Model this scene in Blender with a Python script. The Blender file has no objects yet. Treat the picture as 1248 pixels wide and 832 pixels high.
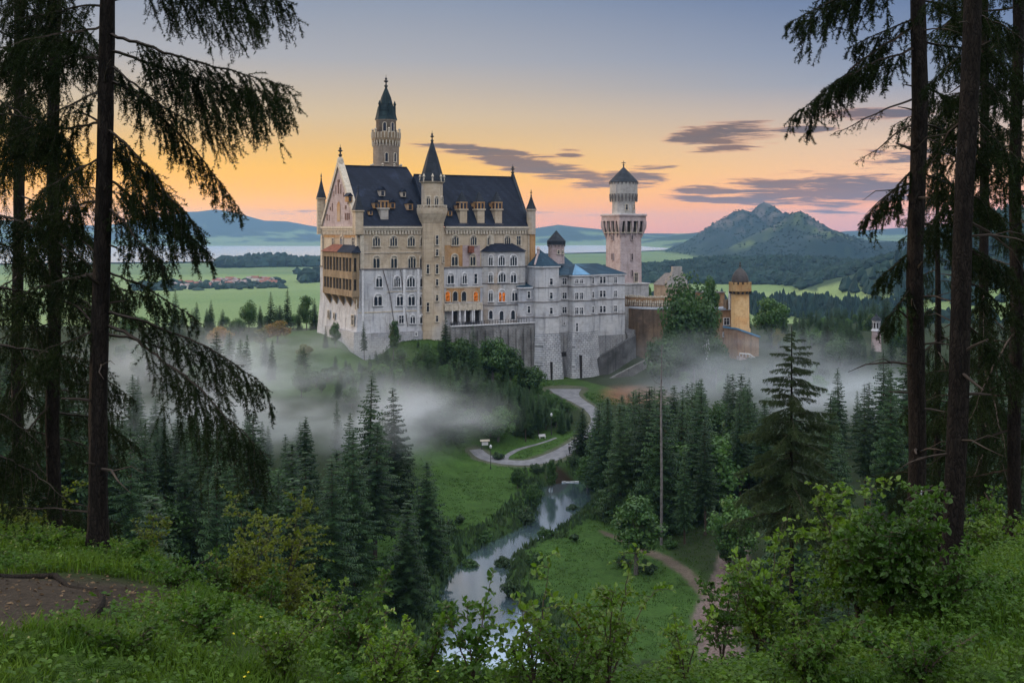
import bpy, bmesh, math, random
import numpy as np
from mathutils import Vector, Matrix, noise as mnoise

random.seed(7)
RNG = np.random.default_rng(11)
SC = bpy.context.scene
COL = SC.collection
R = math.radians

# ---------------------------------------------------------------- camera
F = 1300.0            # focal length in photo pixels (photo 1248 wide)
HOR = 280.0           # photo row of the level horizon
cam_d = bpy.data.cameras.new("camera")
cam = bpy.data.objects.new("camera", cam_d)
COL.objects.link(cam)
cam.location = (0, 0, 0)
cam.rotation_euler = (R(90), 0, 0)
cam_d.sensor_width = 36.0
cam_d.lens = 36.0 * F / 1248.0
cam_d.shift_y = -(416.0 - HOR) / 1248.0
cam_d.clip_start = 0.1
cam_d.clip_end = 60000
SC.camera = cam

# ---------------------------------------------------------------- exposure, sampling
SC.view_settings.view_transform = 'Standard'
SC.view_settings.look = 'None'
SC.view_settings.exposure = 0.0
SC.view_settings.gamma = 1.0
SC.view_settings.use_curve_mapping = False
cy = SC.cycles
cy.use_denoising = True
cy.max_bounces = 6
cy.diffuse_bounces = 3
cy.glossy_bounces = 3
cy.transmission_bounces = 3
cy.volume_bounces = 1
cy.transparent_max_bounces = 8
cy.volume_step_rate = 1.0
cy.volume_max_steps = 64
cy.caustics_reflective = False
cy.caustics_refractive = False

# ---------------------------------------------------------------- node helpers
class NT:
    def __init__(self, tree):
        self.t = tree
    def n(self, typ, **kw):
        nd = self.t.nodes.new(typ)
        for k, v in kw.items():
            setattr(nd, k, v)
        return nd
    def l(self, a, b):
        self.t.links.new(a, b)
    def put(self, sock, v):
        if isinstance(v, bpy.types.NodeSocket):
            self.l(v, sock)
        else:
            sock.default_value = v
    def m(self, op, a, b=None, c=None, clamp=False):
        nd = self.n('ShaderNodeMath', operation=op)
        nd.use_clamp = clamp
        for i, v in enumerate((a, b, c)):
            if v is not None:
                self.put(nd.inputs[i], v)
        return nd.outputs[0]
    def mix(self, fac, a, b, blend='MIX'):
        nd = self.n('ShaderNodeMix', data_type='RGBA', blend_type=blend)
        self.put(nd.inputs[0], fac)
        self.put(nd.inputs[6], a if isinstance(a, bpy.types.NodeSocket) else (*a[:3], 1))
        self.put(nd.inputs[7], b if isinstance(b, bpy.types.NodeSocket) else (*b[:3], 1))
        return nd.outputs[2]
    def ramp(self, fac, stops, interp='LINEAR'):
        nd = self.n('ShaderNodeValToRGB')
        cr = nd.color_ramp
        cr.interpolation = interp
        while len(cr.elements) < len(stops):
            cr.elements.new(0.5)
        for e, (p, c) in zip(cr.elements, stops):
            e.position = p
            e.color = (*c[:3], 1) if hasattr(c, '__len__') else (c, c, c, 1)
        self.put(nd.inputs[0], fac)
        return nd.outputs[0]
    def ss(self, lo, hi, v):
        nd = self.n('ShaderNodeMapRange', interpolation_type='SMOOTHSTEP')
        self.put(nd.inputs[0], v)
        nd.inputs[1].default_value = lo
        nd.inputs[2].default_value = hi
        return nd.outputs[0]
    def noise(self, vec, scale, detail=4, rough=0.55, dist=0.0):
        nd = self.n('ShaderNodeTexNoise')
        if vec is not None:
            self.l(vec, nd.inputs['Vector'])
        nd.inputs['Scale'].default_value = scale
        nd.inputs['Detail'].default_value = detail
        nd.inputs['Roughness'].default_value = rough
        nd.inputs['Distortion'].default_value = dist
        return nd.outputs[0]

# ---------------------------------------------------------------- sky
SUN_AZ, SUN_EL = -66.0, 9.0          # degrees left of the view axis, above the horizon
wd = bpy.data.worlds.new("World")
SC.world = wd
wd.use_nodes = True
wd.node_tree.nodes.clear()
w = NT(wd.node_tree)
tc = w.n('ShaderNodeTexCoord')
sep = w.n('ShaderNodeSeparateXYZ')
w.l(tc.outputs['Generated'], sep.inputs[0])
dx, dy, dz = sep.outputs
el = w.m('MULTIPLY', w.m('ARCSINE', dz), 180 / math.pi)          # degrees
az = w.m('MULTIPLY', w.m('ARCTAN2', dx, dy), 180 / math.pi)      # 0 = ahead, + right
def lin(r, g, b):
    f = lambda c: (c / 255 / 12.92) if c < 10 else ((c / 255 + 0.055) / 1.055) ** 2.4
    return (f(r), f(g), f(b))
e01 = w.m('DIVIDE', w.m('MAXIMUM', el, 0.0), 30.0)               # 0..30 deg
E = lambda d: d / 30.0
rampL = w.ramp(e01, [(E(0), lin(250, 140, 0)), (E(1.5), lin(246, 164, 0)), (E(3.2), lin(240, 182, 62)), (E(6), lin(216, 188, 148)),
                     (E(9), lin(170, 168, 172)), (E(12.5), lin(136, 147, 168)), (E(19), lin(196, 206, 224)), (E(30), lin(244, 248, 255))])
rampR = w.ramp(e01, [(E(0), lin(206, 146, 140)), (E(1.2), lin(236, 158, 124)), (E(2.6), lin(236, 180, 140)), (E(4.5), lin(222, 190, 168)),
                     (E(7.5), lin(136, 150, 176)), (E(12.5), lin(76, 104, 150)), (E(19), lin(186, 202, 226)), (E(30), lin(244, 248, 255))])
front = w.mix(w.ss(-10, 30, az), rampL, rampR)
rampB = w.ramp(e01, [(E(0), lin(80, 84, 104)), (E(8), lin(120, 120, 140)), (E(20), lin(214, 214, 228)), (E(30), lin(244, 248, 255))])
aabs = w.m('ABSOLUTE', az)
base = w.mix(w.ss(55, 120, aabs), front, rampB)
glw = w.m('MULTIPLY', w.ss(26, 2, w.m('ABSOLUTE', w.m('ADD', az, 22.0))), w.ss(6.5, 0.3, el))
base = w.mix(w.m('MULTIPLY', glw, 0.7), base, (1.0, 0.44, 0.02))
# streaks of cloud, by direction in the sky
sx = w.m('MULTIPLY', w.m('DIVIDE', dx, w.m('MAXIMUM', dy, 0.05)), F)
sy = w.m('MULTIPLY', w.m('DIVIDE', dz, w.m('MAXIMUM', dy, 0.05)), F)
cmb = w.n('ShaderNodeCombineXYZ')
w.l(w.m('MULTIPLY', sx, 0.012), cmb.inputs[0])
w.l(w.m('MULTIPLY', sy, 0.13), cmb.inputs[1])
cn = w.noise(cmb.outputs[0], 1.0, 7, 0.62, 0.3)
cmb2 = w.n('ShaderNodeCombineXYZ')
w.l(w.m('MULTIPLY', sx, 0.006), cmb2.inputs[0])
w.l(w.m('MULTIPLY', sy, 0.03), cmb2.inputs[1])
cn2 = w.noise(cmb2.outputs[0], 1.3, 4, 0.5, 0.2)
mask = None
edge = None
for (px, py, hw, hh, tilt, amt) in [
        (600, 186, 60, 5, -0.10, 1.0), (640, 200, 72, 9, -0.17, 1.0), (668, 208, 60, 6, -0.12, .9), (752, 221, 44, 9, 0.05, 1.0), (792, 204, 24, 3.5, 0.02, .8),
        (884, 166, 48, 13, 0.06, 1.0), (975, 158, 36, 3.5, 0.03, .9), (866, 233, 36, 5, -0.02, 1.0), (872, 243, 46, 4, -0.05, .9),
        (1010, 232, 96, 16, 0.02, 1.0), (940, 240, 60, 5, 0.0, .8), (1066, 139, 44, 7, 0.03, .9), (694, 186, 14, 4, 0, .7), (1130, 190, 60, 10, 0.05, .6),
        (640, 262, 60, 3, 0, .35), (345, 258, 40, 2.5, 0, .45), (1005, 258, 80, 5, 0, .4)]:
    X0, Y0 = px - 624, HOR - py
    ddx = w.m('SUBTRACT', sx, X0)
    ddy = w.m('SUBTRACT', w.m('SUBTRACT', sy, Y0), w.m('MULTIPLY', ddx, tilt))
    q = w.m('ADD', w.m('POWER', w.m('ABSOLUTE', w.m('DIVIDE', ddx, hw)), 2.0), w.m('POWER', w.m('ABSOLUTE', w.m('DIVIDE', ddy, hh)), 2.0))
    v = w.m('MULTIPLY', w.m('SUBTRACT', 1.0, w.m('MULTIPLY', q, 0.42)), amt)
    mask = v if mask is None else w.m('MAXIMUM', mask, v)
mm = w.m('ADD', mask, w.m('MULTIPLY', w.m('SUBTRACT', cn, 0.50), 3.6))
cloud = w.m('MULTIPLY', w.ss(0.0, 0.75, mm), w.ss(-10, -2, w.m('MULTIPLY', aabs, -0.12)))
ccol = w.mix(w.ss(0.35, 0.75, cn2), lin(120, 86, 76), lin(88, 80, 88))
ccol = w.mix(w.ss(10, 30, az), ccol, lin(88, 92, 116))
rim = w.mix(w.ss(0.1, 0.7, mm), lin(226, 150, 112), ccol)
base = w.mix(w.m('MULTIPLY', cloud, 0.93), base, rim)
sky = w.n('ShaderNodeTexSky')
sky.sky_type = 'NISHITA'
sky.sun_disc = False
sky.sun_elevation = R(SUN_EL)
sky.sun_rotation = R(SUN_AZ)
bg1 = w.n('ShaderNodeBackground')
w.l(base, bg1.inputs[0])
lowb = w.m('MULTIPLY', w.ss(6, 0, el), w.ss(60, 25, aabs))
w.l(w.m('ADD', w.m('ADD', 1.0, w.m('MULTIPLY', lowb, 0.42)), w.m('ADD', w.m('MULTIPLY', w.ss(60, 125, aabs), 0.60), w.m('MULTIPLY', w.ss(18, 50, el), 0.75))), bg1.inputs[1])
bg2 = w.n('ShaderNodeBackground')
w.l(sky.outputs[0], bg2.inputs[0])
bg2.inputs[1].default_value = 0.008
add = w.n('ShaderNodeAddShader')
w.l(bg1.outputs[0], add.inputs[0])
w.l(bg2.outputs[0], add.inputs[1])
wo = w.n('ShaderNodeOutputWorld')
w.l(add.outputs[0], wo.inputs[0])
wd.cycles.sampling_method = 'MANUAL'
wd.cycles.sample_map_resolution = 1024

# ---------------------------------------------------------------- sun (below the trees, soft)
sd = bpy.data.lights.new("sun", 'SUN')
sd.energy = 2.0
sd.angle = R(7)
sd.color = (1.0, 0.72, 0.46)
so = bpy.data.objects.new("sun", sd)
COL.objects.link(so)
sdir = Vector((math.sin(R(SUN_AZ)) * math.cos(R(SUN_EL)), math.cos(R(SUN_AZ)) * math.cos(R(SUN_EL)), math.sin(R(SUN_EL))))
so.rotation_euler = (-sdir).to_track_quat('-Z', 'Y').to_euler()
so.location = sdir * 100

# ---------------------------------------------------------------- mesh helpers
def tag(o, label=None, cat=None, group=None, kind=None):
    if label: o['label'] = label
    if cat: o['category'] = cat
    if group: o['group'] = group
    if kind: o['kind'] = kind
    return o

def empty(name, loc, rz=0.0, parent=None):
    o = bpy.data.objects.new(name, None)
    COL.objects.link(o)
    o.empty_display_size = 0.3
    o.location = loc
    o.rotation_euler = (0, 0, rz)
    if parent: o.parent = parent
    return o

def link(name, me, parent=None, loc=(0, 0, 0)):
    o = bpy.data.objects.new(name, me)
    COL.objects.link(o)
    o.location = loc
    if parent: o.parent = parent
    return o

def mesh_np(name, V, Fc, mats, mi=None, smooth=False, uv=None):
    """V (n,3) floats, Fc (m,k) ints, k = 3 or 4."""
    V = np.asarray(V, dtype=np.float32)
    Fc = np.asarray(Fc, dtype=np.int32)
    me = bpy.data.meshes.new(name)
    me.vertices.add(len(V))
    me.vertices.foreach_set('co', V.ravel())
    k = Fc.shape[1]
    me.loops.add(Fc.size)
    me.loops.foreach_set('vertex_index', Fc.ravel())
    me.polygons.add(len(Fc))
    me.polygons.foreach_set('loop_start', np.arange(len(Fc), dtype=np.int32) * k)
    me.polygons.foreach_set('loop_total', np.full(len(Fc), k, dtype=np.int32))
    for m in (mats if isinstance(mats, (list, tuple)) else [mats]):
        me.materials.append(m)
    if mi is not None:
        me.polygons.foreach_set('material_index', np.asarray(mi, dtype=np.int32))
    me.polygons.foreach_set('use_smooth', np.full(len(Fc), smooth, dtype=bool))
    me.update(calc_edges=True)
    return me

class MB:
    """Collects faces, then links them as one mesh object."""
    def __init__(self):
        self.v, self.f, self.mi = [], [], []
        self.cur = 0
    def add(self, vs, fs):
        b = len(self.v)
        self.v += [tuple(p) for p in vs]
        for f in fs:
            self.f.append(tuple(i + b for i in f))
            self.mi.append(self.cur)
        return self
    def box(self, x0, x1, y0, y1, z0, z1):
        vs = [(x0, y0, z0), (x1, y0, z0), (x1, y1, z0), (x0, y1, z0), (x0, y0, z1), (x1, y0, z1), (x1, y1, z1), (x0, y1, z1)]
        return self.add(vs, [(3, 2, 1, 0), (4, 5, 6, 7), (0, 1, 5, 4), (1, 2, 6, 5), (2, 3, 7, 6), (3, 0, 4, 7)])
    def prism(self, poly, z0, z1, poly_top=None):
        """poly counter-clockwise from above."""
        n = len(poly)
        top = poly_top or poly
        vs = [(x, y, z0) for x, y in poly] + [(x, y, z1) for x, y in top]
        fs = [tuple(reversed(range(n))), tuple(range(n, 2 * n))]
        for i in range(n):
            j = (i + 1) % n
            fs.append((i, j, j + n, i + n))
        return self.add(vs, fs)
    def roof_to(self, poly, z0, apex):
        n = len(poly)
        vs = [(x, y, z0) for x, y in poly] + [apex]
        return self.add(vs, [tuple(reversed(range(n)))] + [(i, (i + 1) % n, n) for i in range(n)])
    def lathe(self, cx, cy, prof, n=12, ph=0.0, caps=True):
        vs, fs = [], []
        for r, z in prof:
            for i in range(n):
                a = ph + 2 * math.pi * i / n
                vs.append((cx + r * math.cos(a), cy + r * math.sin(a), z))
        for k in range(len(prof) - 1):
            for i in range(n):
                j = (i + 1) % n
                fs.append((k * n + i, k * n + j, (k + 1) * n + j, (k + 1) * n + i))
        if caps:
            fs.append(tuple(reversed(range(n))))
            fs.append(tuple(range((len(prof) - 1) * n, len(prof) * n)))
        return self.add(vs, fs)
    def tube(self, pts, rad, n=8):
        pts = [Vector(p) for p in pts]
        vs, fs = [], []
        for k, p in enumerate(pts):
            d = (pts[min(k + 1, len(pts) - 1)] - pts[max(k - 1, 0)])
            d = d.normalized() if d.length > 1e-9 else Vector((0, 0, 1))
            a = d.cross(Vector((0, 1, 0.13)))
            a.normalize()
            b = d.cross(a)
            r = rad[k] if hasattr(rad, '__len__') else rad
            for i in range(n):
                t = 2 * math.pi * i / n
                vs.append(p + (a * math.cos(t) + b * math.sin(t)) * r)
        for k in range(len(pts) - 1):
            for i in range(n):
                j = (i + 1) % n
                fs.append((k * n + i, (k + 1) * n + i, (k + 1) * n + j, k * n + j))
        fs.append(tuple(range(n)))
        fs.append(tuple(reversed(range((len(pts) - 1) * n, len(pts) * n))))
        return self.add(vs, fs)
    def mesh(self, name, mats, org=(0, 0, 0), smooth=False):
        me = bpy.data.meshes.new(name)
        me.from_pydata([(x - org[0], y - org[1], z - org[2]) for x, y, z in self.v], [], self.f)
        for m in (mats if isinstance(mats, (list, tuple)) else [mats]):
            me.materials.append(m)
        me.polygons.foreach_set('material_index', self.mi)
        if smooth:
            me.polygons.foreach_set('use_smooth', [True] * len(me.polygons))
        me.update()
        return me
    def build(self, name, mats, parent=None, org=(0, 0, 0), smooth=False):
        return link(name, self.mesh(name, mats, org, smooth), parent)

# ---------------------------------------------------------------- materials
def new_mat(name):
    m = bpy.data.materials.new(name)
    m.use_nodes = True
    m.node_tree.nodes.clear()
    t = NT(m.node_tree)
    out = t.n('ShaderNodeOutputMaterial')
    return m, t, out

def principled(t, out, col, rough=0.8, spec=0.3, metal=0.0, bump=None, bstr=0.3, bdist=0.1):
    p = t.n('ShaderNodeBsdfPrincipled')
    t.put(p.inputs['Base Color'], col if isinstance(col, bpy.types.NodeSocket) else (*col[:3], 1))
    t.put(p.inputs['Roughness'], rough)
    p.inputs['Specular IOR Level'].default_value = spec
    p.inputs['Metallic'].default_value = metal
    if bump is not None:
        b = t.n('ShaderNodeBump')
        b.inputs['Strength'].default_value = bstr
        b.inputs['Distance'].default_value = bdist
        t.l(bump, b.inputs['Height'])
        t.l(b.outputs[0], p.inputs['Normal'])
    t.l(p.outputs[0], out.inputs[0])
    return p

def stone(name, c1, c2, scale=0.35, brick=None, c3=None, rough=0.85, bstr=0.4, mortar=None, streak=0.25):
    """Weathered masonry: large stains, fine grain, optional coursed blocks (width, height in metres)."""
    m, t, out = new_mat(name)
    g = t.n('ShaderNodeTexCoord')
    ob = g.outputs['Object']
    n1 = t.noise(ob, scale, 6, 0.6)
    n2 = t.noise(ob, scale * 9, 4, 0.6)
    col = t.mix(t.ss(0.36, 0.64, n1), c1, c2)
    if c3:
        n3 = t.noise(ob, scale * 0.45, 3, 0.5, 0.4)
        col = t.mix(t.ss(0.5, 0.66, n3), col, c3)
    # rain streaks run down the walls
    s = t.n('ShaderNodeSeparateXYZ'); t.l(ob, s.inputs[0])
    cb = t.n('ShaderNodeCombineXYZ')
    t.l(t.m('MULTIPLY', s.outputs[0], 1.2), cb.inputs[0]); t.l(t.m('MULTIPLY', s.outputs[1], 1.2), cb.inputs[1]); t.l(t.m('MULTIPLY', s.outputs[2], 0.09), cb.inputs[2])
    n4 = t.noise(cb.outputs[0], 1.0, 4, 0.6)
    col = t.mix(t.m('MULTIPLY', t.ss(0.50, 0.70, n4), min(1.0, streak * 1.4)), col, tuple(c * 0.5 for c in c1))
    n5 = t.noise(ob, scale * 3.2, 5, 0.65, 0.6)
    col = t.mix(t.m('MULTIPLY', t.ss(0.48, 0.66, n5), 0.55), col, t.mix(1.0, col, (0.66, 0.62, 0.58), 'MULTIPLY'))
    col = t.mix(t.m('MULTIPLY', t.ss(0.3, 0.7, n2), 0.35), col, t.mix(1.0, col, (0.84, 0.84, 0.84), 'MULTIPLY'))
    h = n2
    if brick:
        bt = t.n('ShaderNodeTexBrick')
        cv = t.n('ShaderNodeCombineXYZ')
        t.l(t.m('ADD', s.outputs[0], s.outputs[1]), cv.inputs[0]); t.l(s.outputs[2], cv.inputs[1])
        t.l(cv.outputs[0], bt.inputs['Vector'])
        bt.inputs['Scale'].default_value = 1.0
        bt.inputs['Brick Width'].default_value = brick[0]
        bt.inputs['Row Height'].default_value = brick[1]
        bt.inputs['Mortar Size'].default_value = brick[2]
        bt.inputs['Mortar Smooth'].default_value = 0.4
        bt.inputs['Color1'].default_value = (1, 1, 1, 1)
        bt.inputs['Color2'].default_value = (0.86, 0.86, 0.87, 1)
        mo = mortar if mortar is not None else 0.45
        bt.inputs['Mortar'].default_value = (mo, mo, mo, 1)
        col = t.mix(1.0, col, bt.outputs['Color'], 'MULTIPLY')
        h = t.m('ADD', t.m('MULTIPLY', bt.outputs['Fac'], -1.0), t.m('MULTIPLY', n2, 0.6))
    principled(t, out, col, rough, 0.2, bump=h, bstr=bstr, bdist=0.15)
    return m

def plain(name, c, rough=0.7, var=0.25, scale=1.5, spec=0.3, metal=0.0, bstr=0.2):
    m, t, out = new_mat(name)
    g = t.n('ShaderNodeTexCoord')
    n1 = t.noise(g.outputs['Object'], scale, 5, 0.6)
    col = t.mix(t.ss(0.3, 0.7, n1), tuple(x * (1 - var) for x in c), tuple(min(1, x * (1 + var)) for x in c))
    principled(t, out, col, rough, spec, metal, bump=n1, bstr=bstr, bdist=0.05)
    return m

def glow(name, c, strength):
    m, t, out = new_mat(name)
    e = t.n('ShaderNodeEmission')
    g = t.n('ShaderNodeTexCoord')
    n1 = t.noise(g.outputs['Object'], 1.3, 3, 0.6)
    t.l(t.mix(t.ss(0.35, 0.7, n1), tuple(x * 0.15 for x in c), c), e.inputs[0])
    e.inputs[1].default_value = strength
    t.l(e.outputs[0], out.inputs[0])
    return m

def leafy(name, c1, c2, trans=0.3, rough=0.55, objvar=0.35, spec=0.3, nscale=0.6, gloss_var=False):
    """Foliage: two greens mixed by clumps, varied from plant to plant, part of the light passing through."""
    m, t, out = new_mat(name)
    g = t.n('ShaderNodeTexCoord')
    oi = t.n('ShaderNodeObjectInfo')
    ge = t.n('ShaderNodeNewGeometry')
    n1 = t.noise(g.outputs['Object'], nscale, 3, 0.6)
    col = t.mix(t.ss(0.3, 0.7, n1), c1, c2)
    rnd = t.m('ADD', 1.0 - objvar * 0.5, t.m('MULTIPLY', oi.outputs['Random'], objvar))
    isl = t.m('ADD', 0.7, t.m('MULTIPLY', ge.outputs['Random Per Island'], 0.6))
    sc = t.m('MULTIPLY', rnd, isl)
    vm = t.n('ShaderNodeVectorMath', operation='SCALE')
    t.l(col, vm.inputs[0]); t.l(sc, vm.inputs['Scale'])
    p = t.n('ShaderNodeBsdfPrincipled')
    t.l(vm.outputs[0], p.inputs['Base Color'])
    p.inputs['Roughness'].default_value = rough
    p.inputs['Specular IOR Level'].default_value = spec
    if trans > 0:
        tr = t.n('ShaderNodeBsdfTranslucent')
        tint = t.mix(1.0, vm.outputs[0], (1.25, 1.3, 0.6), 'MULTIPLY')
        t.l(tint, tr.inputs[0])
        mx = t.n('ShaderNodeMixShader')
        mx.inputs[0].default_value = trans
        t.l(p.outputs[0], mx.inputs[1]); t.l(tr.outputs[0], mx.inputs[2])
        t.l(mx.outputs[0], out.inputs[0])
    else:
        t.l(p.outputs[0], out.inputs[0])
    return m

def bark(name, c1, c2, vs=9.0):
    m, t, out = new_mat(name)
    g = t.n('ShaderNodeTexCoord')
    mp = t.n('ShaderNodeMapping'); mp.inputs['Scale'].default_value = (1, 1, 0.28)
    t.l(g.outputs['Object'], mp.inputs[0])
    vo = t.n('ShaderNodeTexVoronoi', feature='DISTANCE_TO_EDGE'); vo.inputs['Scale'].default_value = vs * 2
    nz = t.noise(mp.outputs[0], vs, 5, 0.65)
    vm = t.n('ShaderNodeVectorMath', operation='ADD')
    sc = t.n('ShaderNodeVectorMath', operation='SCALE'); sc.inputs['Scale'].default_value = 0.12
    nn = t.n('ShaderNodeTexNoise'); nn.inputs['Scale'].default_value = vs; t.l(mp.outputs[0], nn.inputs['Vector'])
    t.l(nn.outputs['Color'], sc.inputs[0]); t.l(mp.outputs[0], vm.inputs[0]); t.l(sc.outputs[0], vm.inputs[1])
    t.l(vm.outputs[0], vo.inputs['Vector'])
    col = t.mix(t.ss(0.35, 0.65, nz), c1, c2)
    col = t.mix(t.ss(0.0, 0.12, vo.outputs['Distance']), tuple(x * 0.35 for x in c1), col)
    h = t.m('ADD', t.m('MINIMUM', vo.outputs['Distance'], 0.25), t.m('MULTIPLY', nz, 0.2))
    principled(t, out, col, 0.9, 0.15, bump=h, bstr=0.9, bdist=0.03)
    return m

# photo pixel -> world helpers, used only to measure positions off the photograph
def at(px, py, Y):
    return Vector(((px - 624) * Y / F, Y, (HOR - py) * Y / F))
def ss(a, b, x):
    t = np.clip((x - a) / (b - a), 0, 1)
    return t * t * (3 - 2 * t)
# ================================================================ terrain
_P = np.random.default_rng(5).random((256, 256))
def vnoise(x, y):
    xi, yi = np.floor(x).astype(int), np.floor(y).astype(int)
    fx, fy = x - xi, y - yi
    fx, fy = fx * fx * (3 - 2 * fx), fy * fy * (3 - 2 * fy)
    a, b = _P[yi % 256, xi % 256], _P[yi % 256, (xi + 1) % 256]
    c, d = _P[(yi + 1) % 256, xi % 256], _P[(yi + 1) % 256, (xi + 1) % 256]
    return (a * (1 - fx) + b * fx) * (1 - fy) + (c * (1 - fx) + d * fx) * fy
def fbm(x, y, o=5, g=0.5):
    s, a, t = 0.0, 1.0, 0.0
    for k in range(o):
        s = s + a * (vnoise(x * 2 ** k + 17.3 * k, y * 2 ** k + 9.1 * k) - 0.5)
        t += a
        a *= g
    return s / t * 2          # about -1..1

# castle frame: origin at the front left corner of the palace, x along its front, y into it
CA = R(29.0)
CC, CS = math.cos(CA), math.sin(CA)
C0 = (-41.0, 285.0)
def to_castle(X, Y):
    a, b = X - C0[0], Y - C0[1]
    return a * CC + b * CS, -a * CS + b * CC
def from_castle(x, y):
    return C0[0] + x * CC - y * CS, C0[1] + x * CS + y * CC

# creek: (Y, left bank X, right bank X), water level -52
WATER = -52.0
CRK = np.array([(40, -6, 3), (80, -7, 4), (120, -8.6, 3.4), (138, -8.6, 2.6), (147, -9.0, .2), (154, -8.9, -1.6), (161, -8.0, -2.2), (168, -6.4, -1.2), (176, -3.4, 3.0),
                (182, .2, 6.2), (188, 3.4, 8.8), (196, 5.6, 12.2), (205, 6.6, 14.4), (213, 7.0, 15.2), (219, 7.4, 14.6), (221.5, 9.5, 12.5)])
ROAD = [(-8.0, 232, 1.9), (-6.0, 226.5, 2.1), (-1.0, 222.6, 2.4), (4.0, 222.2, 2.9), (9.0, 227, 2.9), (13.5, 234, 2.7), (17.5, 242, 2.6), (20.0, 250, 2.4), (21.0, 258, 2.3), (19.5, 267, 2.3), (16.5, 277, 2.6), (14.5, 284, 4.2), (14.5, 291, 6.0)]
TRACK = [(38, 178, 1.0), (36.0, 170, 1.4), (34, 161, 1.8), (31.2, 152, 2.2), (28.0, 144, 2.4), (25.8, 137, 2.6), (25, 128, 2.6), (24, 118, 2.6)]
TRAIL = [(15.0, 178, .5), (19, 170, .7), (23, 161, .8), (25.5, 152, .8), (26.5, 145, .8)]
def seg_dist(X, Y, path):
    """distance to a polyline of (x, y, half width), minus the half width there"""
    best = np.full(np.shape(X), 1e9)
    for (x0, y0, w0), (x1, y1, w1) in zip(path[:-1], path[1:]):
        vx, vy = x1 - x0, y1 - y0
        t = np.clip(((X - x0) * vx + (Y - y0) * vy) / (vx * vx + vy * vy), 0, 1)
        d = np.hypot(X - (x0 + t * vx), Y - (y0 + t * vy)) - (w0 + (w1 - w0) * t)
        best = np.minimum(best, d)
    return best
def creek_d(X, Y):
    l = np.interp(Y, CRK[:, 0], CRK[:, 1]) + 0.7 * fbm(X * 0 + 3.3, Y * 0.35, 3)
    r = np.interp(Y, CRK[:, 0], CRK[:, 2]) + 0.7 * fbm(X * 0 + 8.3, Y * 0.35, 3)
    dl, dr = l - X, X - r
    d = np.maximum(dl, dr)
    d = np.where(Y > 221.5, np.hypot(np.maximum(np.abs(X - 11) - 1.5, 0), Y - 221.5), d)
    return d, np.where(X < (l + r) / 2, -1, 1)

CRESTX = [-60, -30, -14, -9, -6, -3.5, -1.5, 1, 3, 5, 7, 10, 16, 30, 60]
CRESTY = [20, 21, 19, 17.5, 15, 11.5, 9.2, 8.6, 9.6, 11.5, 14, 17.5, 20, 22, 20]

def prof(X, Y, Yr, pts, back, frontw, n=0.0, sc=400.0, spur=0.0):
    """a ridge across the view at distance Yr; its crest as seen in (photo column, photo row) pairs"""
    px = np.array([p[0] for p in pts], float)
    zc = np.array([(HOR - p[1]) * Yr / F for p in pts])
    wx = (px - 624) * Yr / F
    crest = np.interp(X, wx, zc) + 100.0
    crest = crest * (1 + n * fbm(X / sc, Y / sc, 5))
    t = np.where(Y < Yr, (Yr - Y) / frontw, (Y - Yr) / back)
    t = t * (1 + spur * (1 - 2 * np.abs(fbm(X / 170 + 5, Y / 420 + 3, 4))))
    return crest * np.clip(1 - t, 0, 1) ** 1.15

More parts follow.
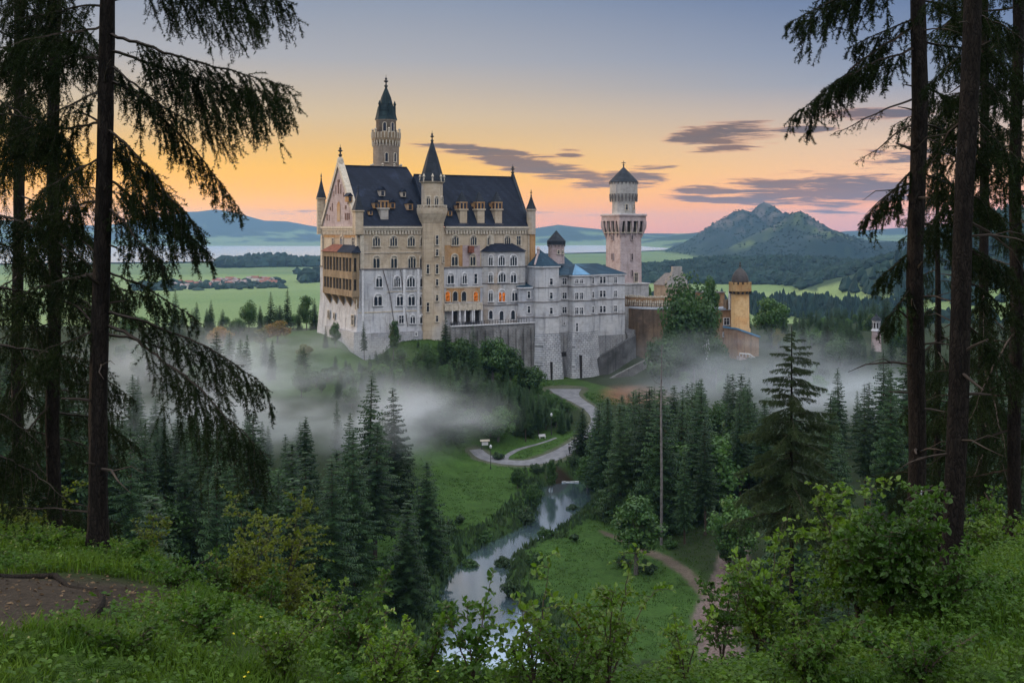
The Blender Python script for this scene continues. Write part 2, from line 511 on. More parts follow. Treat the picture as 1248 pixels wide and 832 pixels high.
def H(X, Y):
    X = np.asarray(X, float); Y = np.asarray(Y, float)
    # --- the knoll the photograph is taken from
    yc = np.interp(X, CRESTX, CRESTY)
    yy = np.maximum(Y, -30)
    zn = -1.7 - 0.18 * np.minimum(yy, yc) + 0.10 * fbm(X * 0.5, Y * 0.5, 4) + .05 * np.maximum(-yy, 0)
    over = np.maximum(Y - yc, 0)
    zn = zn - np.interp(X, [-5, -3, -1.5, 2.5, 4, 6], [0, .22, .52, .52, .28, 0]) * ss(3, 8, yy)
    zn = zn - 0.82 * over * ss(-2, 12, over) - 0.25 * np.minimum(over, 5)
    lat = np.maximum(np.abs(X) - 40, 0)
    zn = zn - 0.35 * lat
    # --- valley floor with the creek
    zf = np.interp(Y, [60, 130, 215, 228, 245, 290, 330, 400, 600, 900, 1300], [-52.5, -50.7, -50.0, -49.0, -46.8, -43.4, -42, -50, -76, -96, -100])
    d, side = creek_d(X, Y)
    axis_x = np.interp(Y, [221, 245, 290, 340], [11, 18, 19, 20])
    dv = np.where(Y > 226, np.abs(X - axis_x) + 4, d)
    sv_ = np.where(Y > 226, np.sign(X - axis_x), side)
    zf = zf + 0.5 * fbm(X * 0.06, Y * 0.06, 4) * ss(2, 12, d)
    bankz = np.where(d < 0, -53.2, -53.2 + ss(0.0, 3.2, d) * (zf + 53.2))
    near = np.maximum(0, 1 - np.abs(Y - 150) / 200)
    bankz = bankz + np.where(side < 0, 0.055, 0.03) * np.clip(d - 3, 0, 30) * near
    zl = np.interp(Y, [40, 100, 150, 250, 300, 345, 400, 480, 620, 900, 1200], [-34, -38, -38, -37, -34, -33, -36, -56, -80, -97, -100])
    zr = np.interp(Y, [40, 100, 160, 240, 300, 330, 400, 600, 900, 1200], [-28, -36, -42, -42, -39, -38, -44, -53, -86, -100])
    rough = 1.6 * fbm(X * 0.018 + 4, Y * 0.018, 5)
    tl = np.where(sv_ < 0, ss(14, 55, dv), 0)
    tr = np.where(sv_ > 0, ss(20, 62, dv), 0)
    z = bankz * (1 - tl - tr) + (zl + rough) * tl + (zr + rough) * tr
    # --- castle hill
    cx, cyy = to_castle(X, Y)
    ox = np.maximum(np.maximum(-8 - cx, cx - 28), 0)
    oyf = np.maximum(-5 - cyy, 0)
    oyb = np.maximum(cyy - 42, 0)
    slope = np.where(cx > 28, 0.42, 0.26)
    hill = -30.3 - slope * ox - 0.42 * oyf - 0.5 * oyb - 0.004 * oyf ** 2 * (oyf < 30) + 0.8 * fbm(X * 0.07, Y * 0.07, 4)
    hill = hill - 5.2 * np.exp(-((cx - 2.5) / 5.5) ** 2 - ((cyy + 4) / 7.0) ** 2)
    # gatehouse shelf, right of the white wing
    gx, gy = cx - 118, cyy - 6
    shelf = -36.5 - 0.45 * np.maximum(np.abs(gx) - 34, 0) - 0.30 * np.maximum(-gy - 8, 0) - 0.5 * np.maximum(gy - 16, 0) + 0.6 * fbm(X * 0.09, Y * 0.09, 4)
    z = np.where(Y > 120, np.maximum(z, np.maximum(hill, shelf)), z)
    # --- lanes are cut level
    rd = seg_dist(X, Y, ROAD)
    rz = np.interp(Y, [215, 225, 245, 265, 294], [-48.9, -48.5, -46.4, -44.7, -43.3])
    z = np.where((rd < 5) & (Y < 299), rz + (z - rz) * ss(0.3, 5, rd), z)
    # --- plain, hills, mountain
    far = ss(600, 1300, Y)
    z = z + far * 2.0 * fbm(X / 500, Y / 500, 4)
    z = np.where(Y > 900, np.maximum(z, -104), z)
    pl = -100.0
    e = lambda *a, **k: prof(X, Y, *a, **k)
    hills = e(1500, [(990, 385), (1035, 356), (1060, 342), (1090, 330), (1120, 314), (1180, 286), (1248, 262), (1400, 240)], 700, 420, n=.10, sc=160)
    hills = np.maximum(hills, e(2250, [(640, 350), (720, 333), (790, 326), (850, 322), (920, 317), (1000, 319), (1060, 322), (1120, 318), (1300, 300)], 500, 450, n=.25, sc=220))
    hills = np.maximum(hills, e(3300, [(840, 345), (875, 310), (900, 296), (925, 282), (950, 271), (962, 262), (969, 257), (977, 257), (990, 266), (1010, 277), (1030, 286), (1060, 293), (1120, 297), (1250, 288)], 700, 900, n=.045, sc=60, spur=.45))
    hills = np.maximum(hills, e(4100, [(770, 322), (810, 311), (835, 297), (855, 281), (872, 270), (886, 262), (897, 255), (907, 254), (914, 259), (923, 251), (931, 245), (938, 247), (947, 255), (957, 266), (990, 285), (1060, 298), (1130, 295), (1250, 283)], 900, 1200, n=.05, sc=55, spur=.5))
    hills = np.maximum(hills, e(6800, [(600, 322), (700, 314), (760, 300), (790, 293), (830, 285), (850, 282), (900, 284), (960, 290)], 1500, 1500, n=.12, sc=500))
    hills = np.maximum(hills, e(8200, [(560, 312), (620, 287), (650, 278), (680, 273), (705, 276), (740, 281), (790, 287), (850, 290), (1000, 292)], 1500, 1200, n=.07, sc=500))
    hills = np.maximum(hills, e(9200, [(-200, 262), (0, 268), (120, 275), (190, 266), (225, 259), (262, 256), (290, 260), (320, 268), (350, 270), (385, 276), (430, 286), (560, 291), (640, 284), (1000, 284), (1100, 277), (1400, 268)], 2000, 1800, n=.06, sc=700))
    z = z + np.where(Y > 800, hills, 0)
    return np.where(Y < 55, np.maximum(zn, -54), np.maximum(z, zn))

def hz(x, y):
    return float(H(np.array([x]), np.array([y]))[0])

# ---------------------------------------------------------------- ground sheet: a fan of rows, denser where the ground is near or detailed
rr = np.concatenate([np.linspace(0.6, 2.5, 6, endpoint=False), np.geomspace(2.5, 30, 110, endpoint=False), np.geomspace(30, 118, 46, endpoint=False), np.linspace(118, 330, 215, endpoint=False),
                     np.geomspace(330, 900, 60, endpoint=False), np.geomspace(900, 12400, 200)])
th = np.concatenate([np.arange(-180, -40, 8.0), np.arange(-40, -31, 1.0), np.linspace(-31, 31, 470), np.arange(32, 41, 1.0), np.arange(48, 180, 8.0)])
th = np.unique(np.round(th, 4))
TH, RR = np.meshgrid(np.radians(th), rr)
GX, GY = RR * np.sin(TH), RR * np.cos(TH)
GZ = H(GX, GY)
nr, nc = GX.shape
V = np.stack([GX, GY, GZ], -1).reshape(-1, 3)
V = np.vstack([V, [[0, 0, -1.7]]])
i, j = np.meshgrid(np.arange(nr - 1), np.arange(nc), indexing='ij')
j2 = (j + 1) % nc
Q = np.stack([i * nc + j, i * nc + j2, (i + 1) * nc + j2, (i + 1) * nc + j], -1).reshape(-1, 4)[:, ::-1]
cen = np.stack([np.full(nc, nr * nc), np.arange(nc), (np.arange(nc) + 1) % nc, (np.arange(nc) + 1) % nc], -1)
tri = np.stack([np.full(nc, nr * nc), (np.arange(nc) + 1) % nc, np.arange(nc)], -1)

# what covers the ground where: albedo by land cover, with haze blue added on the mountain
def cover(X, Y, Z):
    n1 = fbm(X * 0.11, Y * 0.11, 4)
    nf = fbm(X * 1.3, Y * 1.3, 4)
    c = np.zeros(X.shape + (3,))
    def put(mask, col):
        mask = np.clip(mask, 0, 1)[..., None]
        c[:] = c * (1 - mask) + np.array(col) * mask
    put(np.ones(X.shape), (.020, .030, .012))                              # forest floor
    d, side = creek_d(X, Y)
    mead = ((Y > 125) & (Y < 300))
    mdist = np.where(side < 0, 24, 24)
    put(mead * ss(6, -3, d - mdist - 5 * n1), (.034, .072, .015))             # meadow by the creek
    put(mead * ss(6, -3, d - mdist - 5 * n1) * ss(.0, .5, nf) * .5, (.048, .086, .020))
    put(mead * ss(4.5, .5, d + 1.5 * nf), (.035, .065, .020))
    put(mead * ss(1.0, -0.3, d + 0.4 * nf), (.030, .022, .014))
    cx, cyy = to_castle(X, Y)
    hillm = (cx > -40) & (cx < 62) & (cyy > -48) & (cyy < 50)
    put(hillm * ss(-50, -30, cyy) * ss(-44, -30, cx), (.036, .070, .017))   # grass under the castle
    put(hillm * ss(-0.1, .5, n1) * ss(-50, -30, cyy) * .6, (.036, .060, .016))
    put((seg_dist(X, Y, TRACK) < 0.0) * 1.0, (.125, .098, .088))
    put(ss(.6, -.4, seg_dist(X, Y, TRACK) + .5 * nf) * (Y < 185), (.125, .098, .088))
    put(ss(.5, -.3, seg_dist(X, Y, TRAIL) + .4 * nf), (.100, .080, .062))
    put(ss(2, 0, np.hypot((X - 33) / 8.0, (Y - 281) / 11.0) * 2 - 1 + .5 * nf) * (Y > 262) * (Y < 300), (.15, .075, .040))   # bare earth by the ramp
    rd = seg_dist(X, Y, ROAD)
    put(ss(0.8, .1, rd + .3 * nf), (.07, .075, .05))
    # knoll
    kn = ss(34, 26, Y)
    put(kn, (.036, .060, .014))
    put(kn * ss(.0, .5, nf) * .8, (.050, .084, .018))
    pd = np.maximum(np.abs((X + 5.65 - 0.22 * (Y - 10)) / 1.75), np.abs((Y - 9.9) / 2.1))
    put(kn * ss(1.25, .85, pd + .18 * nf) * (X > -40), (.034, .027, .021))           # trodden earth
    # plain: fields in strips
    fp = ss(700, 1050, Y)
    u, v = X * .94 + Y * .34, -X * .34 + Y * .94
    cell = vnoise(np.floor(u / 420) * 7.3 + 3 * vnoise(u / 900, v / 900), np.floor(v / 150 + .8 * fbm(u / 600, v / 600, 3)) * 3.7)
    field = np.stack([.115 + .07 * cell, .175 + .06 * cell, .062 + .03 * cell], -1)
    c[:] = c * (1 - fp[..., None]) + field * fp[..., None]
    put(fp * (Y > 2400) * .5, (.06, .10, .05))
    hgt = Z + 100
    wood = ss(-.05, .15, fbm(X / 300, Y / 300, 5) + np.clip(hgt / 90, 0, 1) * .55 - .16)
    put(ss(1000, 1200, Y) * ss(5, 16, hgt) * wood, (.018, .034, .018))
    put((Y > 1650) * (Y < 2900) * (X > 0) * ss(2.5, 7, hgt) * .9, (.018, .034, .018))
    put((Y > 2700) * (Y < 5200) * ss(6, 20, hgt) * .92, (.009, .024, .027))  # mountain forest, blue of distant haze painted into its colour
    put((Y > 2700) * (Y < 5200) * ss(25, 50, hgt) * ss(.05, .35, fbm(X / 120, Y / 160, 4) - .22), (.07, .10, .045))
    put((Y > 2700) * (Y < 5200) * ss(20, 45, hgt) * ss(.0, .25, fbm(X / 45 + 3, Y / 120, 5)) * .8, (.016, .032, .036))
    put((Y > 2700) * (Y < 5200) * ss(60, 110, hgt) * ss(.12, .3, fbm(X / 30 + 13, Y / 90, 5)), (.075, .075, .072))
    put((Y > 2700) * (Y < 5200) * ss(95, 135, hgt) * ss(.2, .4, fbm(X / 60 + 9, Y / 90, 4)), (.09, .09, .085))
    put((Y > 1750) * (Y < 2350) * ss(9, 17, hgt) * np.exp(-((X - 345) / 75) ** 2) * ss(-.2, .25, fbm(X / 28, Y / 120, 4)), (.20, .16, .14))  # quarry scar
    return c

ccol_ = np.vstack([cover(GX, GY, GZ).reshape(-1, 3), [[.03, .045, .014]]])
gm, t, out = new_mat("ground_cover")
at_ = t.n('ShaderNodeAttribute', attribute_name='cover')
gg = t.n('ShaderNodeNewGeometry')
na = t.noise(gg.outputs['Position'], 2.2, 6, 0.65)
nb = t.noise(gg.outputs['Position'], 0.25, 5, 0.6)
nc_ = t.noise(gg.outputs['Position'], 14.0, 3, 0.6)
f = t.m('ADD', t.m('ADD', t.m('MULTIPLY', na, .9), t.m('MULTIPLY', nb, .7)), t.m('MULTIPLY', nc_, .5))
f = t.m('ADD', t.m('MULTIPLY', t.m('SUBTRACT', f, 1.05), 1.5), 1.0)
vm = t.n('ShaderNodeVectorMath', operation='SCALE')
t.l(at_.outputs['Color'], vm.inputs[0]); t.l(f, vm.inputs['Scale'])
principled(t, out, vm.outputs[0], 0.95, 0.1, bump=t.m('ADD', na, t.m('MULTIPLY', nc_, .5)), bstr=0.8, bdist=0.12)
me = bpy.data.meshes.new("ground")
nq, ntr = len(Q), len(tri)
me.vertices.add(len(V)); me.vertices.foreach_set('co', V.astype(np.float32).ravel())
lv = np.concatenate([Q.ravel(), tri.ravel()]).astype(np.int32)
me.loops.add(len(lv)); me.loops.foreach_set('vertex_index', lv)
me.polygons.add(nq + ntr)
me.polygons.foreach_set('loop_start', np.concatenate([np.arange(nq) * 4, nq * 4 + np.arange(ntr) * 3]).astype(np.int32))
me.polygons.foreach_set('loop_total', np.concatenate([np.full(nq, 4), np.full(ntr, 3)]).astype(np.int32))
me.polygons.foreach_set('use_smooth', np.ones(nq + ntr, dtype=bool))
me.materials.append(gm)
ca = me.attributes.new('cover', 'FLOAT_COLOR', 'POINT')
ca.data.foreach_set('color', np.hstack([ccol_, np.ones((len(V), 1))]).astype(np.float32).ravel())
me.update(calc_edges=True)
tag(link("ground", me), kind='structure')

# ---------------------------------------------------------------- water
def water_mat(name, tint, mirror, rough, wave, wstr):
    m, t, out = new_mat(name)
    g = t.n('ShaderNodeNewGeometry')
    mp = t.n('ShaderNodeMapping'); mp.inputs['Scale'].default_value = wave
    t.l(g.outputs['Position'], mp.inputs[0])
    nz = t.noise(mp.outputs[0], 1.0, 4, 0.6)
    b = t.n('ShaderNodeBump'); b.inputs['Strength'].default_value = wstr; b.inputs['Distance'].default_value = 0.05
    t.l(nz, b.inputs['Height'])
    gl = t.n('ShaderNodeBsdfGlossy'); gl.inputs['Roughness'].default_value = rough; gl.inputs['Color'].default_value = (.80, .90, 1, 1)
    df = t.n('ShaderNodeBsdfDiffuse'); df.inputs['Color'].default_value = (*tint, 1)
    t.l(b.outputs[0], gl.inputs['Normal'])
    lw = t.n('ShaderNodeLayerWeight'); lw.inputs[0].default_value = 0.5
    fac = t.m('ADD', mirror, t.m('MULTIPLY', lw.outputs['Facing'], 1 - mirror), clamp=True)
    mx = t.n('ShaderNodeMixShader'); t.l(fac, mx.inputs[0])
    t.l(df.outputs[0], mx.inputs[1]); t.l(gl.outputs[0], mx.inputs[2])
    t.l(mx.outputs[0], out.inputs[0])
    return m
creek_m = water_mat("creek_water", (.15, .225, .285), 0.5, 0.10, (.3, .12, 1), 0.012)  # pale blue diffuse puts the reflected sky into the water colour
lake_m = water_mat("lake_water", (.10, .12, .15), 0.6, 0.2, (.02, .05, 1), 0.3)
ys = np.linspace(40, 221.4, 160)
lft = np.interp(ys, CRK[:, 0], CRK[:, 1]) - 1.6
rgt = np.interp(ys, CRK[:, 0], CRK[:, 2]) + 1.6
Vw = np.stack([np.stack([lft, ys, np.full_like(ys, WATER)], -1), np.stack([rgt, ys, np.full_like(ys, WATER)], -1)], 1).reshape(-1, 3)
k = np.arange(len(ys) - 1)
tag(link("creek_water", mesh_np("creek_water", Vw, np.stack([2 * k, 2 * k + 1, 2 * k + 3, 2 * k + 2], -1), creek_m)), kind='structure')
# the lake in the plain: near shore and far shore by column
sh = [(-900, 3000, 6400), (-60, 3000, 6400), (60, 3100, 6400), (150, 3150, 6400), (260, 3250, 6350), (300, 3420, 6350), (345, 3300, 6300), (400, 3500, 6300), (470, 3900, 6300), (560, 4200, 6400), (640, 4250, 6500), (700, 4450, 6600),
      (760, 4700, 6500), (800, 5000, 6300), (830, 5400, 6000), (845, 5700, 5800)]
Vl, Fl = [], []
for px, y0, y1 in sh:
    for yq in (y0, y1):
        Vl.append(((px - 624) * yq / F, yq, -96.0))
for q in range(len(sh) - 1):
    Fl.append((2 * q, 2 * q + 2, 2 * q + 3, 2 * q + 1))
tag(link("lake_water", mesh_np("lake_water", Vl, Fl, lake_m)), kind='structure')

# ---------------------------------------------------------------- lane up to the castle, with kerb
asph, t, out = new_mat("pale_asphalt")
gg = t.n('ShaderNodeNewGeometry')
n1 = t.noise(gg.outputs['Position'], .6, 5, .65); n2 = t.noise(gg.outputs['Position'], 5, 3, .6)
principled(t, out, t.mix(t.ss(.35, .65, n1), (.11, .11, .12), (.17, .17, .182)), .8, .3, bump=n2, bstr=.2)
def strip(path, wid, lift, name, m, n=12, side=None):
    """ribbon laid over the ground along a smoothed polyline"""
    P = np.array(path, float)
    for _ in range(3):
        q = np.empty((2 * len(P) - 2, P.shape[1])); q[0::2] = .75 * P[:-1] + .25 * P[1:]; q[1::2] = .25 * P[:-1] + .75 * P[1:]
        P = np.vstack([P[:1], q, P[-1:]])
    T = np.gradient(P[:, :2], axis=0); T /= np.linalg.norm(T, axis=1)[:, None]
    N = np.stack([-T[:, 1], T[:, 0]], -1)
    W = np.linspace(-1, 1, 7) if side is None else np.array(side)
    hw = P[:, 2:3] * .74 if wid is None else np.full((len(P), 1), wid)
    X = P[:, :1] + N[:, :1] * hw * W; Y = P[:, 1:2] + N[:, 1:] * hw * W
    Z = H(X, Y) + lift
    Vv = np.stack([X, Y, Z], -1).reshape(-1, 3)
    a, b = np.meshgrid(np.arange(len(P) - 1), np.arange(len(W) - 1), indexing='ij')
    L = len(W)
    return link(name, mesh_np(name, Vv, np.stack([a * L + b, a * L + b + 1, (a + 1) * L + b + 1, (a + 1) * L + b], -1).reshape(-1, 4)[:, ::-1], m, smooth=True))
tag(strip(ROAD, None, .06, "road", asph), kind='structure')
FORK = [(-1.5, 224, .8), (-1.0, 229, .7), (2.0, 234, .6), (7.0, 238, .5), (10.0, 241, .5)]
tag(strip(FORK, None, .05, "footpath", asph), kind='structure')
grav, t, out = new_mat("gravel_track")
gg = t.n('ShaderNodeNewGeometry')
n1 = t.noise(gg.outputs['Position'], 3.5, 4, .7); n2 = t.noise(gg.outputs['Position'], .4, 4, .6)
principled(t, out, t.mix(t.ss(.3, .7, n1), (.085, .058, .052), (.20, .150, .135)), .95, .1, bump=n1, bstr=.8)
tag(strip(TRACK, None, .05, "gravel_path", grav), kind='structure')

# ---------------------------------------------------------------- the air: even haze over everything
hm, t, out = new_mat("haze")
pv = t.n('ShaderNodeVolumePrincipled')
pv.inputs['Color'].default_value = (.34, .60, 1.0, 1)
pv.inputs['Density'].default_value = 5.0e-5
pv.inputs['Anisotropy'].default_value = 0.3
t.l(pv.outputs[0], out.inputs['Volume'])
hb = MB().box(-12600, 12600, -12600, 12600, -125, 190)
tag(hb.build("haze", hm), kind='stuff')
# ================================================================ castle
cream = stone("cream_limestone", (.46, .36, .25), (.55, .45, .335), .12, brick=(1.1, .5, .03), c3=(.44, .40, .36), mortar=.78, bstr=.25)
white = stone("white_limestone", (.47, .475, .50), (.56, .55, .55), .12, brick=(1.1, .5, .03), c3=(.43, .44, .475), mortar=.8, bstr=.25, streak=.55)
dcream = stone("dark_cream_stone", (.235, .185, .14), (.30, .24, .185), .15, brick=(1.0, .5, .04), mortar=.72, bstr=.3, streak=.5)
pink = stone("pinkish_limestone", (.43, .33, .32), (.50, .41, .40), .15, brick=(1.0, .5, .04), mortar=.72, bstr=.3)
rustic = stone("rough_hewn_blocks", (.40, .41, .435), (.58, .58, .60), .3, brick=(1.25, .62, .09), mortar=.42, bstr=1.0, streak=.2)
greyst = stone("grey_rubble_stone", (.20, .195, .19), (.32, .31, .305), .25, brick=(.9, .45, .05), c3=(.13, .125, .12), mortar=.6, bstr=.7, streak=.6)
ochre = stone("ochre_plaster", (.38, .20, .075), (.44, .265, .13), .3, c3=(.44, .32, .22), bstr=.15, streak=.3)
oriel_m = stone("brown_sandstone", (.22, .155, .09), (.30, .22, .14), .3, c3=(.22, .16, .10), bstr=.3, streak=.5)
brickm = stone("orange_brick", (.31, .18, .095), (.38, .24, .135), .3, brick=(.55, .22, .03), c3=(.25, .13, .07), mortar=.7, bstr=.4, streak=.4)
yellow = stone("yellow_brick", (.44, .27, .115), (.50, .335, .165), .3, brick=(.55, .25, .03), c3=(.46, .25, .10), mortar=.75, bstr=.3, streak=.3)
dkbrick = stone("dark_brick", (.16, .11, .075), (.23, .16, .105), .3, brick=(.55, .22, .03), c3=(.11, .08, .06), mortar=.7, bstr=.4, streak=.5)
trim = plain("carved_trim", (.47, .405, .32), .8, .2)
trimw = plain("pale_trim", (.55, .54, .545), .8, .18)
dtrim = plain("dark_string_course", (.14, .125, .12), .8, .3)
wood = plain("dark_wood", (.06, .04, .03), .7, .3)
redtile = plain("red_tiles", (.17, .055, .032), .8, .4, 1.2)
def slate_mat(name, c1, c2, sheen=.5):
    m, t, out = new_mat(name)
    g = t.n('ShaderNodeTexCoord'); s = t.n('ShaderNodeSeparateXYZ'); t.l(g.outputs['Object'], s.inputs[0])
    cv = t.n('ShaderNodeCombineXYZ'); t.l(t.m('ADD', s.outputs[0], s.outputs[1]), cv.inputs[0]); t.l(s.outputs[2], cv.inputs[1])
    bt = t.n('ShaderNodeTexBrick'); t.l(cv.outputs[0], bt.inputs['Vector'])
    bt.inputs['Scale'].default_value = 1; bt.inputs['Brick Width'].default_value = .9; bt.inputs['Row Height'].default_value = .55; bt.inputs['Mortar Size'].default_value = .05
    bt.inputs['Color1'].default_value = (1, 1, 1, 1); bt.inputs['Color2'].default_value = (.7, .7, .72, 1); bt.inputs['Mortar'].default_value = (.5, .5, .5, 1)
    sm = t.n('ShaderNodeCombineXYZ'); t.l(t.m('MULTIPLY', t.m('ADD', s.outputs[0], s.outputs[1]), .5), sm.inputs[0]); t.l(t.m('MULTIPLY', s.outputs[2], .08), sm.inputs[1])
    n1 = t.noise(sm.outputs[0], 1.0, 5, .6); n2 = t.noise(g.outputs['Object'], .25, 4, .6)
    col = t.mix(t.ss(.35, .65, n1), c1, c2)
    col = t.mix(t.ss(.55, .7, n2), col, tuple(x * 1.5 for x in c2))
    col = t.mix(1.0, col, bt.outputs['Color'], 'MULTIPLY')
    principled(t, out, col, .65, .12, bump=t.m('MULTIPLY', bt.outputs['Fac'], -1.0), bstr=.4, bdist=.06)
    return m
slate = slate_mat("blue_slate", (.008, .012, .024), (.015, .021, .038))
copper = slate_mat("teal_sheet_roof", (.018, .046, .075), (.032, .070, .105))
brightcop = plain("bright_blue_sheet", (.07, .20, .34), .45, .2, .4)
gcopper = slate_mat("dark_green_copper", (.010, .022, .026), (.018, .034, .036))
gspire = slate_mat("grey_spire_slate", (.020, .025, .033), (.034, .040, .050))
glass = plain("dark_window_glass", (.018, .022, .032), .12, .3, .8, spec=.6, bstr=.02)
glassb = plain("sky_window_glass", (.10, .12, .17), .12, .3, .8, spec=.8, bstr=.02)
lit = glow("lit_window", (1.0, .28, .05), .7)
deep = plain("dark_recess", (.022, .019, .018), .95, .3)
iron = plain("dark_iron", (.035, .032, .03), .6, .3)

_wm = {}
def arch_pts(wd_, h, seg=8):
    """outline of a round-headed opening, counter-clockwise seen from the front, from bottom left"""
    r = wd_ / 2
    pts = [(-r, 0), (r, 0), (r, h - r)]
    for k in range(1, seg):
        a = math.pi * k / seg
        pts.append((r * math.cos(a), h - r + r * math.sin(a)))
    pts.append((-r, h - r))
    return pts
def rect_pts(wd_, h):
    return [(-wd_ / 2, 0), (wd_ / 2, 0), (wd_ / 2, h), (-wd_ / 2, h)]
def off(pts, sx, sz, dxx, dzz):
    return [(x * sx + dxx, z * sz + dzz) for x, z in pts]
def ring(mb, outer, inner, y0, y1):
    """a frame between two outlines with equal point counts, standing from y1 (wall) to y0 (front)"""
    n = len(outer)
    vs = [(x, y0, z) for x, z in outer] + [(x, y0, z) for x, z in inner] + [(x, y1, z) for x, z in outer] + [(x, y1, z) for x, z in inner]
    fs = []
    for i in range(n):
        j = (i + 1) % n
        fs += [(i, j, n + j, n + i), (2 * n + j, 2 * n + i, 3 * n + i, 3 * n + j)[::-1][::-1], (i, 2 * n + i, 2 * n + j, j), (n + i, n + j, 3 * n + j, 3 * n + i)]
    mb.add(vs, fs)
def plate(mb, pts, y):
    mb.add([(x, y, z) for x, z in pts], [tuple(range(len(pts)))])
def win_mesh(kind, wdt, h, m_frame, m_pane):
    key = (kind, wdt, h, m_frame.name, m_pane.name)
    if key in _wm: return _wm[key]
    fr, pn = MB(), MB()
    t = .20
    if kind == 'rect':
        ring(fr, rect_pts(wdt + 2 * t, h + t), rect_pts(wdt, h), -.16, .05)
        fr.box(-wdt / 2 - t - .1, wdt / 2 + t + .1, -.30, .02, -.22, -.004)
        if wdt > .9: fr.box(-.06, .06, -.12, -.05, 0, h)
        fr.box(-wdt / 2, wdt / 2, -.10, -.05, h * .62, h * .62 + .09)
        plate(pn, rect_pts(wdt, h), -.035)
    elif kind == 'arch':
        ring(fr, off(arch_pts(wdt + 2 * t, h + t), 1, 1, 0, 0), arch_pts(wdt, h), -.18, .05)
        fr.box(-wdt / 2 - t - .1, wdt / 2 + t + .1, -.30, .02, -.22, -.004)
        plate(pn, arch_pts(wdt, h), -.035)
    else:                                    # 'twin' or 'triple': lights under one round hood
        n = 2 if kind == 'twin' else 3
        o = arch_pts(wdt + .5, h + .5); i = arch_pts(wdt + .06, h + .12)
        ring(fr, o, i, -.30, .05)
        plate(fr, i, -.03)                   # tympanum stone
        lw = (wdt - .2 * (n - 1)) / n
        for k in range(n):
            cx = -wdt / 2 + lw / 2 + k * (lw + .2)
            hh = h * .80 if not (n == 3 and k == 1) else h * .92
            plate(pn, off(arch_pts(lw, hh), 1, 1, cx, .02), -.07)
        for k in range(n - 1):
            cx = -wdt / 2 + lw + .1 + k * (lw + .2)
            fr.box(cx - .08, cx + .08, -.20, -.03, 0, h * .62)
        fr.box(-wdt / 2 - .4, wdt / 2 + .4, -.42, .02, -.26, -.004)
    _wm[key] = (fr.mesh("window", m_frame), pn.mesh("pane", m_pane))
    return _wm[key]

class Bld:
    """one building: an Empty at its base in the castle frame, parts given in castle-frame coordinates"""
    def __init__(self, name, label, cat, ox, oy, oz, group=None, name_rot=CA):
        X, Y = from_castle(ox, oy)
        self.o = tag(empty(name, (X, Y, oz), name_rot), label, cat, group)
        self.org = (ox, oy, oz)
    def part(self, name, mb, m, smooth=False, parent=None):
        if parent is not None:
            return link(name, mb.mesh(name, m, self.org, smooth), parent)
        return mb.build(name, m, self.o, self.org, smooth)
    def win(self, kind, x, y, z, wdt, h, nrm=(0, -1), mf=None, mp=None, name="window"):
        """window with its foot at (x, y, z) on a wall whose outward normal is nrm"""
        mf, mp = mf or trimw, mp or glass
        wdt, h = round(wdt * 1.12, 2), round(h * 1.08, 2)
        a, b = win_mesh(kind, wdt, h, mf, mp)
        o = link(name, a, self.o, (x - self.org[0], y - self.org[1], z - self.org[2]))
        o.rotation_euler = (0, 0, math.atan2(nrm[0], -nrm[1]))
        link("pane", b, o)
        return o
def onF(px, py, d):
    """castle-frame (x, z) of photo pixel on the plane y = d"""
    q = (px - 624) / F
    L = (q * (C0[1] + CC * d) - C0[0] + CS * d) / (CC - q * CS)
    Y = C0[1] + CS * L + CC * d
    return L, (HOR - py) * Y / F
def onG(px, py, a):
    """castle-frame (y, z) of photo pixel on the plane x = a"""
    q = (px - 624) / F
    d = (C0[0] + CC * a - q * (C0[1] + CS * a)) / (CS + q * CC)
    Y = C0[1] + CS * a + CC * d
    return d, (HOR - py) * Y / F
def finial(mb, x, y, z, h, r=.35):
    mb.lathe(x, y, [(r * .3, z), (r, z + h * .18), (r * .35, z + h * .3), (r * .35, z + h * .42), (r * 1.25, z + h * .52), (r * .4, z + h * .62), (r * .7, z + h * .72), (.07, z + h * .8), (.05, z + h)], 8)
def corbels(mb, x0, x1, y, z0, z1, n, dpt=.55, axis='x', sgn=-1):
    for k in range(n):
        a = x0 + (x1 - x0) * (k + .5) / n
        wv = (x1 - x0) / n * .28
        if axis == 'x':
            mb.box(a - wv, a + wv, min(y, y + sgn * dpt), max(y, y + sgn * dpt), z0, z1)
        else:
            mb.box(min(y, y + sgn * dpt), max(y, y + sgn * dpt), a - wv, a + wv, z0, z1)

# ---------------------------------------------------------------- the palace (great hall block)
P = Bld("palace", "tall cream limestone palace with steep blue slate roof and pointed gable facing left", "palace", 20, 10, -31)
EZ, LX, DL, DR, XS = .7, 53.0, 30.0, 20.5, 24.5      # eave, length, depth of the two halves, where they meet
foot = [(0, 0), (LX, 0), (LX, DR), (XS, DR), (XS, DL), (0, DL)]
ZS = -10.6                                             # string course: cream above, white below
P.part("upper_wall", MB().prism(foot, ZS, EZ), cream)
low = [(-.35, -.35), (LX + .2, -.35), (LX + .2, DR), (XS, DR), (XS, DL + .35), (-.35, DL + .35)]
low2 = [(-1.5, -1.2), (LX + .2, -1.0), (LX + .2, DR), (XS, DR), (XS, DL + 1.5), (-1.5, DL + 1.5)]
lw = MB().prism(low, -20, ZS - .004).prism(low2, -36, -20.004, low)
P.part("lower_wall", lw, white)
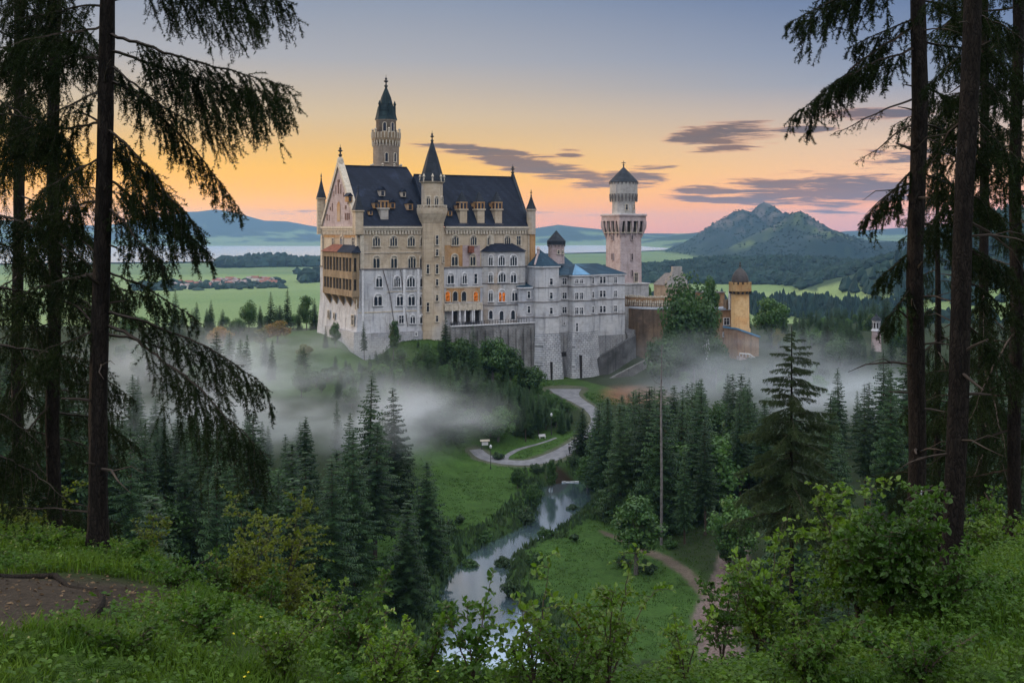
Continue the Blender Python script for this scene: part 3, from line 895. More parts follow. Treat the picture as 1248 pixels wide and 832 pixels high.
# foot of the front corner running down the slope
fb = MB().lathe(2.2, 2.2, [(.8, -40), (2.6, -38.2), (3.9, -34), (4.1, -29.5), (3.4, -26), (2.4, -23)], 20)
pl = MB().prism([(-2.0, -1.7), (24, -1.7), (24, 1), (-2, 1)], -37, -27.6, [(-1.6, -1.35), (24, -1.35), (24, 1), (-1.6, 1)])
pl.prism([(-2.2, -1.8), (1, -1.8), (1, 22), (-2.2, 22)], -37, -27.2, [(-1.8, -1.4), (1, -1.4), (1, 22), (-1.8, 22)])
P.part("plinth", pl, stone("plinth_stone", (.36, .36, .38), (.45, .44, .435), .2, brick=(1.2, .6, .05), mortar=.65, bstr=.5))
st = MB().box(-.55, LX + .3, -.55, -.30, ZS - .18, ZS + .18).box(-.55, -.30, -.30, DL + .3, ZS - .18, ZS + .18)
st.tube([onF(467, 329, -.5)[0:1] + (-.5,) + onF(467, 329, -.5)[1:], onF(476, 362, -.5)[0:1] + (-.5,) + onF(476, 362, -.5)[1:], onF(480, 392, -.6)[0:1] + (-.62,) + onF(480, 392, -.6)[1:]], .12, 6)
st.tube([onF(488.5, 329, -.5)[0:1] + (-.5,) + onF(488.5, 329, -.5)[1:], onF(492.5, 365, -.5)[0:1] + (-.5,) + onF(492.5, 365, -.5)[1:], onF(497, 398, -.8)[0:1] + (-.8,) + onF(497, 398, -.8)[1:]], .12, 6)
P.part("string_course", st, dtrim)
for a_ in [(-.30, 20, -.20, -.002, -6.3, -6.05), (8, 20, -.50, -.352, -16.9, -16.7), (24, 40, -.55, -.352, -16.3, -16.0), (-.2, 20, -.58, -.36, -22.3, -22.0)]:
    P.part("ledge", MB().box(*a_), trim)
# pilasters on the front
for xx in (.3, 21.0, 39.6, LX - .9):
    P.part("pilaster", MB().box(xx, xx + 1.1, -.42, .1, ZS + .2, EZ - 2.2), trim)
for xx in (.6, 12.6, 16.8):
    P.part("pilaster", MB().box(xx, xx + .7, -.7, -.1, -27.2, ZS - .2), trimw)
for yy in (.2, DL - 1.6):
    P.part("pilaster", MB().box(-.42, .1, yy, yy + 1.4, ZS + .2, EZ - 2.2), trim)
# eaves cornice with its row of brackets
co = MB().box(-.7, 20.2, -.75, 0, EZ - .35, EZ + .25).box(25.5, LX + .6, -.75, 0, EZ - .35, EZ + .25).box(-.75, 0, .002, DL + .6, EZ - .35, EZ + .25)
co.box(-.45, 20, -.45, -.002, EZ - .9, EZ - .352).box(25.5, LX + .4, -.45, -.002, EZ - .9, EZ - .352).box(-.45, -.002, .1, DL + .4, EZ - .9, EZ - .352)
corbels(co, 1, 20, -.002, EZ - 1.9, EZ - .902, 22, .4)
corbels(co, 25.5, LX - .5, -.002, EZ - 1.9, EZ - .902, 30, .4)
corbels(co, 1, DL - 1, -.002, EZ - 2.1, EZ - .902, 24, .4, 'y')
P.part("cornice", co, trim)
ob = MB().box(-.12, -.003, 1.6, DL - 1.6, EZ - 2.9, EZ - 2.0)
P.part("frieze", ob, ochre)
# roofs
RL, RR_ = 17.2, 15.0
rf = MB()
rf.add([(.5, -.6, EZ + .25), (XS + .3, -.6, EZ + .25), (XS + .3, DL + .6, EZ + .25), (.5, DL + .6, EZ + .25), (.5, DL / 2, EZ + RL), (20.6, DL / 2, EZ + RL)],
       [(3, 2, 1, 0), (0, 1, 5, 4), (2, 3, 4, 5), (1, 2, 5), (3, 0, 4)])
rf.box(.6, 20.4, DL / 2 - .22, DL / 2 + .22, EZ + RL - .15, EZ + RL + .25)
P.part("roof", rf, slate)
rf = MB()
yr = DR / 2
rf.add([(XS - 4, -.6, EZ + .252), (LX - .6, -.6, EZ + .252), (LX - .6, DR + .5, EZ + .252), (XS - 4, DR + .5, EZ + .252), (XS - 4, yr, EZ + RR_), (LX - .6, yr, EZ + RR_)],
       [(3, 2, 1, 0), (0, 1, 5, 4), (2, 3, 4, 5), (1, 2, 5), (3, 0, 4)])
rf.box(XS - 3.9, LX - .7, yr - .2, yr + .2, EZ + RR_ - .15, EZ + RR_ + .22)
P.part("roof", rf, slate)
# west gable: wall, raised rim, cross and painted panel
gb = MB()
def gable(mb, x0, x1, y0, y1, z0, ap):
    vs = [(x0, y0, z0), (x0, y1, z0), (x0, (y0 + y1) / 2, ap), (x1, y0, z0), (x1, y1, z0), (x1, (y0 + y1) / 2, ap)]
    mb.add(vs, [(0, 2, 1), (3, 4, 5), (0, 1, 4, 3), (1, 2, 5, 4), (2, 0, 3, 5)])
gable(gb, -.10, .9, .4, DL - .4, EZ + .26, EZ + RL + .5)
P.part("gable_wall", gb, pink)
rim_ = MB()
for sg in (0, 1):
    ya, yb = (-.1, DL / 2) if sg == 0 else (DL + .1, DL / 2)
    a0, a1 = (ya, EZ + .3), (yb, EZ + RL + 1.6)
    q = 1.15 if sg == 0 else -1.15
    rim_.add([(-.55, ya, a0[1]), (-.55, yb, a1[1]), (-.55, yb, a1[1] - 1.7), (-.55, ya + q, a0[1]), (1.2, ya, a0[1]), (1.2, yb, a1[1]), (1.2, yb, a1[1] - 1.7), (1.2, ya + q, a0[1])],
             [(0, 1, 2, 3), (4, 7, 6, 5), (0, 4, 5, 1), (2, 6, 7, 3), (1, 5, 6, 2), (3, 7, 4, 0)] if sg == 1 else [(3, 2, 1, 0), (5, 6, 7, 4), (1, 5, 4, 0), (3, 7, 6, 2), (2, 6, 5, 1), (0, 4, 7, 3)])
rim_.lathe(.3, DL / 2, [(1.0, EZ + RL + .6), (.9, EZ + RL + 1.8), (.55, EZ + RL + 2.4)], 8)
P.part("gable_coping", rim_, trim)
fi = MB(); finial(fi, .3, DL / 2, EZ + RL + 2.3, 3.6, .62)
P.part("finial", fi, iron)
pn = MB()
plate(pn, off(arch_pts(2.6, 5.4), 1, 1, 0, 0), 0)
gp = MB(); gp.add([(-.20, DL / 2 + x, EZ + 1.6 + z) for x, z in reversed(arch_pts(2.7, 5.6))], [tuple(range(len(arch_pts(2.7, 5.6))))])
P.part("painted_niche", gp, ochre)
gd = MB()
for yy, zz, w_, h_ in [(5.2, 2.0, .5, 1.8), (7.0, 1.9, .25, 1.6), (8.0, 4.9, .5, .9), (9.6, 4.6, .5, 2.2), (20.4, 2.0, .7, 1.9), (21.8, 2.0, .7, 1.9), (23.2, 2.1, .8, 1.7), (20.6, 5.0, .9, 1.0), (22.3, 6.2, .4, 1.5), (12.6, 9.2, .35, 2.6), (14.6, 9.4, .7, 3.2), (16.6, 9.3, .4, 2.6), (11.0, 8.6, .3, 1.6), (18.9, 8.4, .4, 1.2), (14.9, 12.6, 1.6, .7)]:
    yq = DL - yy
    gd.box(-.24, -.104, yq - w_ / 2, yq + w_ / 2, EZ + zz, EZ + zz + h_)
P.part("painted_figures", gd, plain("brown_paint", (.17, .095, .07), .9, .5, 2))
# the far gable and its finial
g2 = MB(); gable(g2, LX - .6, LX + .3, -.2, DR + .2, EZ + .26, EZ + RR_ + 1.0)
P.part("gable_wall", g2, gspire)
fi = MB(); finial(fi, LX - .2, yr, EZ + RR_ + .9, 3.0, .6); P.part("finial", fi, iron)
# corner turrets with stone spires
def turret(x, y, r, z0, z1, zs, square=False, m=cream, ms=gspire, rot=0):
    mb = MB()
    n = 4 if square else 8
    ph = math.pi / n
    mb.lathe(x, y, [(r * 1.02, z0), (r, z1 - .5), (r * 1.22, z1 - .35), (r * 1.22, z1)], n, ph)
    q = P.part("turret", mb, m)
    sp = MB().lathe(x, y, [(r * 1.18, z1 + .002), (r * .62, z1 + (zs - z1) * .45), (.10, zs)], n, ph)
    finial(sp, x, y, zs - .4, 2.2, .28)
    P.part("spire", sp, ms, parent=q)
turret(-.1, DL + .1, 1.25, EZ - 2, 9.3, 14.8)
turret(-.1, .2, 1.55, EZ - 2, 5.2, 10.4, True)
turret(LX + .2, -.1, 1.3, EZ - 2, 6.0, 10.0)
tq = MB().box(LX - .5, LX + 1.1, -1.0, .6, -9.5, EZ - 2.01); P.part("corner_pier", tq, ochre)
# dormers and stone chimneys on the roof
def slope_y(x, z):                                      # front roof surface: y at height z
    return (z - EZ - .25) / (RL if x < XS else RR_) * (DL / 2 if x < XS else yr) - .6
def chimney(px, p_top, p_bot, wpx, cone, ymid):
    x, zt = onF(px, p_top, ymid); _, zb = onF(px, p_bot, ymid)
    hw = wpx * .5 * .235
    mb = MB().box(x - hw, x + hw, ymid - .1, ymid + 2.4, zb, zt - 1.6)
    mb.box(x - hw * 1.35, x + hw * 1.35, ymid - .35, ymid + 2.6, zb + .3, zb + .9).box(x - hw * 1.3, x + hw * 1.3, ymid - .3, ymid + 2.5, zt - 1.6, zt - 1.15)
    q = P.part("dormer_shaft", mb, cream)
    tp = MB()
    for sx_ in (-1, 0, 1):
        tp.box(x + sx_ * hw * .95 - .13, x + sx_ * hw * .95 + .13, ymid - .1, ymid + .2, zt - 1.15, zt + .5)
        tp.box(x + sx_ * hw * .95 - .13, x + sx_ * hw * .95 + .13, ymid + 1.9, ymid + 2.2, zt - 1.15, zt + .5)
    tp.box(x - hw * 1.1, x + hw * 1.1, ymid - .2, ymid + 2.3, zt + .5, zt + .8)
    P.part("belfry", tp, ochre, parent=q)
    if cone:
        cp = MB().roof_to([(x - hw * 1.1, ymid - .2), (x + hw * 1.1, ymid - .2), (x + hw * 1.1, ymid + 2.3), (x - hw * 1.1, ymid + 2.3)], zt + .802, (x, ymid + 1.05, zt + 4.0))
        P.part("dormer_cap", cp, gspire, parent=q)
chimney(468.5, 248, 273, 9.5, False, 1.2)
for px in (564.7, 586, 607.5):
    chimney(px, 249.5, 277, 9.5, True, .2)
def dormer(px, py, wv, hv):
    x, z = onF(px, py, 6)
    y = slope_y(x, z)
    x, z = onF(px, py, y)
    y = slope_y(x, z) - .5
    mb = MB().box(x - wv / 2, x + wv / 2, y, y + 2.4, z, z + hv)
    q = P.part("dormer", mb, ochre if py > 245 else cream)
    dr = MB(); dr.add([(x - wv / 2 - .2, y - .25, z + hv), (x + wv / 2 + .2, y - .25, z + hv), (x, y - .25, z + hv + wv * .75), (x - wv / 2 - .2, y + 3, z + hv), (x + wv / 2 + .2, y + 3, z + hv), (x, y + 3, z + hv + wv * .75)],
                      [(0, 1, 2), (4, 3, 5), (0, 2, 5, 3), (2, 1, 4, 5), (1, 0, 3, 4)])
    P.part("dormer_roof", dr, slate, parent=q)
    wn = MB(); plate(wn, off(rect_pts(wv * .55, hv * .75), 1, 1, x, z + .15), y - .03)
    P.part("dormer_window", wn, glass, parent=q)
for px, py, a_, b_ in [(457.7, 254, 1.4, 1.5), (477.6, 254, 1.5, 1.6), (465.6, 239, 1.5, 1.6), (491.5, 240, 1.2, 1.4), (499, 256, 1.7, 1.8), (426, 246, 1.3, 1.5), (547.5, 263, 1.3, 1.4), (556.5, 255, 1.0, 1.2), (577, 252, .9, 1.1), (599, 252, .9, 1.1), (451, 262, 1.0, 1.1), (512, 262, 1.0, 1.1)]:
    dormer(px, py, a_, b_)
# front stair tower
tx, _ = onF(527, 300, -.6)
ty = -.4
sx_ = []
Zt = lambda py: (HOR - py) * 294.5 / F
stw = MB().lathe(tx, ty, [(3.75, -37), (3.45, -24), (3.3, Zt(330)), (3.25, Zt(272))], 8, R(22.5))
P.part("stair_tower", stw, cream)
stw2 = MB().lathe(tx, ty, [(3.25, Zt(271.9)), (3.5, Zt(268)), (4.15, Zt(260)), (4.25, Zt(256)), (4.25, Zt(253.5)), (3.9, Zt(253.4)), (3.9, Zt(255.5)), (2.95, Zt(255.6)), (2.95, Zt(224)), (3.3, Zt(222.5)), (3.35, Zt(221))], 8, R(22.5))
q = P.part("tower_gallery", stw2, cream)
bb = MB()
for k in range(24):
    a = 2 * math.pi * k / 24
    bb.box(tx + 3.98 * math.cos(a) - .12, tx + 3.98 * math.cos(a) + .12, ty + 3.98 * math.sin(a) - .12, ty + 3.98 * math.sin(a) + .12, Zt(253.4), Zt(250.6))
bb.lathe(tx, ty, [(4.15, Zt(250.6)), (4.15, Zt(249.8)), (3.85, Zt(249.8)), (3.85, Zt(250.6))], 8, R(22.5), False)
P.part("gallery_railing", bb, trim, parent=q)
sp = MB().lathe(tx, ty, [(3.55, Zt(220.9)), (3.1, Zt(215)), (1.65, Zt(192)), (.30, Zt(173))], 8, R(22.5))
q2 = P.part("tower_spire", sp, gspire)
fi = MB(); finial(fi, tx, ty, Zt(174), 3.4, .5)
P.part("finial", fi, iron, parent=q2)
for k in range(8):
    a = R(45 * k + 22.5)
    dn = MB().lathe(tx + 3.3 * math.cos(a), ty + 3.3 * math.sin(a), [(.28, Zt(222)), (.22, Zt(217)), (.42, Zt(215.5)), (.05, Zt(212))], 6)
    P.part("crocket", dn, trim, parent=q2)
def twin(px, py, wdt, h, nx, kind='rect', mp=None):
    """window on the facet of the stair tower that looks along nx (degrees from straight ahead)"""
    a = R(nx); nv = (math.sin(a), -math.cos(a)); rr_ = 3.33 * math.cos(R(22.5)) + .10
    z = Zt(py)
    P.win(kind, tx + nv[0] * rr_, ty + nv[1] * rr_, z, wdt, h, nv, trim, mp or glass)
for px, py, nx in [(533, 298, 0), (533, 311, 0), (526, 333, -45), (533.5, 333, 0), (536.5, 320, 45), (533.5, 347, 0), (533.5, 366, 0), (526.5, 379, -45), (535, 391, 0)]:
    twin(px, py, .62, 2.3 if py in (298, 333, 379) else 1.5, nx)
for nx in (-45, 0, 45):
    a = R(nx); nv = (math.sin(a), -math.cos(a)); r3 = 2.95 * math.cos(R(22.5)) + .02
    P.win('twin', tx + nv[0] * r3, ty + nv[1] * r3, Zt(250), .9, 2.0, nv, trim, glass)
# windows of the front
def fw(kind, px, py, wdt, h, d=0.0, mp=None, mf=None):
    x, z = onF(px, py, d)
    P.win(kind, x, d, z - h * .5, wdt, h, (0, -1), mf, mp)
for px, k, wv in [(458.5, 'triple', 1.75), (479.4, 'triple', 1.75), (501, 'triple', 1.75), (515.4, 'twin', 1.4)]:
    fw(k, px, 294.5, wv, 2.35, 0, None, trim)
for px, k, wv in [(458.5, 'twin', 1.6), (479.9, 'twin', 1.5), (501.7, 'triple', 1.9), (515.2, 'triple', 1.6)]:
    fw(k, px, 320, wv, 2.9, 0, None, trim)
for px, k, wv in [(461.8, 'twin', 1.5), (483.7, 'triple', 1.5), (500.5, 'triple', 2.0), (514.7, 'twin', 1.3)]:
    fw(k, px, 343.7, wv, 2.5, -.36)
for px, k, wv in [(460.4, 'twin', 2.0), (487.3, 'twin', 1.7), (501.3, 'twin', 1.7), (514, 'twin', 1.4)]:
    fw(k, px, 366, wv, 2.7, -.36)
for px, k, wv in [(489, 'rect', 1.2), (502.7, 'twin', 1.2), (514.7, 'twin', 1.3)]:
    fw(k, px, 389.5, wv, 1.9, -.80)
fw('rect', 507, 407, .4, .7, -1.4)
for px, k, wv in [(554.6, 'triple', 1.75), (576.7, 'triple', 1.7), (597.2, 'triple', 1.6), (618, 'triple', 1.6), (632, 'rect', 1.1)]:
    fw(k, px, 293.5, wv, 2.35, 0, None, trim)
for px, k, wv in [(553.9, 'twin', 1.6), (576, 'twin', 1.4)]:
    fw(k, px, 317.5, wv, 2.7, -.06, None, trim)
for px, k, wv in [(549, 'twin', 1.7), (566, 'twin', 1.1), (579.6, 'rect', .8)]:
    fw(k, px, 340, wv, 2.5, -.36)
for px, m_ in [(545.5, lit), (554.6, glass), (565.2, glass), (579.6, lit)]:
    fw('arch', px, 361.5, 1.25, 2.5, -.44, m_, trim)
# orange plaster bays on the upper right wall
op = MB(); xa, za = onF(542, 299, 0); xb, zb = onF(585, 324, 0); xm, _ = onF(563.5, 310, 0)
op.box(xa, xm, -.06, -.003, zb, za)
P.part("plaster_panel", op, ochre)
op = MB().box(xm + .05, xb, -.05, -.003, zb, za); P.part("plaster_panel", op, pink)
x1, z1 = onF(544, 350.5, -.36); x2, z2 = onF(585, 367, -.36)
op = MB().box(x1, x2, -.42, -.353, z2, z1); P.part("plaster_panel", op, ochre)
# arcade with its balcony
xb0, zb0 = onF(541, 371, -1.6); xb1, zb1 = onF(586, 377, -1.6)
bl = MB().box(xb0, xb1, -2.3, -.36, zb1, zb1 + .5).box(xb0, xb1, -2.3, -2.1, zb1 + .502, zb0).box(xb0 - .1, xb1 + .1, -2.4, -2.0, zb0 + .002, zb0 + .25)
for k in range(9):
    xx = xb0 + (xb1 - xb0) * k / 8
    bl.box(xx - .15, xx + .15, -2.45, -2.06, zb1 - .1, zb0 + .003)
P.part("balcony", bl, trim)
ac = MB()
_, zf_ = onF(560, 393, -2.2)
xs = [onF(p, 386, -2.2)[0] for p in (556, 571.4, 582.5)]
for xx in xs:
    ring(ac, off(arch_pts(2.7, 4.6), 1, 1, xx, zf_), off(arch_pts(1.95, 4.15), 1, 1, xx, zf_), -2.25, -.4)
P.part("arcade", ac, trimw)
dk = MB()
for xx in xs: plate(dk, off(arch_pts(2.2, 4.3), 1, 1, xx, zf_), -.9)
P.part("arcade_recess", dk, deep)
aw = MB().box(xb0, xb1, -1.7, -.36, zf_ + 4.35, zb1 - .004); P.part("arcade_wall", aw, cream)
# projecting bay with hipped roof
bx0, _ = onF(586.5, 340, 0); bx1, _ = onF(602, 340, -3.2); bx2, _ = onF(640, 340, -3.2)
_, bzt = onF(610, 306.5, -3.2)
bay = [(bx0, -.1), (bx0 + 1.2, -1.9), (bx1, -3.2), (bx2, -3.2), (bx2, -.1)]
P.part("bay_wall", MB().prism(bay, -29, bzt), stone("grey_limestone", (.44, .44, .45), (.51, .49, .47), .2, brick=(1.1, .5, .03), c3=(.47, .39, .32), mortar=.8, bstr=.25, streak=.4))
bo = [(bx0 - .4, 0), (bx0 + .9, -2.3), (bx1, -3.7), (bx2 + .4, -3.7), (bx2 + .4, 0)]
br = MB(); zt_ = bzt + 2.3
br.add([(x, y, bzt + .002) for x, y in bo] + [(bx0 + 3, -.02, zt_), (bx2 - 2.5, -.02, zt_)], [(4, 3, 2, 1, 0), (0, 1, 5), (1, 2, 5), (2, 3, 6, 5), (3, 4, 6)])
P.part("bay_roof", br, slate)
bs = MB()
for py in (325, 345.5, 371.5):
    z = onF(620, py, -3.2)[1]
    pts = [(bx0 - .05, -.1), (bx0 + 1.1, -2.0), (bx1 - .02, -3.35), (bx2 + .1, -3.35), (bx2 + .1, -.1)]
    bs.prism(pts, z - .12, z + .12)
P.part("bay_ledge", bs, dtrim)
nb_ = Vector((bx1 - bx0 - 1.2, -1.3, 0)); nb_ = (nb_.y, -nb_.x); ln = math.hypot(*nb_); nb_ = (nb_[0] / ln, nb_[1] / ln)
mx_, my_ = (bx0 + 1.2 + bx1) / 2, (-1.9 - 3.2) / 2
for py, k, h in [(318, 'twin', 2.5), (339, 'twin', 2.3), (361.5, 'twin', 2.6), (384, 'arch', 2.2)]:
    P.win(k, mx_ + nb_[0] * .02, my_ + nb_[1] * .02, onF(596, py, -2.5)[1] - h / 2, 1.0, h, nb_, trimw, glass)
for px, py, k, wv, h, m_ in [(611, 318, 'triple', 1.7, 2.5, glass), (625.5, 318, 'triple', 1.9, 2.6, glass), (611.5, 338.5, 'triple', 2.0, 2.4, glass), (625.5, 339, 'twin', 1.5, 2.4, glass),
                              (611.5, 361, 'twin', 1.8, 2.9, lit), (627, 361, 'twin', 1.5, 2.7, glass), (611, 385, 'arch', 1.2, 2.5, glass), (625, 384, 'arch', 1.15, 2.4, glass)]:
    fw(k, px, py, wv, h, -3.2, m_)
# oriel: two storeys of columned loggia on the gable wall
yo0, _ = onG(394, 340, -2.2); yo1, _ = onG(430, 340, -2.2)
ylo, yhi = yo1, yo0
_, zo1 = onG(412, 307.5, -2.2); _, zo0 = onG(412, 358, -2.2)
P.part("oriel_wall", MB().box(-2.0, -.3, ylo + .3, yhi - .3, zo0 + .3, zo1), deep)
orl = MB()
zm = (zo0 + zo1) / 2 - .2
for z0_, z1_ in [(zo0 - .3, zo0 + 1.4), (zm - 1.1, zm + .9), (zo1 - 1.3, zo1 + .1)]:
    orl.box(-2.4, -.3, ylo, yhi, z0_, z1_)
for zz0, zz1 in [(zo0 + 1.402, zm - 1.102), (zm + .902, zo1 - 1.302)]:
    for k in range(10):
        yy = ylo + .35 + (yhi - ylo - .7) * k / 9
        w2 = .42 if k in (0, 3, 6, 9) else .2
        orl.box(-2.3, -1.9, yy - w2, yy + w2, zz0, zz1)
    orl.box(-1.2, -.4, ylo, ylo + .4, zz0, zz1)
q = P.part("oriel", orl, oriel_m)
oc = MB()
for k in range(5):
    yy = ylo + .9 + (yhi - ylo - 1.8) * k / 4
    oc.add([(-2.2, yy - .7, zo0 - .302), (-2.2, yy + .7, zo0 - .302), (-.3, yy + .7, zo0 - .302), (-.3, yy - .7, zo0 - .302), (-.34, yy + .35, zo0 - 3.4), (-.34, yy - .35, zo0 - 3.4)],
           [(0, 1, 2, 3), (0, 5, 4, 1), (1, 4, 2), (0, 3, 5), (2, 4, 5, 3)])
P.part("oriel_bracket", oc, oriel_m, parent=q)
orr = MB()
orr.add([(-2.9, ylo - .5, zo1 + .102), (-2.9, yhi + .4, zo1 + .102), (-.02, yhi + .4, zo1 + .102), (-.02, ylo - .5, zo1 + .102), (-.02, ylo + 2, zo1 + 2.1), (-.02, yhi - 2, zo1 + 2.1)],
        [(0, 1, 2, 3), (1, 0, 4, 5), (0, 3, 4), (2, 1, 5), (3, 2, 5, 4)])
P.part("oriel_roof", orr, redtile if False else slate, parent=q)
orr2 = MB()
orr2.add([(-2.95, ylo + (yhi - ylo) * .45, zo1 + .14), (-2.95, yhi + .42, zo1 + .14), (-.06, yhi - 2, zo1 + 2.14), (-.06, ylo + (yhi - ylo) * .55, zo1 + 2.14)], [(3, 2, 1, 0)])
P.part("red_tile_patch", orr2, redtile, parent=q)
def gw(kind, px, py, wdt, h, a=-.0, mp=None, mf=None):
    y, z = onG(px, py, a)
    P.win(kind, a, y, z - h / 2, wdt, h, (-1, 0), mf or trim, mp)
for px, py, k, wv, h, m_ in [(406, 295.5, 'rect', 1.3, 2.0, glass), (417, 295, 'twin', 1.8, 2.6, glassb), (430.5, 295.5, 'rect', 1.4, 2.2, glass)]:
    gw(k, px, py, wv, h, 0, m_)
gw('rect', 433.5, 320.5, 1.3, 2.6, 0, glassb)
for px, py, k, wv, h in [(433.5, 344, 'arch', 1.0, 2.4), (434.2, 372, 'rect', .5, 2.2), (430, 390.5, 'rect', 1.4, 2.4), (400.5, 383, 'arch', .9, 2.0), (407, 385, 'rect', .7, 1.4)]:
    gw(k, px, py, wv, h, -.40 if py < 366 else -1.0)
# terrace railing and red awning box
rb = MB(); xq, zq = onF(574, 303.5, -.6); rb.box(xq - .8, xq + .8, -1.1, -.07, zq - 1.0, zq + .9); P.part("red_balcony_box", rb, redtile)

# ---------------------------------------------------------------- main tower behind the ridge
def Zr(py, Y): return (HOR - py) * Y / F
TY = 322.0
txc, tyc = to_castle((470.5 - 624) * TY / F, TY)
T = Bld("round_tower", "tallest round cream tower with dark green spire rising behind the slate roof", "tower", float(txc), float(tyc), -30)
z_ = lambda py: Zr(py, TY)
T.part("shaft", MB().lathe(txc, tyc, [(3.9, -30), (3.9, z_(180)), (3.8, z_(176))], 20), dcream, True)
bs = MB().lathe(txc, tyc, [(4.0, z_(214)), (4.6, z_(213)), (4.65, z_(206)), (4.75, z_(205)), (4.75, z_(203.5)), (3.95, z_(203.4))], 20)
for k in range(8):
    a = R(45 * k + 10); bs.lathe(txc + 4.6 * math.cos(a), tyc + 4.6 * math.sin(a), [(.35, z_(205)), (.3, z_(202.5)), (.5, z_(201.5)), (.1, z_(200))], 6)
T.part("lower_gallery", bs, trim)
gl_ = MB().lathe(txc, tyc, [(3.85, z_(176.1)), (4.15, z_(174)), (4.35, z_(171.5)), (4.35, z_(169)), (4.3, z_(162)), (4.05, z_(162)), (4.05, z_(168)), (3.1, z_(168.1))], 20)
q = T.part("gallery", gl_, oriel_m)
cb = MB()
for k in range(26):
    a = 2 * math.pi * k / 26
    cb.lathe(txc + 4.1 * math.cos(a), tyc + 4.1 * math.sin(a), [(.12, z_(179)), (.26, z_(174)), (.26, z_(171.6))], 5)
for k in range(26):
    a = 2 * math.pi * (k + .5) / 26
    cb.lathe(txc + 4.36 * math.cos(a), tyc + 4.36 * math.sin(a), [(.16, z_(169)), (.16, z_(162))], 5)
for k in range(6):
    a = R(60 * k + 20); cb.lathe(txc + 4.2 * math.cos(a), tyc + 4.2 * math.sin(a), [(.34, z_(163)), (.34, z_(159)), (.5, z_(158.5)), (.06, z_(156.5))], 6)
T.part("gallery_bracket", cb, trim, parent=q)
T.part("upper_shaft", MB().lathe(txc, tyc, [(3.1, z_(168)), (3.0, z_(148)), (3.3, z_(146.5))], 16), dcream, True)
sp = MB().lathe(txc, tyc, [(3.4, z_(146.4)), (3.15, z_(143)), (2.5, z_(131)), (2.35, z_(130)), (2.1, z_(128.5)), (1.5, z_(119)), (.30, z_(107))], 8, R(22.5))
q = T.part("spire", sp, gcopper)
fi = MB(); finial(fi, txc, tyc, z_(108), 4.2, .62); T.part("finial", fi, iron, parent=q)
tr_ = MB()
for a in (R(200), R(340), R(270), R(90)):
    tr_.lathe(txc + 2.6 * math.cos(a), tyc + 2.6 * math.sin(a), [(.38, z_(140)), (.32, z_(129)), (.5, z_(127.5)), (.05, z_(123))], 6)
T.part("spirelet", tr_, gcopper, parent=q)
for py, wv, h, angs, r in [(193, .7, 2.4, (250, 290), 3.93), (156, .8, 2.4, (240, 285), 3.08)]:
    for ad in angs:
        a = R(ad - 29 + 29); nv = (math.cos(a), math.sin(a))
        T.win('arch', txc + nv[0] * r, tyc + nv[1] * r, z_(py) - h / 2, wv, h, nv, trim, glass)

# ---------------------------------------------------------------- white wing with its stone buttress towers
Wg = Bld("white_wing", "white stone wing with teal hipped roofs above rough-hewn buttress towers", "castle wing", 60, -4, -44)
YF = -7.0
zW = lambda py, px=705, d=YF: onF(px, py, d)[1]
xA0, xA1 = onF(634, 360, -5)[0], onF(655.5, 360, -5)[0]
xB0, xB1 = onF(656, 360, -8.2)[0], onF(681, 360, -8.2)[0]
xC1 = onF(694.5, 360, YF)[0]
xD1, xD2 = onF(717, 360, -9.0)[0], onF(727, 360, YF)[0]
xE1 = onF(761.5, 360, YF)[0]
ZB = zW(404)                                             # top of the rough base
zE = zW(335)
segA = [(xA0, 2), (xA0, -4.2), (xA0 + 1.5, -5.2), (xA1 + .2, -5.2), (xA1 + .2, 2)]
segB = [(xB0, -2), (xB0, -6.6), (xB0 + 1.7, -8.3), (xB1, -8.3), (xB1, -2)]
segC = [(xB1 - .5, 6), (xB1 - .5, YF + .8), (xC1 + .5, YF + .8), (xC1 + .5, 6)]
segD = [(xC1, 4), (xC1, -8.6), (xC1 + .5, -9.1), (xD1, -9.1), (xD2, YF - .3), (xD2, 4)]
segE = [(xD2 - .4, 7), (xD2 - .4, YF), (xE1, YF), (xE1, 7)]
zAt, zBt = zW(350, 645, -5), zW(324.5, 668, -8.2)
wm_ = MB()
wm_.prism(segA, ZB - 4, zAt); wm_.prism(segB, ZB + .002, zBt); wm_.prism(segC, ZB, zE - .01); wm_.prism(segD, ZB + .004, zE); wm_.prism(segE, ZB - 1.5, zE - .02)
Wg.part("wall", wm_, white)
def grow(poly, g):
    cxm = sum(p[0] for p in poly) / len(poly)
    return [(x + (g if x > cxm else -g), y - g if y < 0 else y) for x, y in poly]
bm_ = MB()
for sgm, g, zb in [(segB, 1.2, -46), (segD, 1.1, -47)]:
    bm_.prism(grow(sgm, g), zb, ZB + .001, grow(sgm, .12))
Wg.part("buttress_tower", bm_, rustic)
bm_ = MB().prism(grow(segC, .0), -46, ZB - .004).prism(grow(segE, .15), -46, ZB - 1.504)
Wg.part("foundation", bm_, stone("grey_foundation", (.27, .27, .28), (.37, .365, .36), .2, brick=(1.2, .6, .06), c3=(.28, .28, .29), mortar=.55, bstr=.7, streak=.6))
for px, d, sg in [(671, -8.25, segB), (709, -9.05, segD)]:
    x, z = onF(px - (671 - 672 if sg is segB else 1), 452 if sg is segB else 448, d - .9)
    Wg.part("arrow_slit", MB().box(x - .32, x + .32, d - 1.08, d - .2, z - (2.6 if sg is segB else 3.4), z + (2.6 if sg is segB else 3.6)), deep)
x, z = onF(687, 432, YF + .8); Wg.part("arrow_slit", MB().box(x - 1, x + .8, YF + .72, YF + 1.2, z - .5, z + .8), deep)
sc_ = MB()
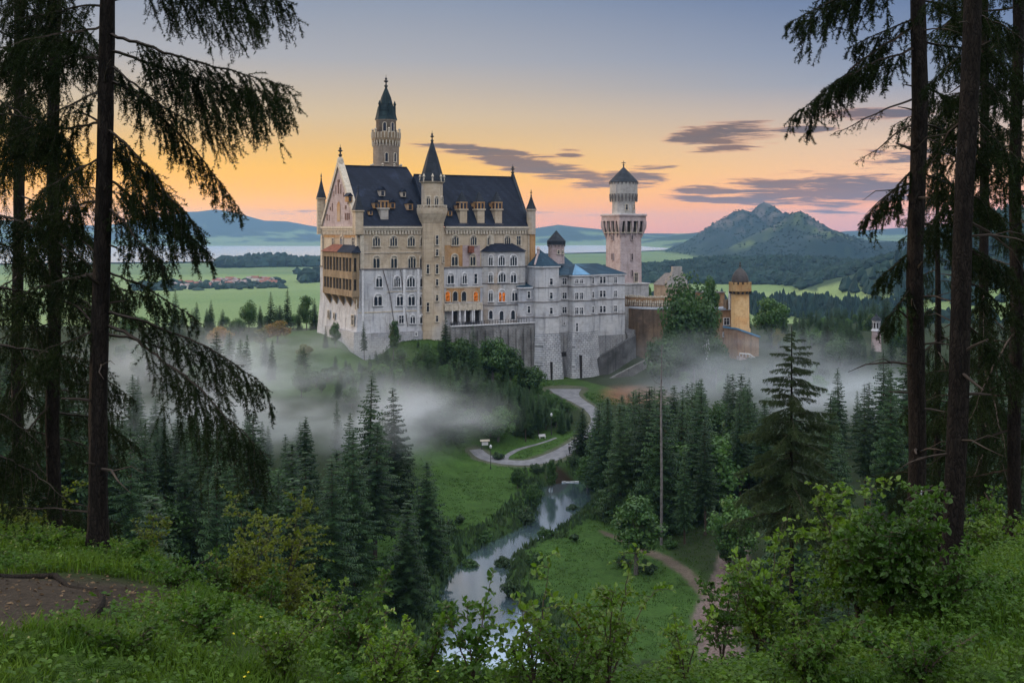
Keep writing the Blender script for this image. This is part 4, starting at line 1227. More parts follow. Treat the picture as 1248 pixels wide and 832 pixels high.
for py in (349, 366.4, 384.7):
    for sg, d in [(segB, -8.2), (segC, YF + .8), (segD, -9), (segE, YF)] + ([(segA, -5)] if py > 350 else []):
        z = zW(py, 700, -7.5)
        sc_.prism(grow(sg, .16 + (.01 if sg in (segD, segA) else 0)), z - .10, z + .12)
Wg.part("string_course", sc_, plain("brown_course", (.20, .18, .17), .8, .3))
ev = MB()
for sg, z in [(segB, zBt), (segD, zE), (segE, zE - .02), (segC, zE - .01), (segA, zAt)]:
    ev.prism(grow(sg, .35), z - .35, z + .04)
Wg.part("eaves", ev, trimw)
zR = zW(321, 720, 0)
xr0, xr1 = onF(683, 335, YF)[0], xE1 + .5
r1 = MB()
r1.add([(xr0 - .5, YF - .2, zE + .05), (xr1, YF - .5, zE + .05), (xr1, 7.6, zE + .05), (xr0 - .5, 7.6, zE + .05), (xr0 + 6.0, .6, zR), (xr1 - 5.2, .6, zR)], [(3, 2, 1, 0), (0, 1, 5, 4), (1, 2, 5), (2, 3, 4, 5), (3, 0, 4)])
Wg.part("roof", r1, copper)
dd = grow(segD, .42)[1:5]
r2 = MB(); ap = ((dd[0][0] + dd[3][0]) / 2 - .4, -3.2, zR - .1)
dpoly = dd + [(dd[3][0], -1.0), (dd[0][0], -1.0)]
r2.roof_to(dpoly, zE + .08, ap)
Wg.part("tower_roof", r2, copper)
r3 = MB(); r3.add([(dpoly[1][0] + .1, dpoly[1][1] - .01, zE + .14), (dpoly[2][0], dpoly[2][1] - .01, zE + .14), (ap[0], ap[1] - .05, ap[2] + .06)], [(0, 1, 2)])
r3.add([(dpoly[0][0] - .02, dpoly[0][1], zE + .14), (dpoly[1][0], dpoly[1][1] - .02, zE + .14), (ap[0], ap[1] - .05, ap[2] + .06)], [(0, 1, 2)])
Wg.part("bright_sheeting", r3, brightcop)
bpoly = grow(segB, .4)
zBa = zW(304.5, 663, -5)
r4 = MB().roof_to(bpoly, zBt + .05, ((xB0 + xB1) / 2 - .6, -4.6, zBa)); Wg.part("tower_roof", r4, copper)
cpn = MB().tube([(xB0 - .2, -6.6, zBt + .3), (xB0 + 1.2, -5.4, zBt + 2.6), (xB0 + 2.0, -4.8, zBt + 3.6)], .35, 6).lathe(xB0 + 2.0, -4.8, [(.5, zBt + 3.0), (.45, zBt + 4.6), (.7, zBt + 4.8), (.2, zBt + 5.6)], 6)
Wg.part("coping", cpn, pink)
r5 = MB(); aa = grow(segA, .35)
r5.add([(x, y, zAt + .05) for x, y in aa] + [(aa[0][0] + 1, 1.5, zAt + 1.6), (aa[4][0] - .3, 1.5, zAt + 1.6)], [(4, 3, 2, 1, 0), (0, 1, 5), (1, 2, 5), (2, 3, 6, 5), (3, 4, 6), (4, 0, 5, 6)])
Wg.part("lean_to_roof", r5, copper)
def ww(px, py, wdt, h, d, kind='rect', nrm=(0, -1)):
    x, z = onF(px, py, d)
    Wg.win(kind, x, d, z - h / 2, wdt, h, nrm, trimw, glass)
for py in (359.5, 377.5): ww(644.4, py, .75, 1.7, -5.2)
for py in (343.5, 360.6, 379): ww(671.7, py, .8, 1.6, -8.3)
for py in (343, 360.5, 378): ww(687.8, py, 1.25, 1.6, YF + .8)
ww(687.5, 394, .4, .6, YF + .8)
for py, h in ((343, .9), (361, 1.7), (379, 1.7)):
    ww(702.7, py, .95, h, -9.1); ww(708.7, py, .95, h, -9.1)
nd_ = (0.0, 0.0); vx, vy = xD2 - xD1, (YF - .3) + 9.1; ln = math.hypot(vx, vy); nd_ = (vy / ln, -vx / ln)
for py in (342, 359.5, 377.5):
    Wg.win('rect', (xD1 + xD2) / 2 + nd_[0] * .02, (YF - .3 - 9.1) / 2 + nd_[1] * .02, zW(py, 721, -8) - .8, .8, 1.6, nd_, trimw, glass)
for px in (732.4, 736.4):
    for py in (341.5, 358.3, 377): ww(px, py, .75, 1.7, YF)
for py, h in ((341.5, 1.6), (358.3, 1.7), (376.5, 1.7)): ww(750, py, .85, h, YF)
ww(703, 399, .55, 2.2, -9.1)

# small domed turret behind the wing
OY = 315.0
ox_, oy_ = to_castle((678 - 624) * OY / F, OY)
O = Bld("stair_turret", "short round pink turret with pointed grey helmet roof behind the white wing", "turret", float(ox_), float(oy_), -10)
O.part("drum", MB().lathe(ox_, oy_, [(2.4, -10), (2.35, Zr(303, OY)), (2.4, Zr(299.5, OY)), (2.6, Zr(298, OY))], 12), pink)
O.part("dome", MB().lathe(ox_, oy_, [(2.7, Zr(298, OY)), (2.75, Zr(293.5, OY)), (2.2, Zr(291, OY)), (.9, Zr(285, OY)), (.12, Zr(281, OY))], 12), gspire)
tb = MB()
for k in range(14):
    a = 2 * math.pi * k / 14; tb.box(ox_ + 2.5 * math.cos(a) - .12, ox_ + 2.5 * math.cos(a) + .12, oy_ + 2.5 * math.sin(a) - .12, oy_ + 2.5 * math.sin(a) + .12, Zr(300.5, OY), Zr(298.2, OY))
O.part("corbel_ring", tb, dtrim)
for a in (R(255), R(290)):
    O.win('rect', ox_ + 2.36 * math.cos(a), oy_ + 2.36 * math.sin(a), Zr(309, OY), .5, .9, (math.cos(a), math.sin(a)), trim, glass)
# roof block behind the wing
LB = Bld("rear_wing", "low rear range with steep teal roof between the palace and the square tower", "castle wing", 66, 16, -36)
xl0, xl1 = 62.0, 75.0
LB.part("wall", MB().box(xl0, xl1, 10, 20, -36, zW(326, 700, 12)), cream)
g3 = MB(); zr0, zr1 = zW(326, 700, 12), zW(309.5, 700, 14)
g3.add([(xl0 - .5, 9.5, zr0), (xl1 + .5, 9.5, zr0), (xl1 + .5, 20.5, zr0), (xl0 - .5, 20.5, zr0), (xl0 - .5, 15, zr1), (xl1 - 2, 15, zr1)], [(3, 2, 1, 0), (0, 1, 5, 4), (1, 2, 5), (2, 3, 4, 5), (3, 0, 4)])
LB.part("roof", g3, copper)

# ---------------------------------------------------------------- square tower
SY = 338.0
sxc, syc = to_castle((760 - 624) * SY / F, SY)
S = Bld("square_tower", "square pinkish stone tower with arched corbels and a round turret on top", "tower", float(sxc), float(syc), -44)
zs = lambda py: Zr(py, SY)
hs = 3.95
sq = lambda h: [(sxc - h, syc - h), (sxc + h, syc - h), (sxc + h, syc + h), (sxc - h, syc + h)]
S.part("shaft", MB().prism(sq(hs + .25), -44, zs(276), sq(hs)), pink)
hd = MB().prism(sq(5.05), zs(269.5), zs(263.5)).prism(sq(5.35), zs(263.4), zs(262))
for k in range(5):
    for side_ in range(4):
        a = side_ * math.pi / 2
        tq = -4.9 + 9.8 * k / 4
        lx, ly = tq, -5.02
        X_, Y_ = lx * math.cos(a) - ly * math.sin(a), lx * math.sin(a) + ly * math.cos(a)
        # pier tapering down into the shaft
        i0 = (lx * .80 * math.cos(a) + (hs + .0) * math.sin(a), lx * .80 * math.sin(a) - (hs + .0) * math.cos(a))
        w2 = .36
        dxv, dyv = math.cos(a) * w2, math.sin(a) * w2
        o0 = (X_, Y_); s_in = (tq * math.cos(a) + 3.9 * math.sin(a), tq * math.sin(a) - 3.9 * math.cos(a))
        hd.add([(sxc + o0[0] - dxv, syc + o0[1] - dyv, zs(269.5)), (sxc + o0[0] + dxv, syc + o0[1] + dyv, zs(269.5)), (sxc + o0[0] + dxv, syc + o0[1] + dyv, zs(277)), (sxc + o0[0] - dxv, syc + o0[1] - dyv, zs(277)),
                (sxc + s_in[0] - dxv, syc + s_in[1] - dyv, zs(269.5)), (sxc + s_in[0] + dxv, syc + s_in[1] + dyv, zs(269.5)), (sxc + i0[0] + dxv * .8, syc + i0[1] + dyv * .8, zs(290)), (sxc + i0[0] - dxv * .8, syc + i0[1] - dyv * .8, zs(290))],
               [(3, 2, 1, 0), (4, 5, 6, 7), (0, 1, 5, 4), (2, 3, 7, 6), (1, 2, 6, 5), (3, 0, 4, 7)])
S.part("corbelled_head", hd, pink)
S.part("parapet", MB().prism(sq(5.2), zs(261.9), zs(260.8)), trimw)
rt = MB().lathe(sxc, syc, [(3.75, zs(261)), (3.65, zs(248)), (3.7, zs(246)), (4.3, zs(238)), (4.45, zs(236)), (4.45, zs(222.5)), (4.55, zs(222))], 16)
q = S.part("turret", rt, stone("grey_turret_stone", (.40, .375, .35), (.48, .45, .42), .3, brick=(.9, .45, .04), mortar=.7, bstr=.3))
cb = MB()
for k in range(22):
    a = 2 * math.pi * k / 22
    cb.lathe(sxc + 4.25 * math.cos(a), syc + 4.25 * math.sin(a), [(.15, zs(246)), (.30, zs(239)), (.30, zs(236.5))], 5)
    cb.box(sxc + 4.42 * math.cos(a) - .2, sxc + 4.42 * math.cos(a) + .2, syc + 4.42 * math.sin(a) - .2, syc + 4.42 * math.sin(a) + .2, zs(224.5), zs(222.2))
S.part("bracket", cb, dtrim, parent=q)
S.part("roof", MB().lathe(sxc, syc, [(4.75, zs(222.1)), (4.5, zs(221)), (.35, zs(204.5))], 16), gspire)
cr = MB().lathe(sxc, syc, [(.3, zs(205)), (.16, zs(202)), (.38, zs(201)), (.12, zs(200)), (.08, zs(196))], 6).box(sxc - .75, sxc + .75, syc - .09, syc + .09, zs(199), zs(198.2))
S.part("cross_finial", cr, iron)
for k in range(4):
    tq = -3.4 + 6.8 * k / 3
    for nv in ((0, -1), (-1, 0)):
        pn = MB(); pts = off(arch_pts(1.15, 3.6), 1, 1, 0, 0)
        o_ = S.win('arch', sxc + (tq if nv[0] == 0 else -hs - .35), syc + (tq if nv[1] == 0 else -hs - .35), zs(283) , 1.1, 3.4, nv, trim, deep)
for nv, px_ in (((0, -1), 0), ((-1, 0), 0)):
    for py, h in ((292, 2.2), (316, 1.7), (336, 1.7)):
        S.win('rect', sxc + (.3 if nv[0] == 0 else -hs - .17), syc + (.3 if nv[1] == 0 else -hs - .17), zs(py), .5, h, nv, pink, deep)
S.win('rect', sxc + 1.8, syc - hs - .22, zs(343), 1.1, 2.6, (0, -1), trim, glass)
for a in (R(250), R(295)):
    S.win('rect', sxc + 3.72 * math.cos(a), syc + 3.72 * math.sin(a), zs(256), .6, 1.5, (math.cos(a), math.sin(a)), trim, glass)
S.part("base_block", MB().box(sxc - hs - 2.2, sxc + hs + 1.5, syc - hs - 2.0, syc + 3, -44, zs(346)).box(sxc - hs - 2.5, sxc + hs + 1.8, syc - hs - 2.3, syc + 3.2, zs(345.9), zs(344.2)), stone("base_limestone", (.38, .375, .375), (.46, .45, .44), .2, brick=(1.1, .5, .04), mortar=.7, bstr=.3, streak=.5))

# ---------------------------------------------------------------- terrace and retaining walls in front
RW = Bld("retaining_wall", "grey rubble retaining wall carrying the terrace below the palace", "wall", 42, -4, -42)
xr_a, zr_a = onF(550, 397, -6.0); xr_b, _ = onF(652, 397, -6.0)
RW.part("wall_face", MB().prism([(xr_a, -6.4), (xr_b, -6.4), (xr_b, -1.4), (xr_a, -1.4)], -46, zr_a - .3, [(xr_a, -6.0), (xr_b, -6.0), (xr_b, -1.4), (xr_a, -1.4)]), greyst)
rp = MB()
for k in range(9):
    xx = xr_a + 6 + (xr_b - xr_a - 7) * k / 8
    rp.prism([(xx - .55, -7.2), (xx + .55, -7.2), (xx + .55, -6.1), (xx - .55, -6.1)], -46, zr_a - 1.6, [(xx - .45, -6.5), (xx + .45, -6.5), (xx + .45, -6.1), (xx - .45, -6.1)])
RW.part("buttress", rp, greyst)
cpg = MB().box(xr_a - .2, xr_b + .2, -6.35, -5.6, zr_a - .298, zr_a)
RW.part("coping", cpg, trimw)
rl = MB().box(xr_a, xr_b - 2, -6.2, -6.1, zr_a + 1.0, zr_a + 1.1).box(xr_a, xr_b - 2, -6.2, -6.1, zr_a + .5, zr_a + .56)
for k in range(30):
    xx = xr_a + (xr_b - 2 - xr_a) * k / 29
    rl.box(xx - .05, xx + .05, -6.2, -6.1, zr_a + .002, zr_a + 1.1)
RW.part("railing", rl, iron)
# dark wedge of old wall and scree between the wing and the gate range
OW = Bld("old_wall", "dark weathered stone wall stepping up right of the white wing", "wall", 92, -6, -44)
def wedge(px0, py0, px1, py1, d, zb, thick=1.2):
    x0, z0 = onF(px0, py0, d); x1, z1 = onF(px1, py1, d)
    mb = MB(); mb.add([(x0, d, zb), (x1, d, zb), (x1, d, z1), (x0, d, z0), (x0, d + thick, zb), (x1, d + thick, zb), (x1, d + thick, z1), (x0, d + thick, z0)],
                      [(0, 1, 2, 3), (5, 4, 7, 6), (3, 2, 6, 7), (1, 5, 6, 2), (4, 0, 3, 7), (0, 4, 5, 1)])
    return mb
darkst = stone("dark_wet_stone", (.085, .085, .09), (.15, .15, .155), .3, c3=(.06, .06, .06), bstr=.9, streak=.6)
OW.part("wall_face", wedge(726, 438, 775, 408, -8.5, -48), darkst)
OW.part("upper_face", wedge(760, 400, 800, 405, -6, -48), stone("grey_wall", (.22, .22, .235), (.32, .32, .33), .3, brick=(1, .5, .05), mortar=.6, bstr=.6, streak=.6))
OW.part("coping_strip", wedge(762, 402, 776, 437, -6.6, -44, .5), greyst)
RM = Bld("ramp_wall", "stone parapet wall edging the earth ramp below the gate", "wall", 92, -22, -46)
RM.part("parapet", wedge(730, 468, 800, 432, -15, -50, .8), greyst)
RM.part("lower_parapet", wedge(728, 483, 762, 481, -24, -52, .8), greyst)
RM.part("end_pier", MB().box(onF(728, 480, -24.4)[0] - .8, onF(728, 480, -24.4)[0] + .8, -25, -23.2, -52, onF(728, 478, -24.4)[1]), trimw)

# ---------------------------------------------------------------- gate range
def gB(px, Y): return to_castle((px - 624) * Y / F, Y)
GYD = 322.0
BW = Bld("bastion_wall", "curved dark brick bastion wall with pale coping beside the square tower", "wall", *[float(v) for v in gB(798, GYD)], -42)
arc = []
for k in range(13):
    tt = k / 12
    px = 766 + 66 * tt
    arc.append([float(v) for v in gB(px, 318 + 10 * (1 - math.sin(math.pi * (.15 + .6 * tt))))])
def curtain(mb, pts, thick, z0, z1):
    for (xa_, ya_), (xb_, yb_) in zip(pts[:-1], pts[1:]):
        ux, uy = xb_ - xa_, yb_ - ya_; l = math.hypot(ux, uy); nx_, ny_ = -uy / l * thick, ux / l * thick
        mb.prism([(xa_, ya_), (xb_, yb_), (xb_ + nx_, yb_ + ny_), (xa_ + nx_, ya_ + ny_)], z0, z1)
zG = lambda py, Y=GYD: Zr(py, Y)
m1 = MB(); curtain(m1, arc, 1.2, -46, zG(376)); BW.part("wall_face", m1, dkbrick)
arc2 = [(x - .25 * math.sin(0), y - .35) for x, y in arc]
m1 = MB(); curtain(m1, arc2, 1.8, zG(375.9), zG(373.4)); BW.part("coping", m1, plain("pale_blue_coping", (.42, .44, .48), .7, .15))
arc3 = [(x, y + 2.4) for x, y in arc]
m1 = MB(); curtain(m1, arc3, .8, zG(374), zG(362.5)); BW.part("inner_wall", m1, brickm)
m1 = MB()
for k, (x, y) in enumerate(arc3[:-1]):
    for s_ in (0.0, .5):
        xx, yy = x + (arc3[k + 1][0] - x) * s_, y + (arc3[k + 1][1] - y) * s_
        m1.box(xx - .2, xx + .2, yy - .1, yy + .5, zG(362.4), zG(359.8 + random.random() * 1.4))
        m1.box(xx - .35, xx + .05, yy - .35, yy - .05, zG(372), zG(365 + random.random() * 2))
BW.part("merlon", m1, trim)
m1 = MB()
for k, (x, y) in enumerate(arc2):
    m1.box(x - .06, x + .06, y + .1, y + .2, zG(373.4), zG(369))
curtain(m1, [(x, y + .1) for x, y in arc2], .08, zG(369.2), zG(368.7))
BW.part("railing", m1, iron)

GH = Bld("gatehouse", "orange brick gatehouse with flat grey roof beside the yellow round tower", "gatehouse", *[float(v) for v in gB(878, 326)], -42)
def rectB(p0, p1, Yf, dep):
    a = gB(p0, Yf); b = gB(p1, Yf + 3)
    ux, uy = b[0] - a[0], b[1] - a[1]; l = math.hypot(ux, uy); n = (-uy / l * dep, ux / l * dep)
    return [(float(a[0]), float(a[1])), (float(b[0]), float(b[1])), (float(b[0] + n[0]), float(b[1] + n[1])), (float(a[0] + n[0]), float(a[1] + n[1]))]
g1 = rectB(838, 893, 323, 9)
GH.part("wall", MB().prism(g1, -46, zG(379)), brickm)
def gpoly(poly, g):
    cxm, cym = sum(p[0] for p in poly) / len(poly), sum(p[1] for p in poly) / len(poly)
    return [(x + (x - cxm) * g, y + (y - cym) * g) for x, y in poly]
GH.part("flat_roof", MB().prism(gpoly(g1, .06), zG(378.9), zG(376.5)), plain("grey_sheet_roof", (.26, .29, .34), .5, .2))
g2_ = rectB(862, 883, 330, 6)
GH.part("upper_storey", MB().prism(g2_, zG(379), zG(359.5)), brickm)
GH.part("upper_roof", MB().prism(gpoly(g2_, .08), zG(359.4), zG(358)), dtrim)
nG = (g1[1][1] - g1[0][1], -(g1[1][0] - g1[0][0])); ln = math.hypot(*nG); nG = (nG[0] / ln, nG[1] / ln)
for tt, py, wv, h in [(.86, 397, 1.5, 1.9), (.40, 396, 1.2, 1.6), (.84, 411, 1.4, 1.0)]:
    xx, yy = g1[0][0] + (g1[1][0] - g1[0][0]) * tt, g1[0][1] + (g1[1][1] - g1[0][1]) * tt
    GH.win('rect', xx + nG[0] * .02, yy + nG[1] * .02, zG(py), wv, h, nG, trimw, glass)
ch = MB(); cx_, cy_ = gB(886.5, 326); ch.box(cx_ - .9, cx_ + .7, cy_ - .6, cy_ + .8, zG(378), zG(366)); GH.part("chimney", ch, dkbrick)
ch = MB(); cx_, cy_ = gB(889.5, 325); ch.box(cx_ - .3, cx_ + .3, cy_ - .3, cy_ + .3, zG(378), zG(354)); GH.part("flue", ch, trimw)

RT = Bld("gate_tower", "round yellow brick tower with battlements and dark onion dome", "tower", *[float(v) for v in gB(902, 322)], -44)
rx, ry = [float(v) for v in gB(902, 322)]
RT.part("shaft", MB().lathe(rx, ry, [(3.4, -46), (3.1, zG(400)), (2.75, zG(399.5)), (2.65, zG(358))], 18), yellow, True)
bt_ = MB().lathe(rx, ry, [(2.65, zG(358)), (3.0, zG(355.5)), (3.35, zG(354.5)), (3.35, zG(346.5)), (2.95, zG(346.4)), (2.95, zG(348.5))], 18)
for k in range(14):
    a = 2 * math.pi * k / 14
    u1, u2 = a - .13, a + .13
    bt_.prism([(rx + 2.96 * math.cos(u1), ry + 2.96 * math.sin(u1)), (rx + 3.36 * math.cos(u1), ry + 3.36 * math.sin(u1)), (rx + 3.36 * math.cos(u2), ry + 3.36 * math.sin(u2)), (rx + 2.96 * math.cos(u2), ry + 2.96 * math.sin(u2))], zG(346.4), zG(343.5))
RT.part("battlement", bt_, yellow)
cb = MB()
for k in range(14):
    a = 2 * math.pi * (k + .5) / 14
    cb.box(rx + 2.95 * math.cos(a) - .25, rx + 2.95 * math.cos(a) + .25, ry + 2.95 * math.sin(a) - .25, ry + 2.95 * math.sin(a) + .25, zG(357.6), zG(354.6))
RT.part("corbel_gap", cb, deep)
RT.part("dome", MB().lathe(rx, ry, [(2.6, zG(346.5)), (2.6, zG(342)), (2.35, zG(337)), (1.7, zG(331.5)), (.8, zG(328)), (.25, zG(326)), (.18, zG(323))], 16), plain("dark_brown_dome", (.045, .038, .036), .6, .3), True)
fi = MB().lathe(rx, ry, [(.2, zG(325)), (.4, zG(323.5)), (.1, zG(322)), (.3, zG(320.5)), (.05, zG(319))], 8)
RT.part("finial", fi, iron)
an = Bld("gate_annex", "brick annex with bright blue roof edge at the foot of the yellow tower", "annex", *[float(v) for v in gB(915, 321)], -44)
a1 = rectB(899, 925, 317.5, 7)
xm_ = MB(); zt1, zt2 = zG(400), zG(411)
xm_.add([(a1[0][0], a1[0][1], -48), (a1[1][0], a1[1][1], -48), (a1[2][0], a1[2][1], -48), (a1[3][0], a1[3][1], -48), (a1[0][0], a1[0][1], zt1), (a1[1][0], a1[1][1], zt2), (a1[2][0], a1[2][1], zt2), (a1[3][0], a1[3][1], zt1)],
        [(3, 2, 1, 0), (4, 5, 6, 7), (0, 1, 5, 4), (1, 2, 6, 5), (2, 3, 7, 6), (3, 0, 4, 7)])
an.part("wall", xm_, brickm)
re_ = MB(); e1 = gpoly(a1, .08)
re_.add([(e1[0][0], e1[0][1], zt1 + .06), (e1[1][0], e1[1][1], zt2 + .06), (e1[2][0], e1[2][1], zt2 + .06), (e1[3][0], e1[3][1], zt1 + .06), (e1[0][0], e1[0][1], zt1 + .55), (e1[1][0], e1[1][1], zt2 + .55), (e1[2][0], e1[2][1], zt2 + .55), (e1[3][0], e1[3][1], zt1 + .55)],
        [(3, 2, 1, 0), (4, 5, 6, 7), (0, 1, 5, 4), (1, 2, 6, 5), (2, 3, 7, 6), (3, 0, 4, 7)])
an.part("roof", re_, brightcop)
sr = MB()
nA = (a1[1][1] - a1[0][1], -(a1[1][0] - a1[0][0])); ln = math.hypot(*nA); nA = (nA[0] / ln, nA[1] / ln)
for tt, z0_, z1_ in ((-.05, 428, 429), (.35, 428.5, 430), (.65, 433, 435), (.95, 439, 441)):
    pass
pA = lambda tt, o: (a1[0][0] + (a1[1][0] - a1[0][0]) * tt + nA[0] * o, a1[0][1] + (a1[1][1] - a1[0][1]) * tt + nA[1] * o)
pts = [(*pA(0, 1.0), zG(428)), (*pA(.45, 1.0), zG(429.5)), (*pA(.7, 1.0), zG(434)), (*pA(1.0, 1.0), zG(440))]
for k in range(len(pts) - 1):
    sr.tube([pts[k], pts[k + 1]], .2, 5)
    for s_ in (0, .33, .66):
        q0 = [pts[k][i_] + (pts[k + 1][i_] - pts[k][i_]) * s_ for i_ in range(3)]
        sr.box(q0[0] - .08, q0[0] + .08, q0[1] - .08, q0[1] + .08, q0[2] - 1.0, q0[2])
an.part("stair_railing", sr, trimw)
sb = wedge(0, 0, 1, 1, 0, 0) if False else MB()
sb.add([(*pA(-.05, 1.6), -50), (*pA(1.0, 1.6), -50), (*pA(1.0, 1.6), zG(443)), (*pA(-.05, 1.6), zG(431)), (*pA(-.05, .05), -50), (*pA(1.0, .05), -50), (*pA(1.0, .05), zG(443)), (*pA(-.05, .05), zG(431))],
       [(0, 1, 2, 3), (5, 4, 7, 6), (3, 2, 6, 7), (1, 5, 6, 2), (4, 0, 3, 7)])
an.part("stair_wall", sb, pink)
# half-ruined gabled house behind the bastion
HY = 345.0
hx, hy = [float(v) for v in gB(820, HY)]
HS = Bld("gabled_house", "weathered grey stone house with broken stepped gable behind the bastion wall", "house", hx, hy, -42)
zH = lambda py: Zr(py, HY)
HS.part("wall", MB().box(hx - 4.6, hx + 5, hy - 3, hy + 4, -42, zH(347)), stone("brown_rubble", (.26, .21, .165), (.34, .28, .22), .4, c3=(.19, .155, .13), bstr=.6))
rg = MB()
for k, (w_, p0, p1) in enumerate([(4.3, 347, 341), (3.3, 341, 336), (2.4, 336, 331), (1.9, 331, 324.5)]):
    rg.box(hx - w_, hx + w_ * .9, hy - 2.6 - .01 * k, hy - 1.6, zH(p0) + .003, zH(p1))
HS.part("gable_wall", rg, stone("grey_gable", (.30, .28, .26), (.38, .36, .34), .4, bstr=.6))
gr_ = MB(); gr_.add([(hx - 4.9, hy - 1.59, zH(346.9)), (hx + 5.3, hy - 1.59, zH(346.9)), (hx + .2, hy - 1.59, zH(333)), (hx - 4.9, hy + 4.3, zH(346.9)), (hx + 5.3, hy + 4.3, zH(346.9)), (hx + .2, hy + 4.3, zH(333))], [(0, 1, 2), (4, 3, 5), (0, 2, 5, 3), (2, 1, 4, 5), (1, 0, 3, 4)])
HS.part("roof", gr_, dtrim)
# white shed that shows between the trees
wx, wy = [float(v) for v in gB(863, 318)]
WS = Bld("white_shed", "small white shed half hidden among trees below the gatehouse", "shed", wx, wy, -36)
WS.part("wall", MB().box(wx - 1.5, wx + 1.5, wy - 1, wy + 1.4, -38.5, zG(404, 318)), trimw)
ws = MB(); ws.add([(wx - 1.8, wy - 1.3, zG(404, 318)), (wx + 1.8, wy - 1.3, zG(404, 318)), (wx + 1.8, wy + 1.7, zG(404, 318)), (wx - 1.8, wy + 1.7, zG(404, 318)), (wx - 1.8, wy + .2, zG(401, 318)), (wx + 1.8, wy + .2, zG(401, 318))], [(3, 2, 1, 0), (0, 1, 5, 4), (1, 2, 5), (2, 3, 4, 5), (3, 0, 4)])
WS.part("roof", ws, plain("pale_roof", (.38, .40, .46), .6, .2))
# white lantern turret on a brick pier, far right
VY = 330.0
vX, vZ = (1068 - 624) * VY / F, 0
vt = tag(empty("lantern_turret", (vX, VY, hz(vX, VY))), "little white lantern turret on a tall brick pier above the mist", "turret")
vb = hz(vX, VY); zV = lambda py: Zr(py, VY) - vb
MB().lathe(0, 0, [(1.55, -1), (1.3, zV(403))], 8, R(22.5)).build("pier", pink, vt)
m1 = MB().lathe(0, 0, [(1.7, zV(403)), (1.5, zV(402)), (1.25, zV(401)), (1.25, zV(391)), (1.6, zV(390))], 8, R(22.5)); m1.build("lantern", white, vt)
MB().lathe(0, 0, [(1.65, zV(390)), (1.3, zV(387.5)), (.5, zV(385)), (.08, zV(382))], 8, R(22.5)).build("roof", gspire, vt)
m1 = MB()
for k in range(8):
    a = 2 * math.pi * k / 8
    c, s = math.cos(a), math.sin(a); r = 1.25 * math.cos(R(22.5)) + .03
    m1.add([(c * r - s * u, s * r + c * u, z) for u, z in [(-.28, zV(399.5)), (.28, zV(399.5)), (.28, zV(393)), (-.28, zV(393))]], [(0, 1, 2, 3)])
m1.build("opening", deep, vt)
# chalet by the rock far right
QY = 960.0
qX = (1036 - 624) * QY / F
qb = hz(qX, QY) + 6
qh = tag(empty("hillside_chalet", (qX, QY, qb - 6)), "distant ochre chalet with broad grey roof beside a wooded rock", "house")
qh.scale = (.62, .62, .5)
MB().box(-5, 6, -3, 4, -6, 9).build("wall", plain("chalet_wall", (.34, .24, .14), .8, .3), qh)
m1 = MB(); m1.add([(-6, -4, 8.8), (7, -4, 8.8), (7, 5, 8.8), (-6, 5, 8.8), (-6, .5, 12), (7, .5, 12)], [(3, 2, 1, 0), (0, 1, 5, 4), (1, 2, 5), (2, 3, 4, 5), (3, 0, 4)]); m1.build("roof", plain("weathered_shingle", (.22, .20, .18), .8, .2), qh)
# ================================================================ trees of the middle distance
barkm = bark("spruce_bark", (.050, .036, .028), (.085, .064, .050))
barkg = bark("grey_bark", (.10, .09, .08), (.16, .145, .13))
spruce_m = leafy("spruce_needles", (.012, .034, .012), (.030, .064, .018), .12, .6, .5, .25, .5)
sprucel_m = leafy("young_spruce_needles", (.030, .066, .024), (.052, .098, .032), .15, .6, .4, .25, .5)
broad_m = leafy("broad_leaves", (.026, .066, .018), (.056, .115, .026), .25, .5, .4, .3, .35)
broadl_m = leafy("fresh_broad_leaves", (.045, .115, .030), (.080, .155, .036), .3, .5, .3, .3, .35)
autumn_m = leafy("autumn_leaves", (.26, .125, .022), (.15, .135, .028), .3, .5, .3, .3, .25)
yellow_m = leafy("yellow_green_leaves", (.155, .130, .030), (.085, .120, .030), .3, .5, .3, .3, .25)

def rot_z(v, a):
    c, s = np.cos(a), np.sin(a)
    return np.stack([v[..., 0] * c - v[..., 1] * s, v[..., 0] * s + v[..., 1] * c, v[..., 2]], -1)

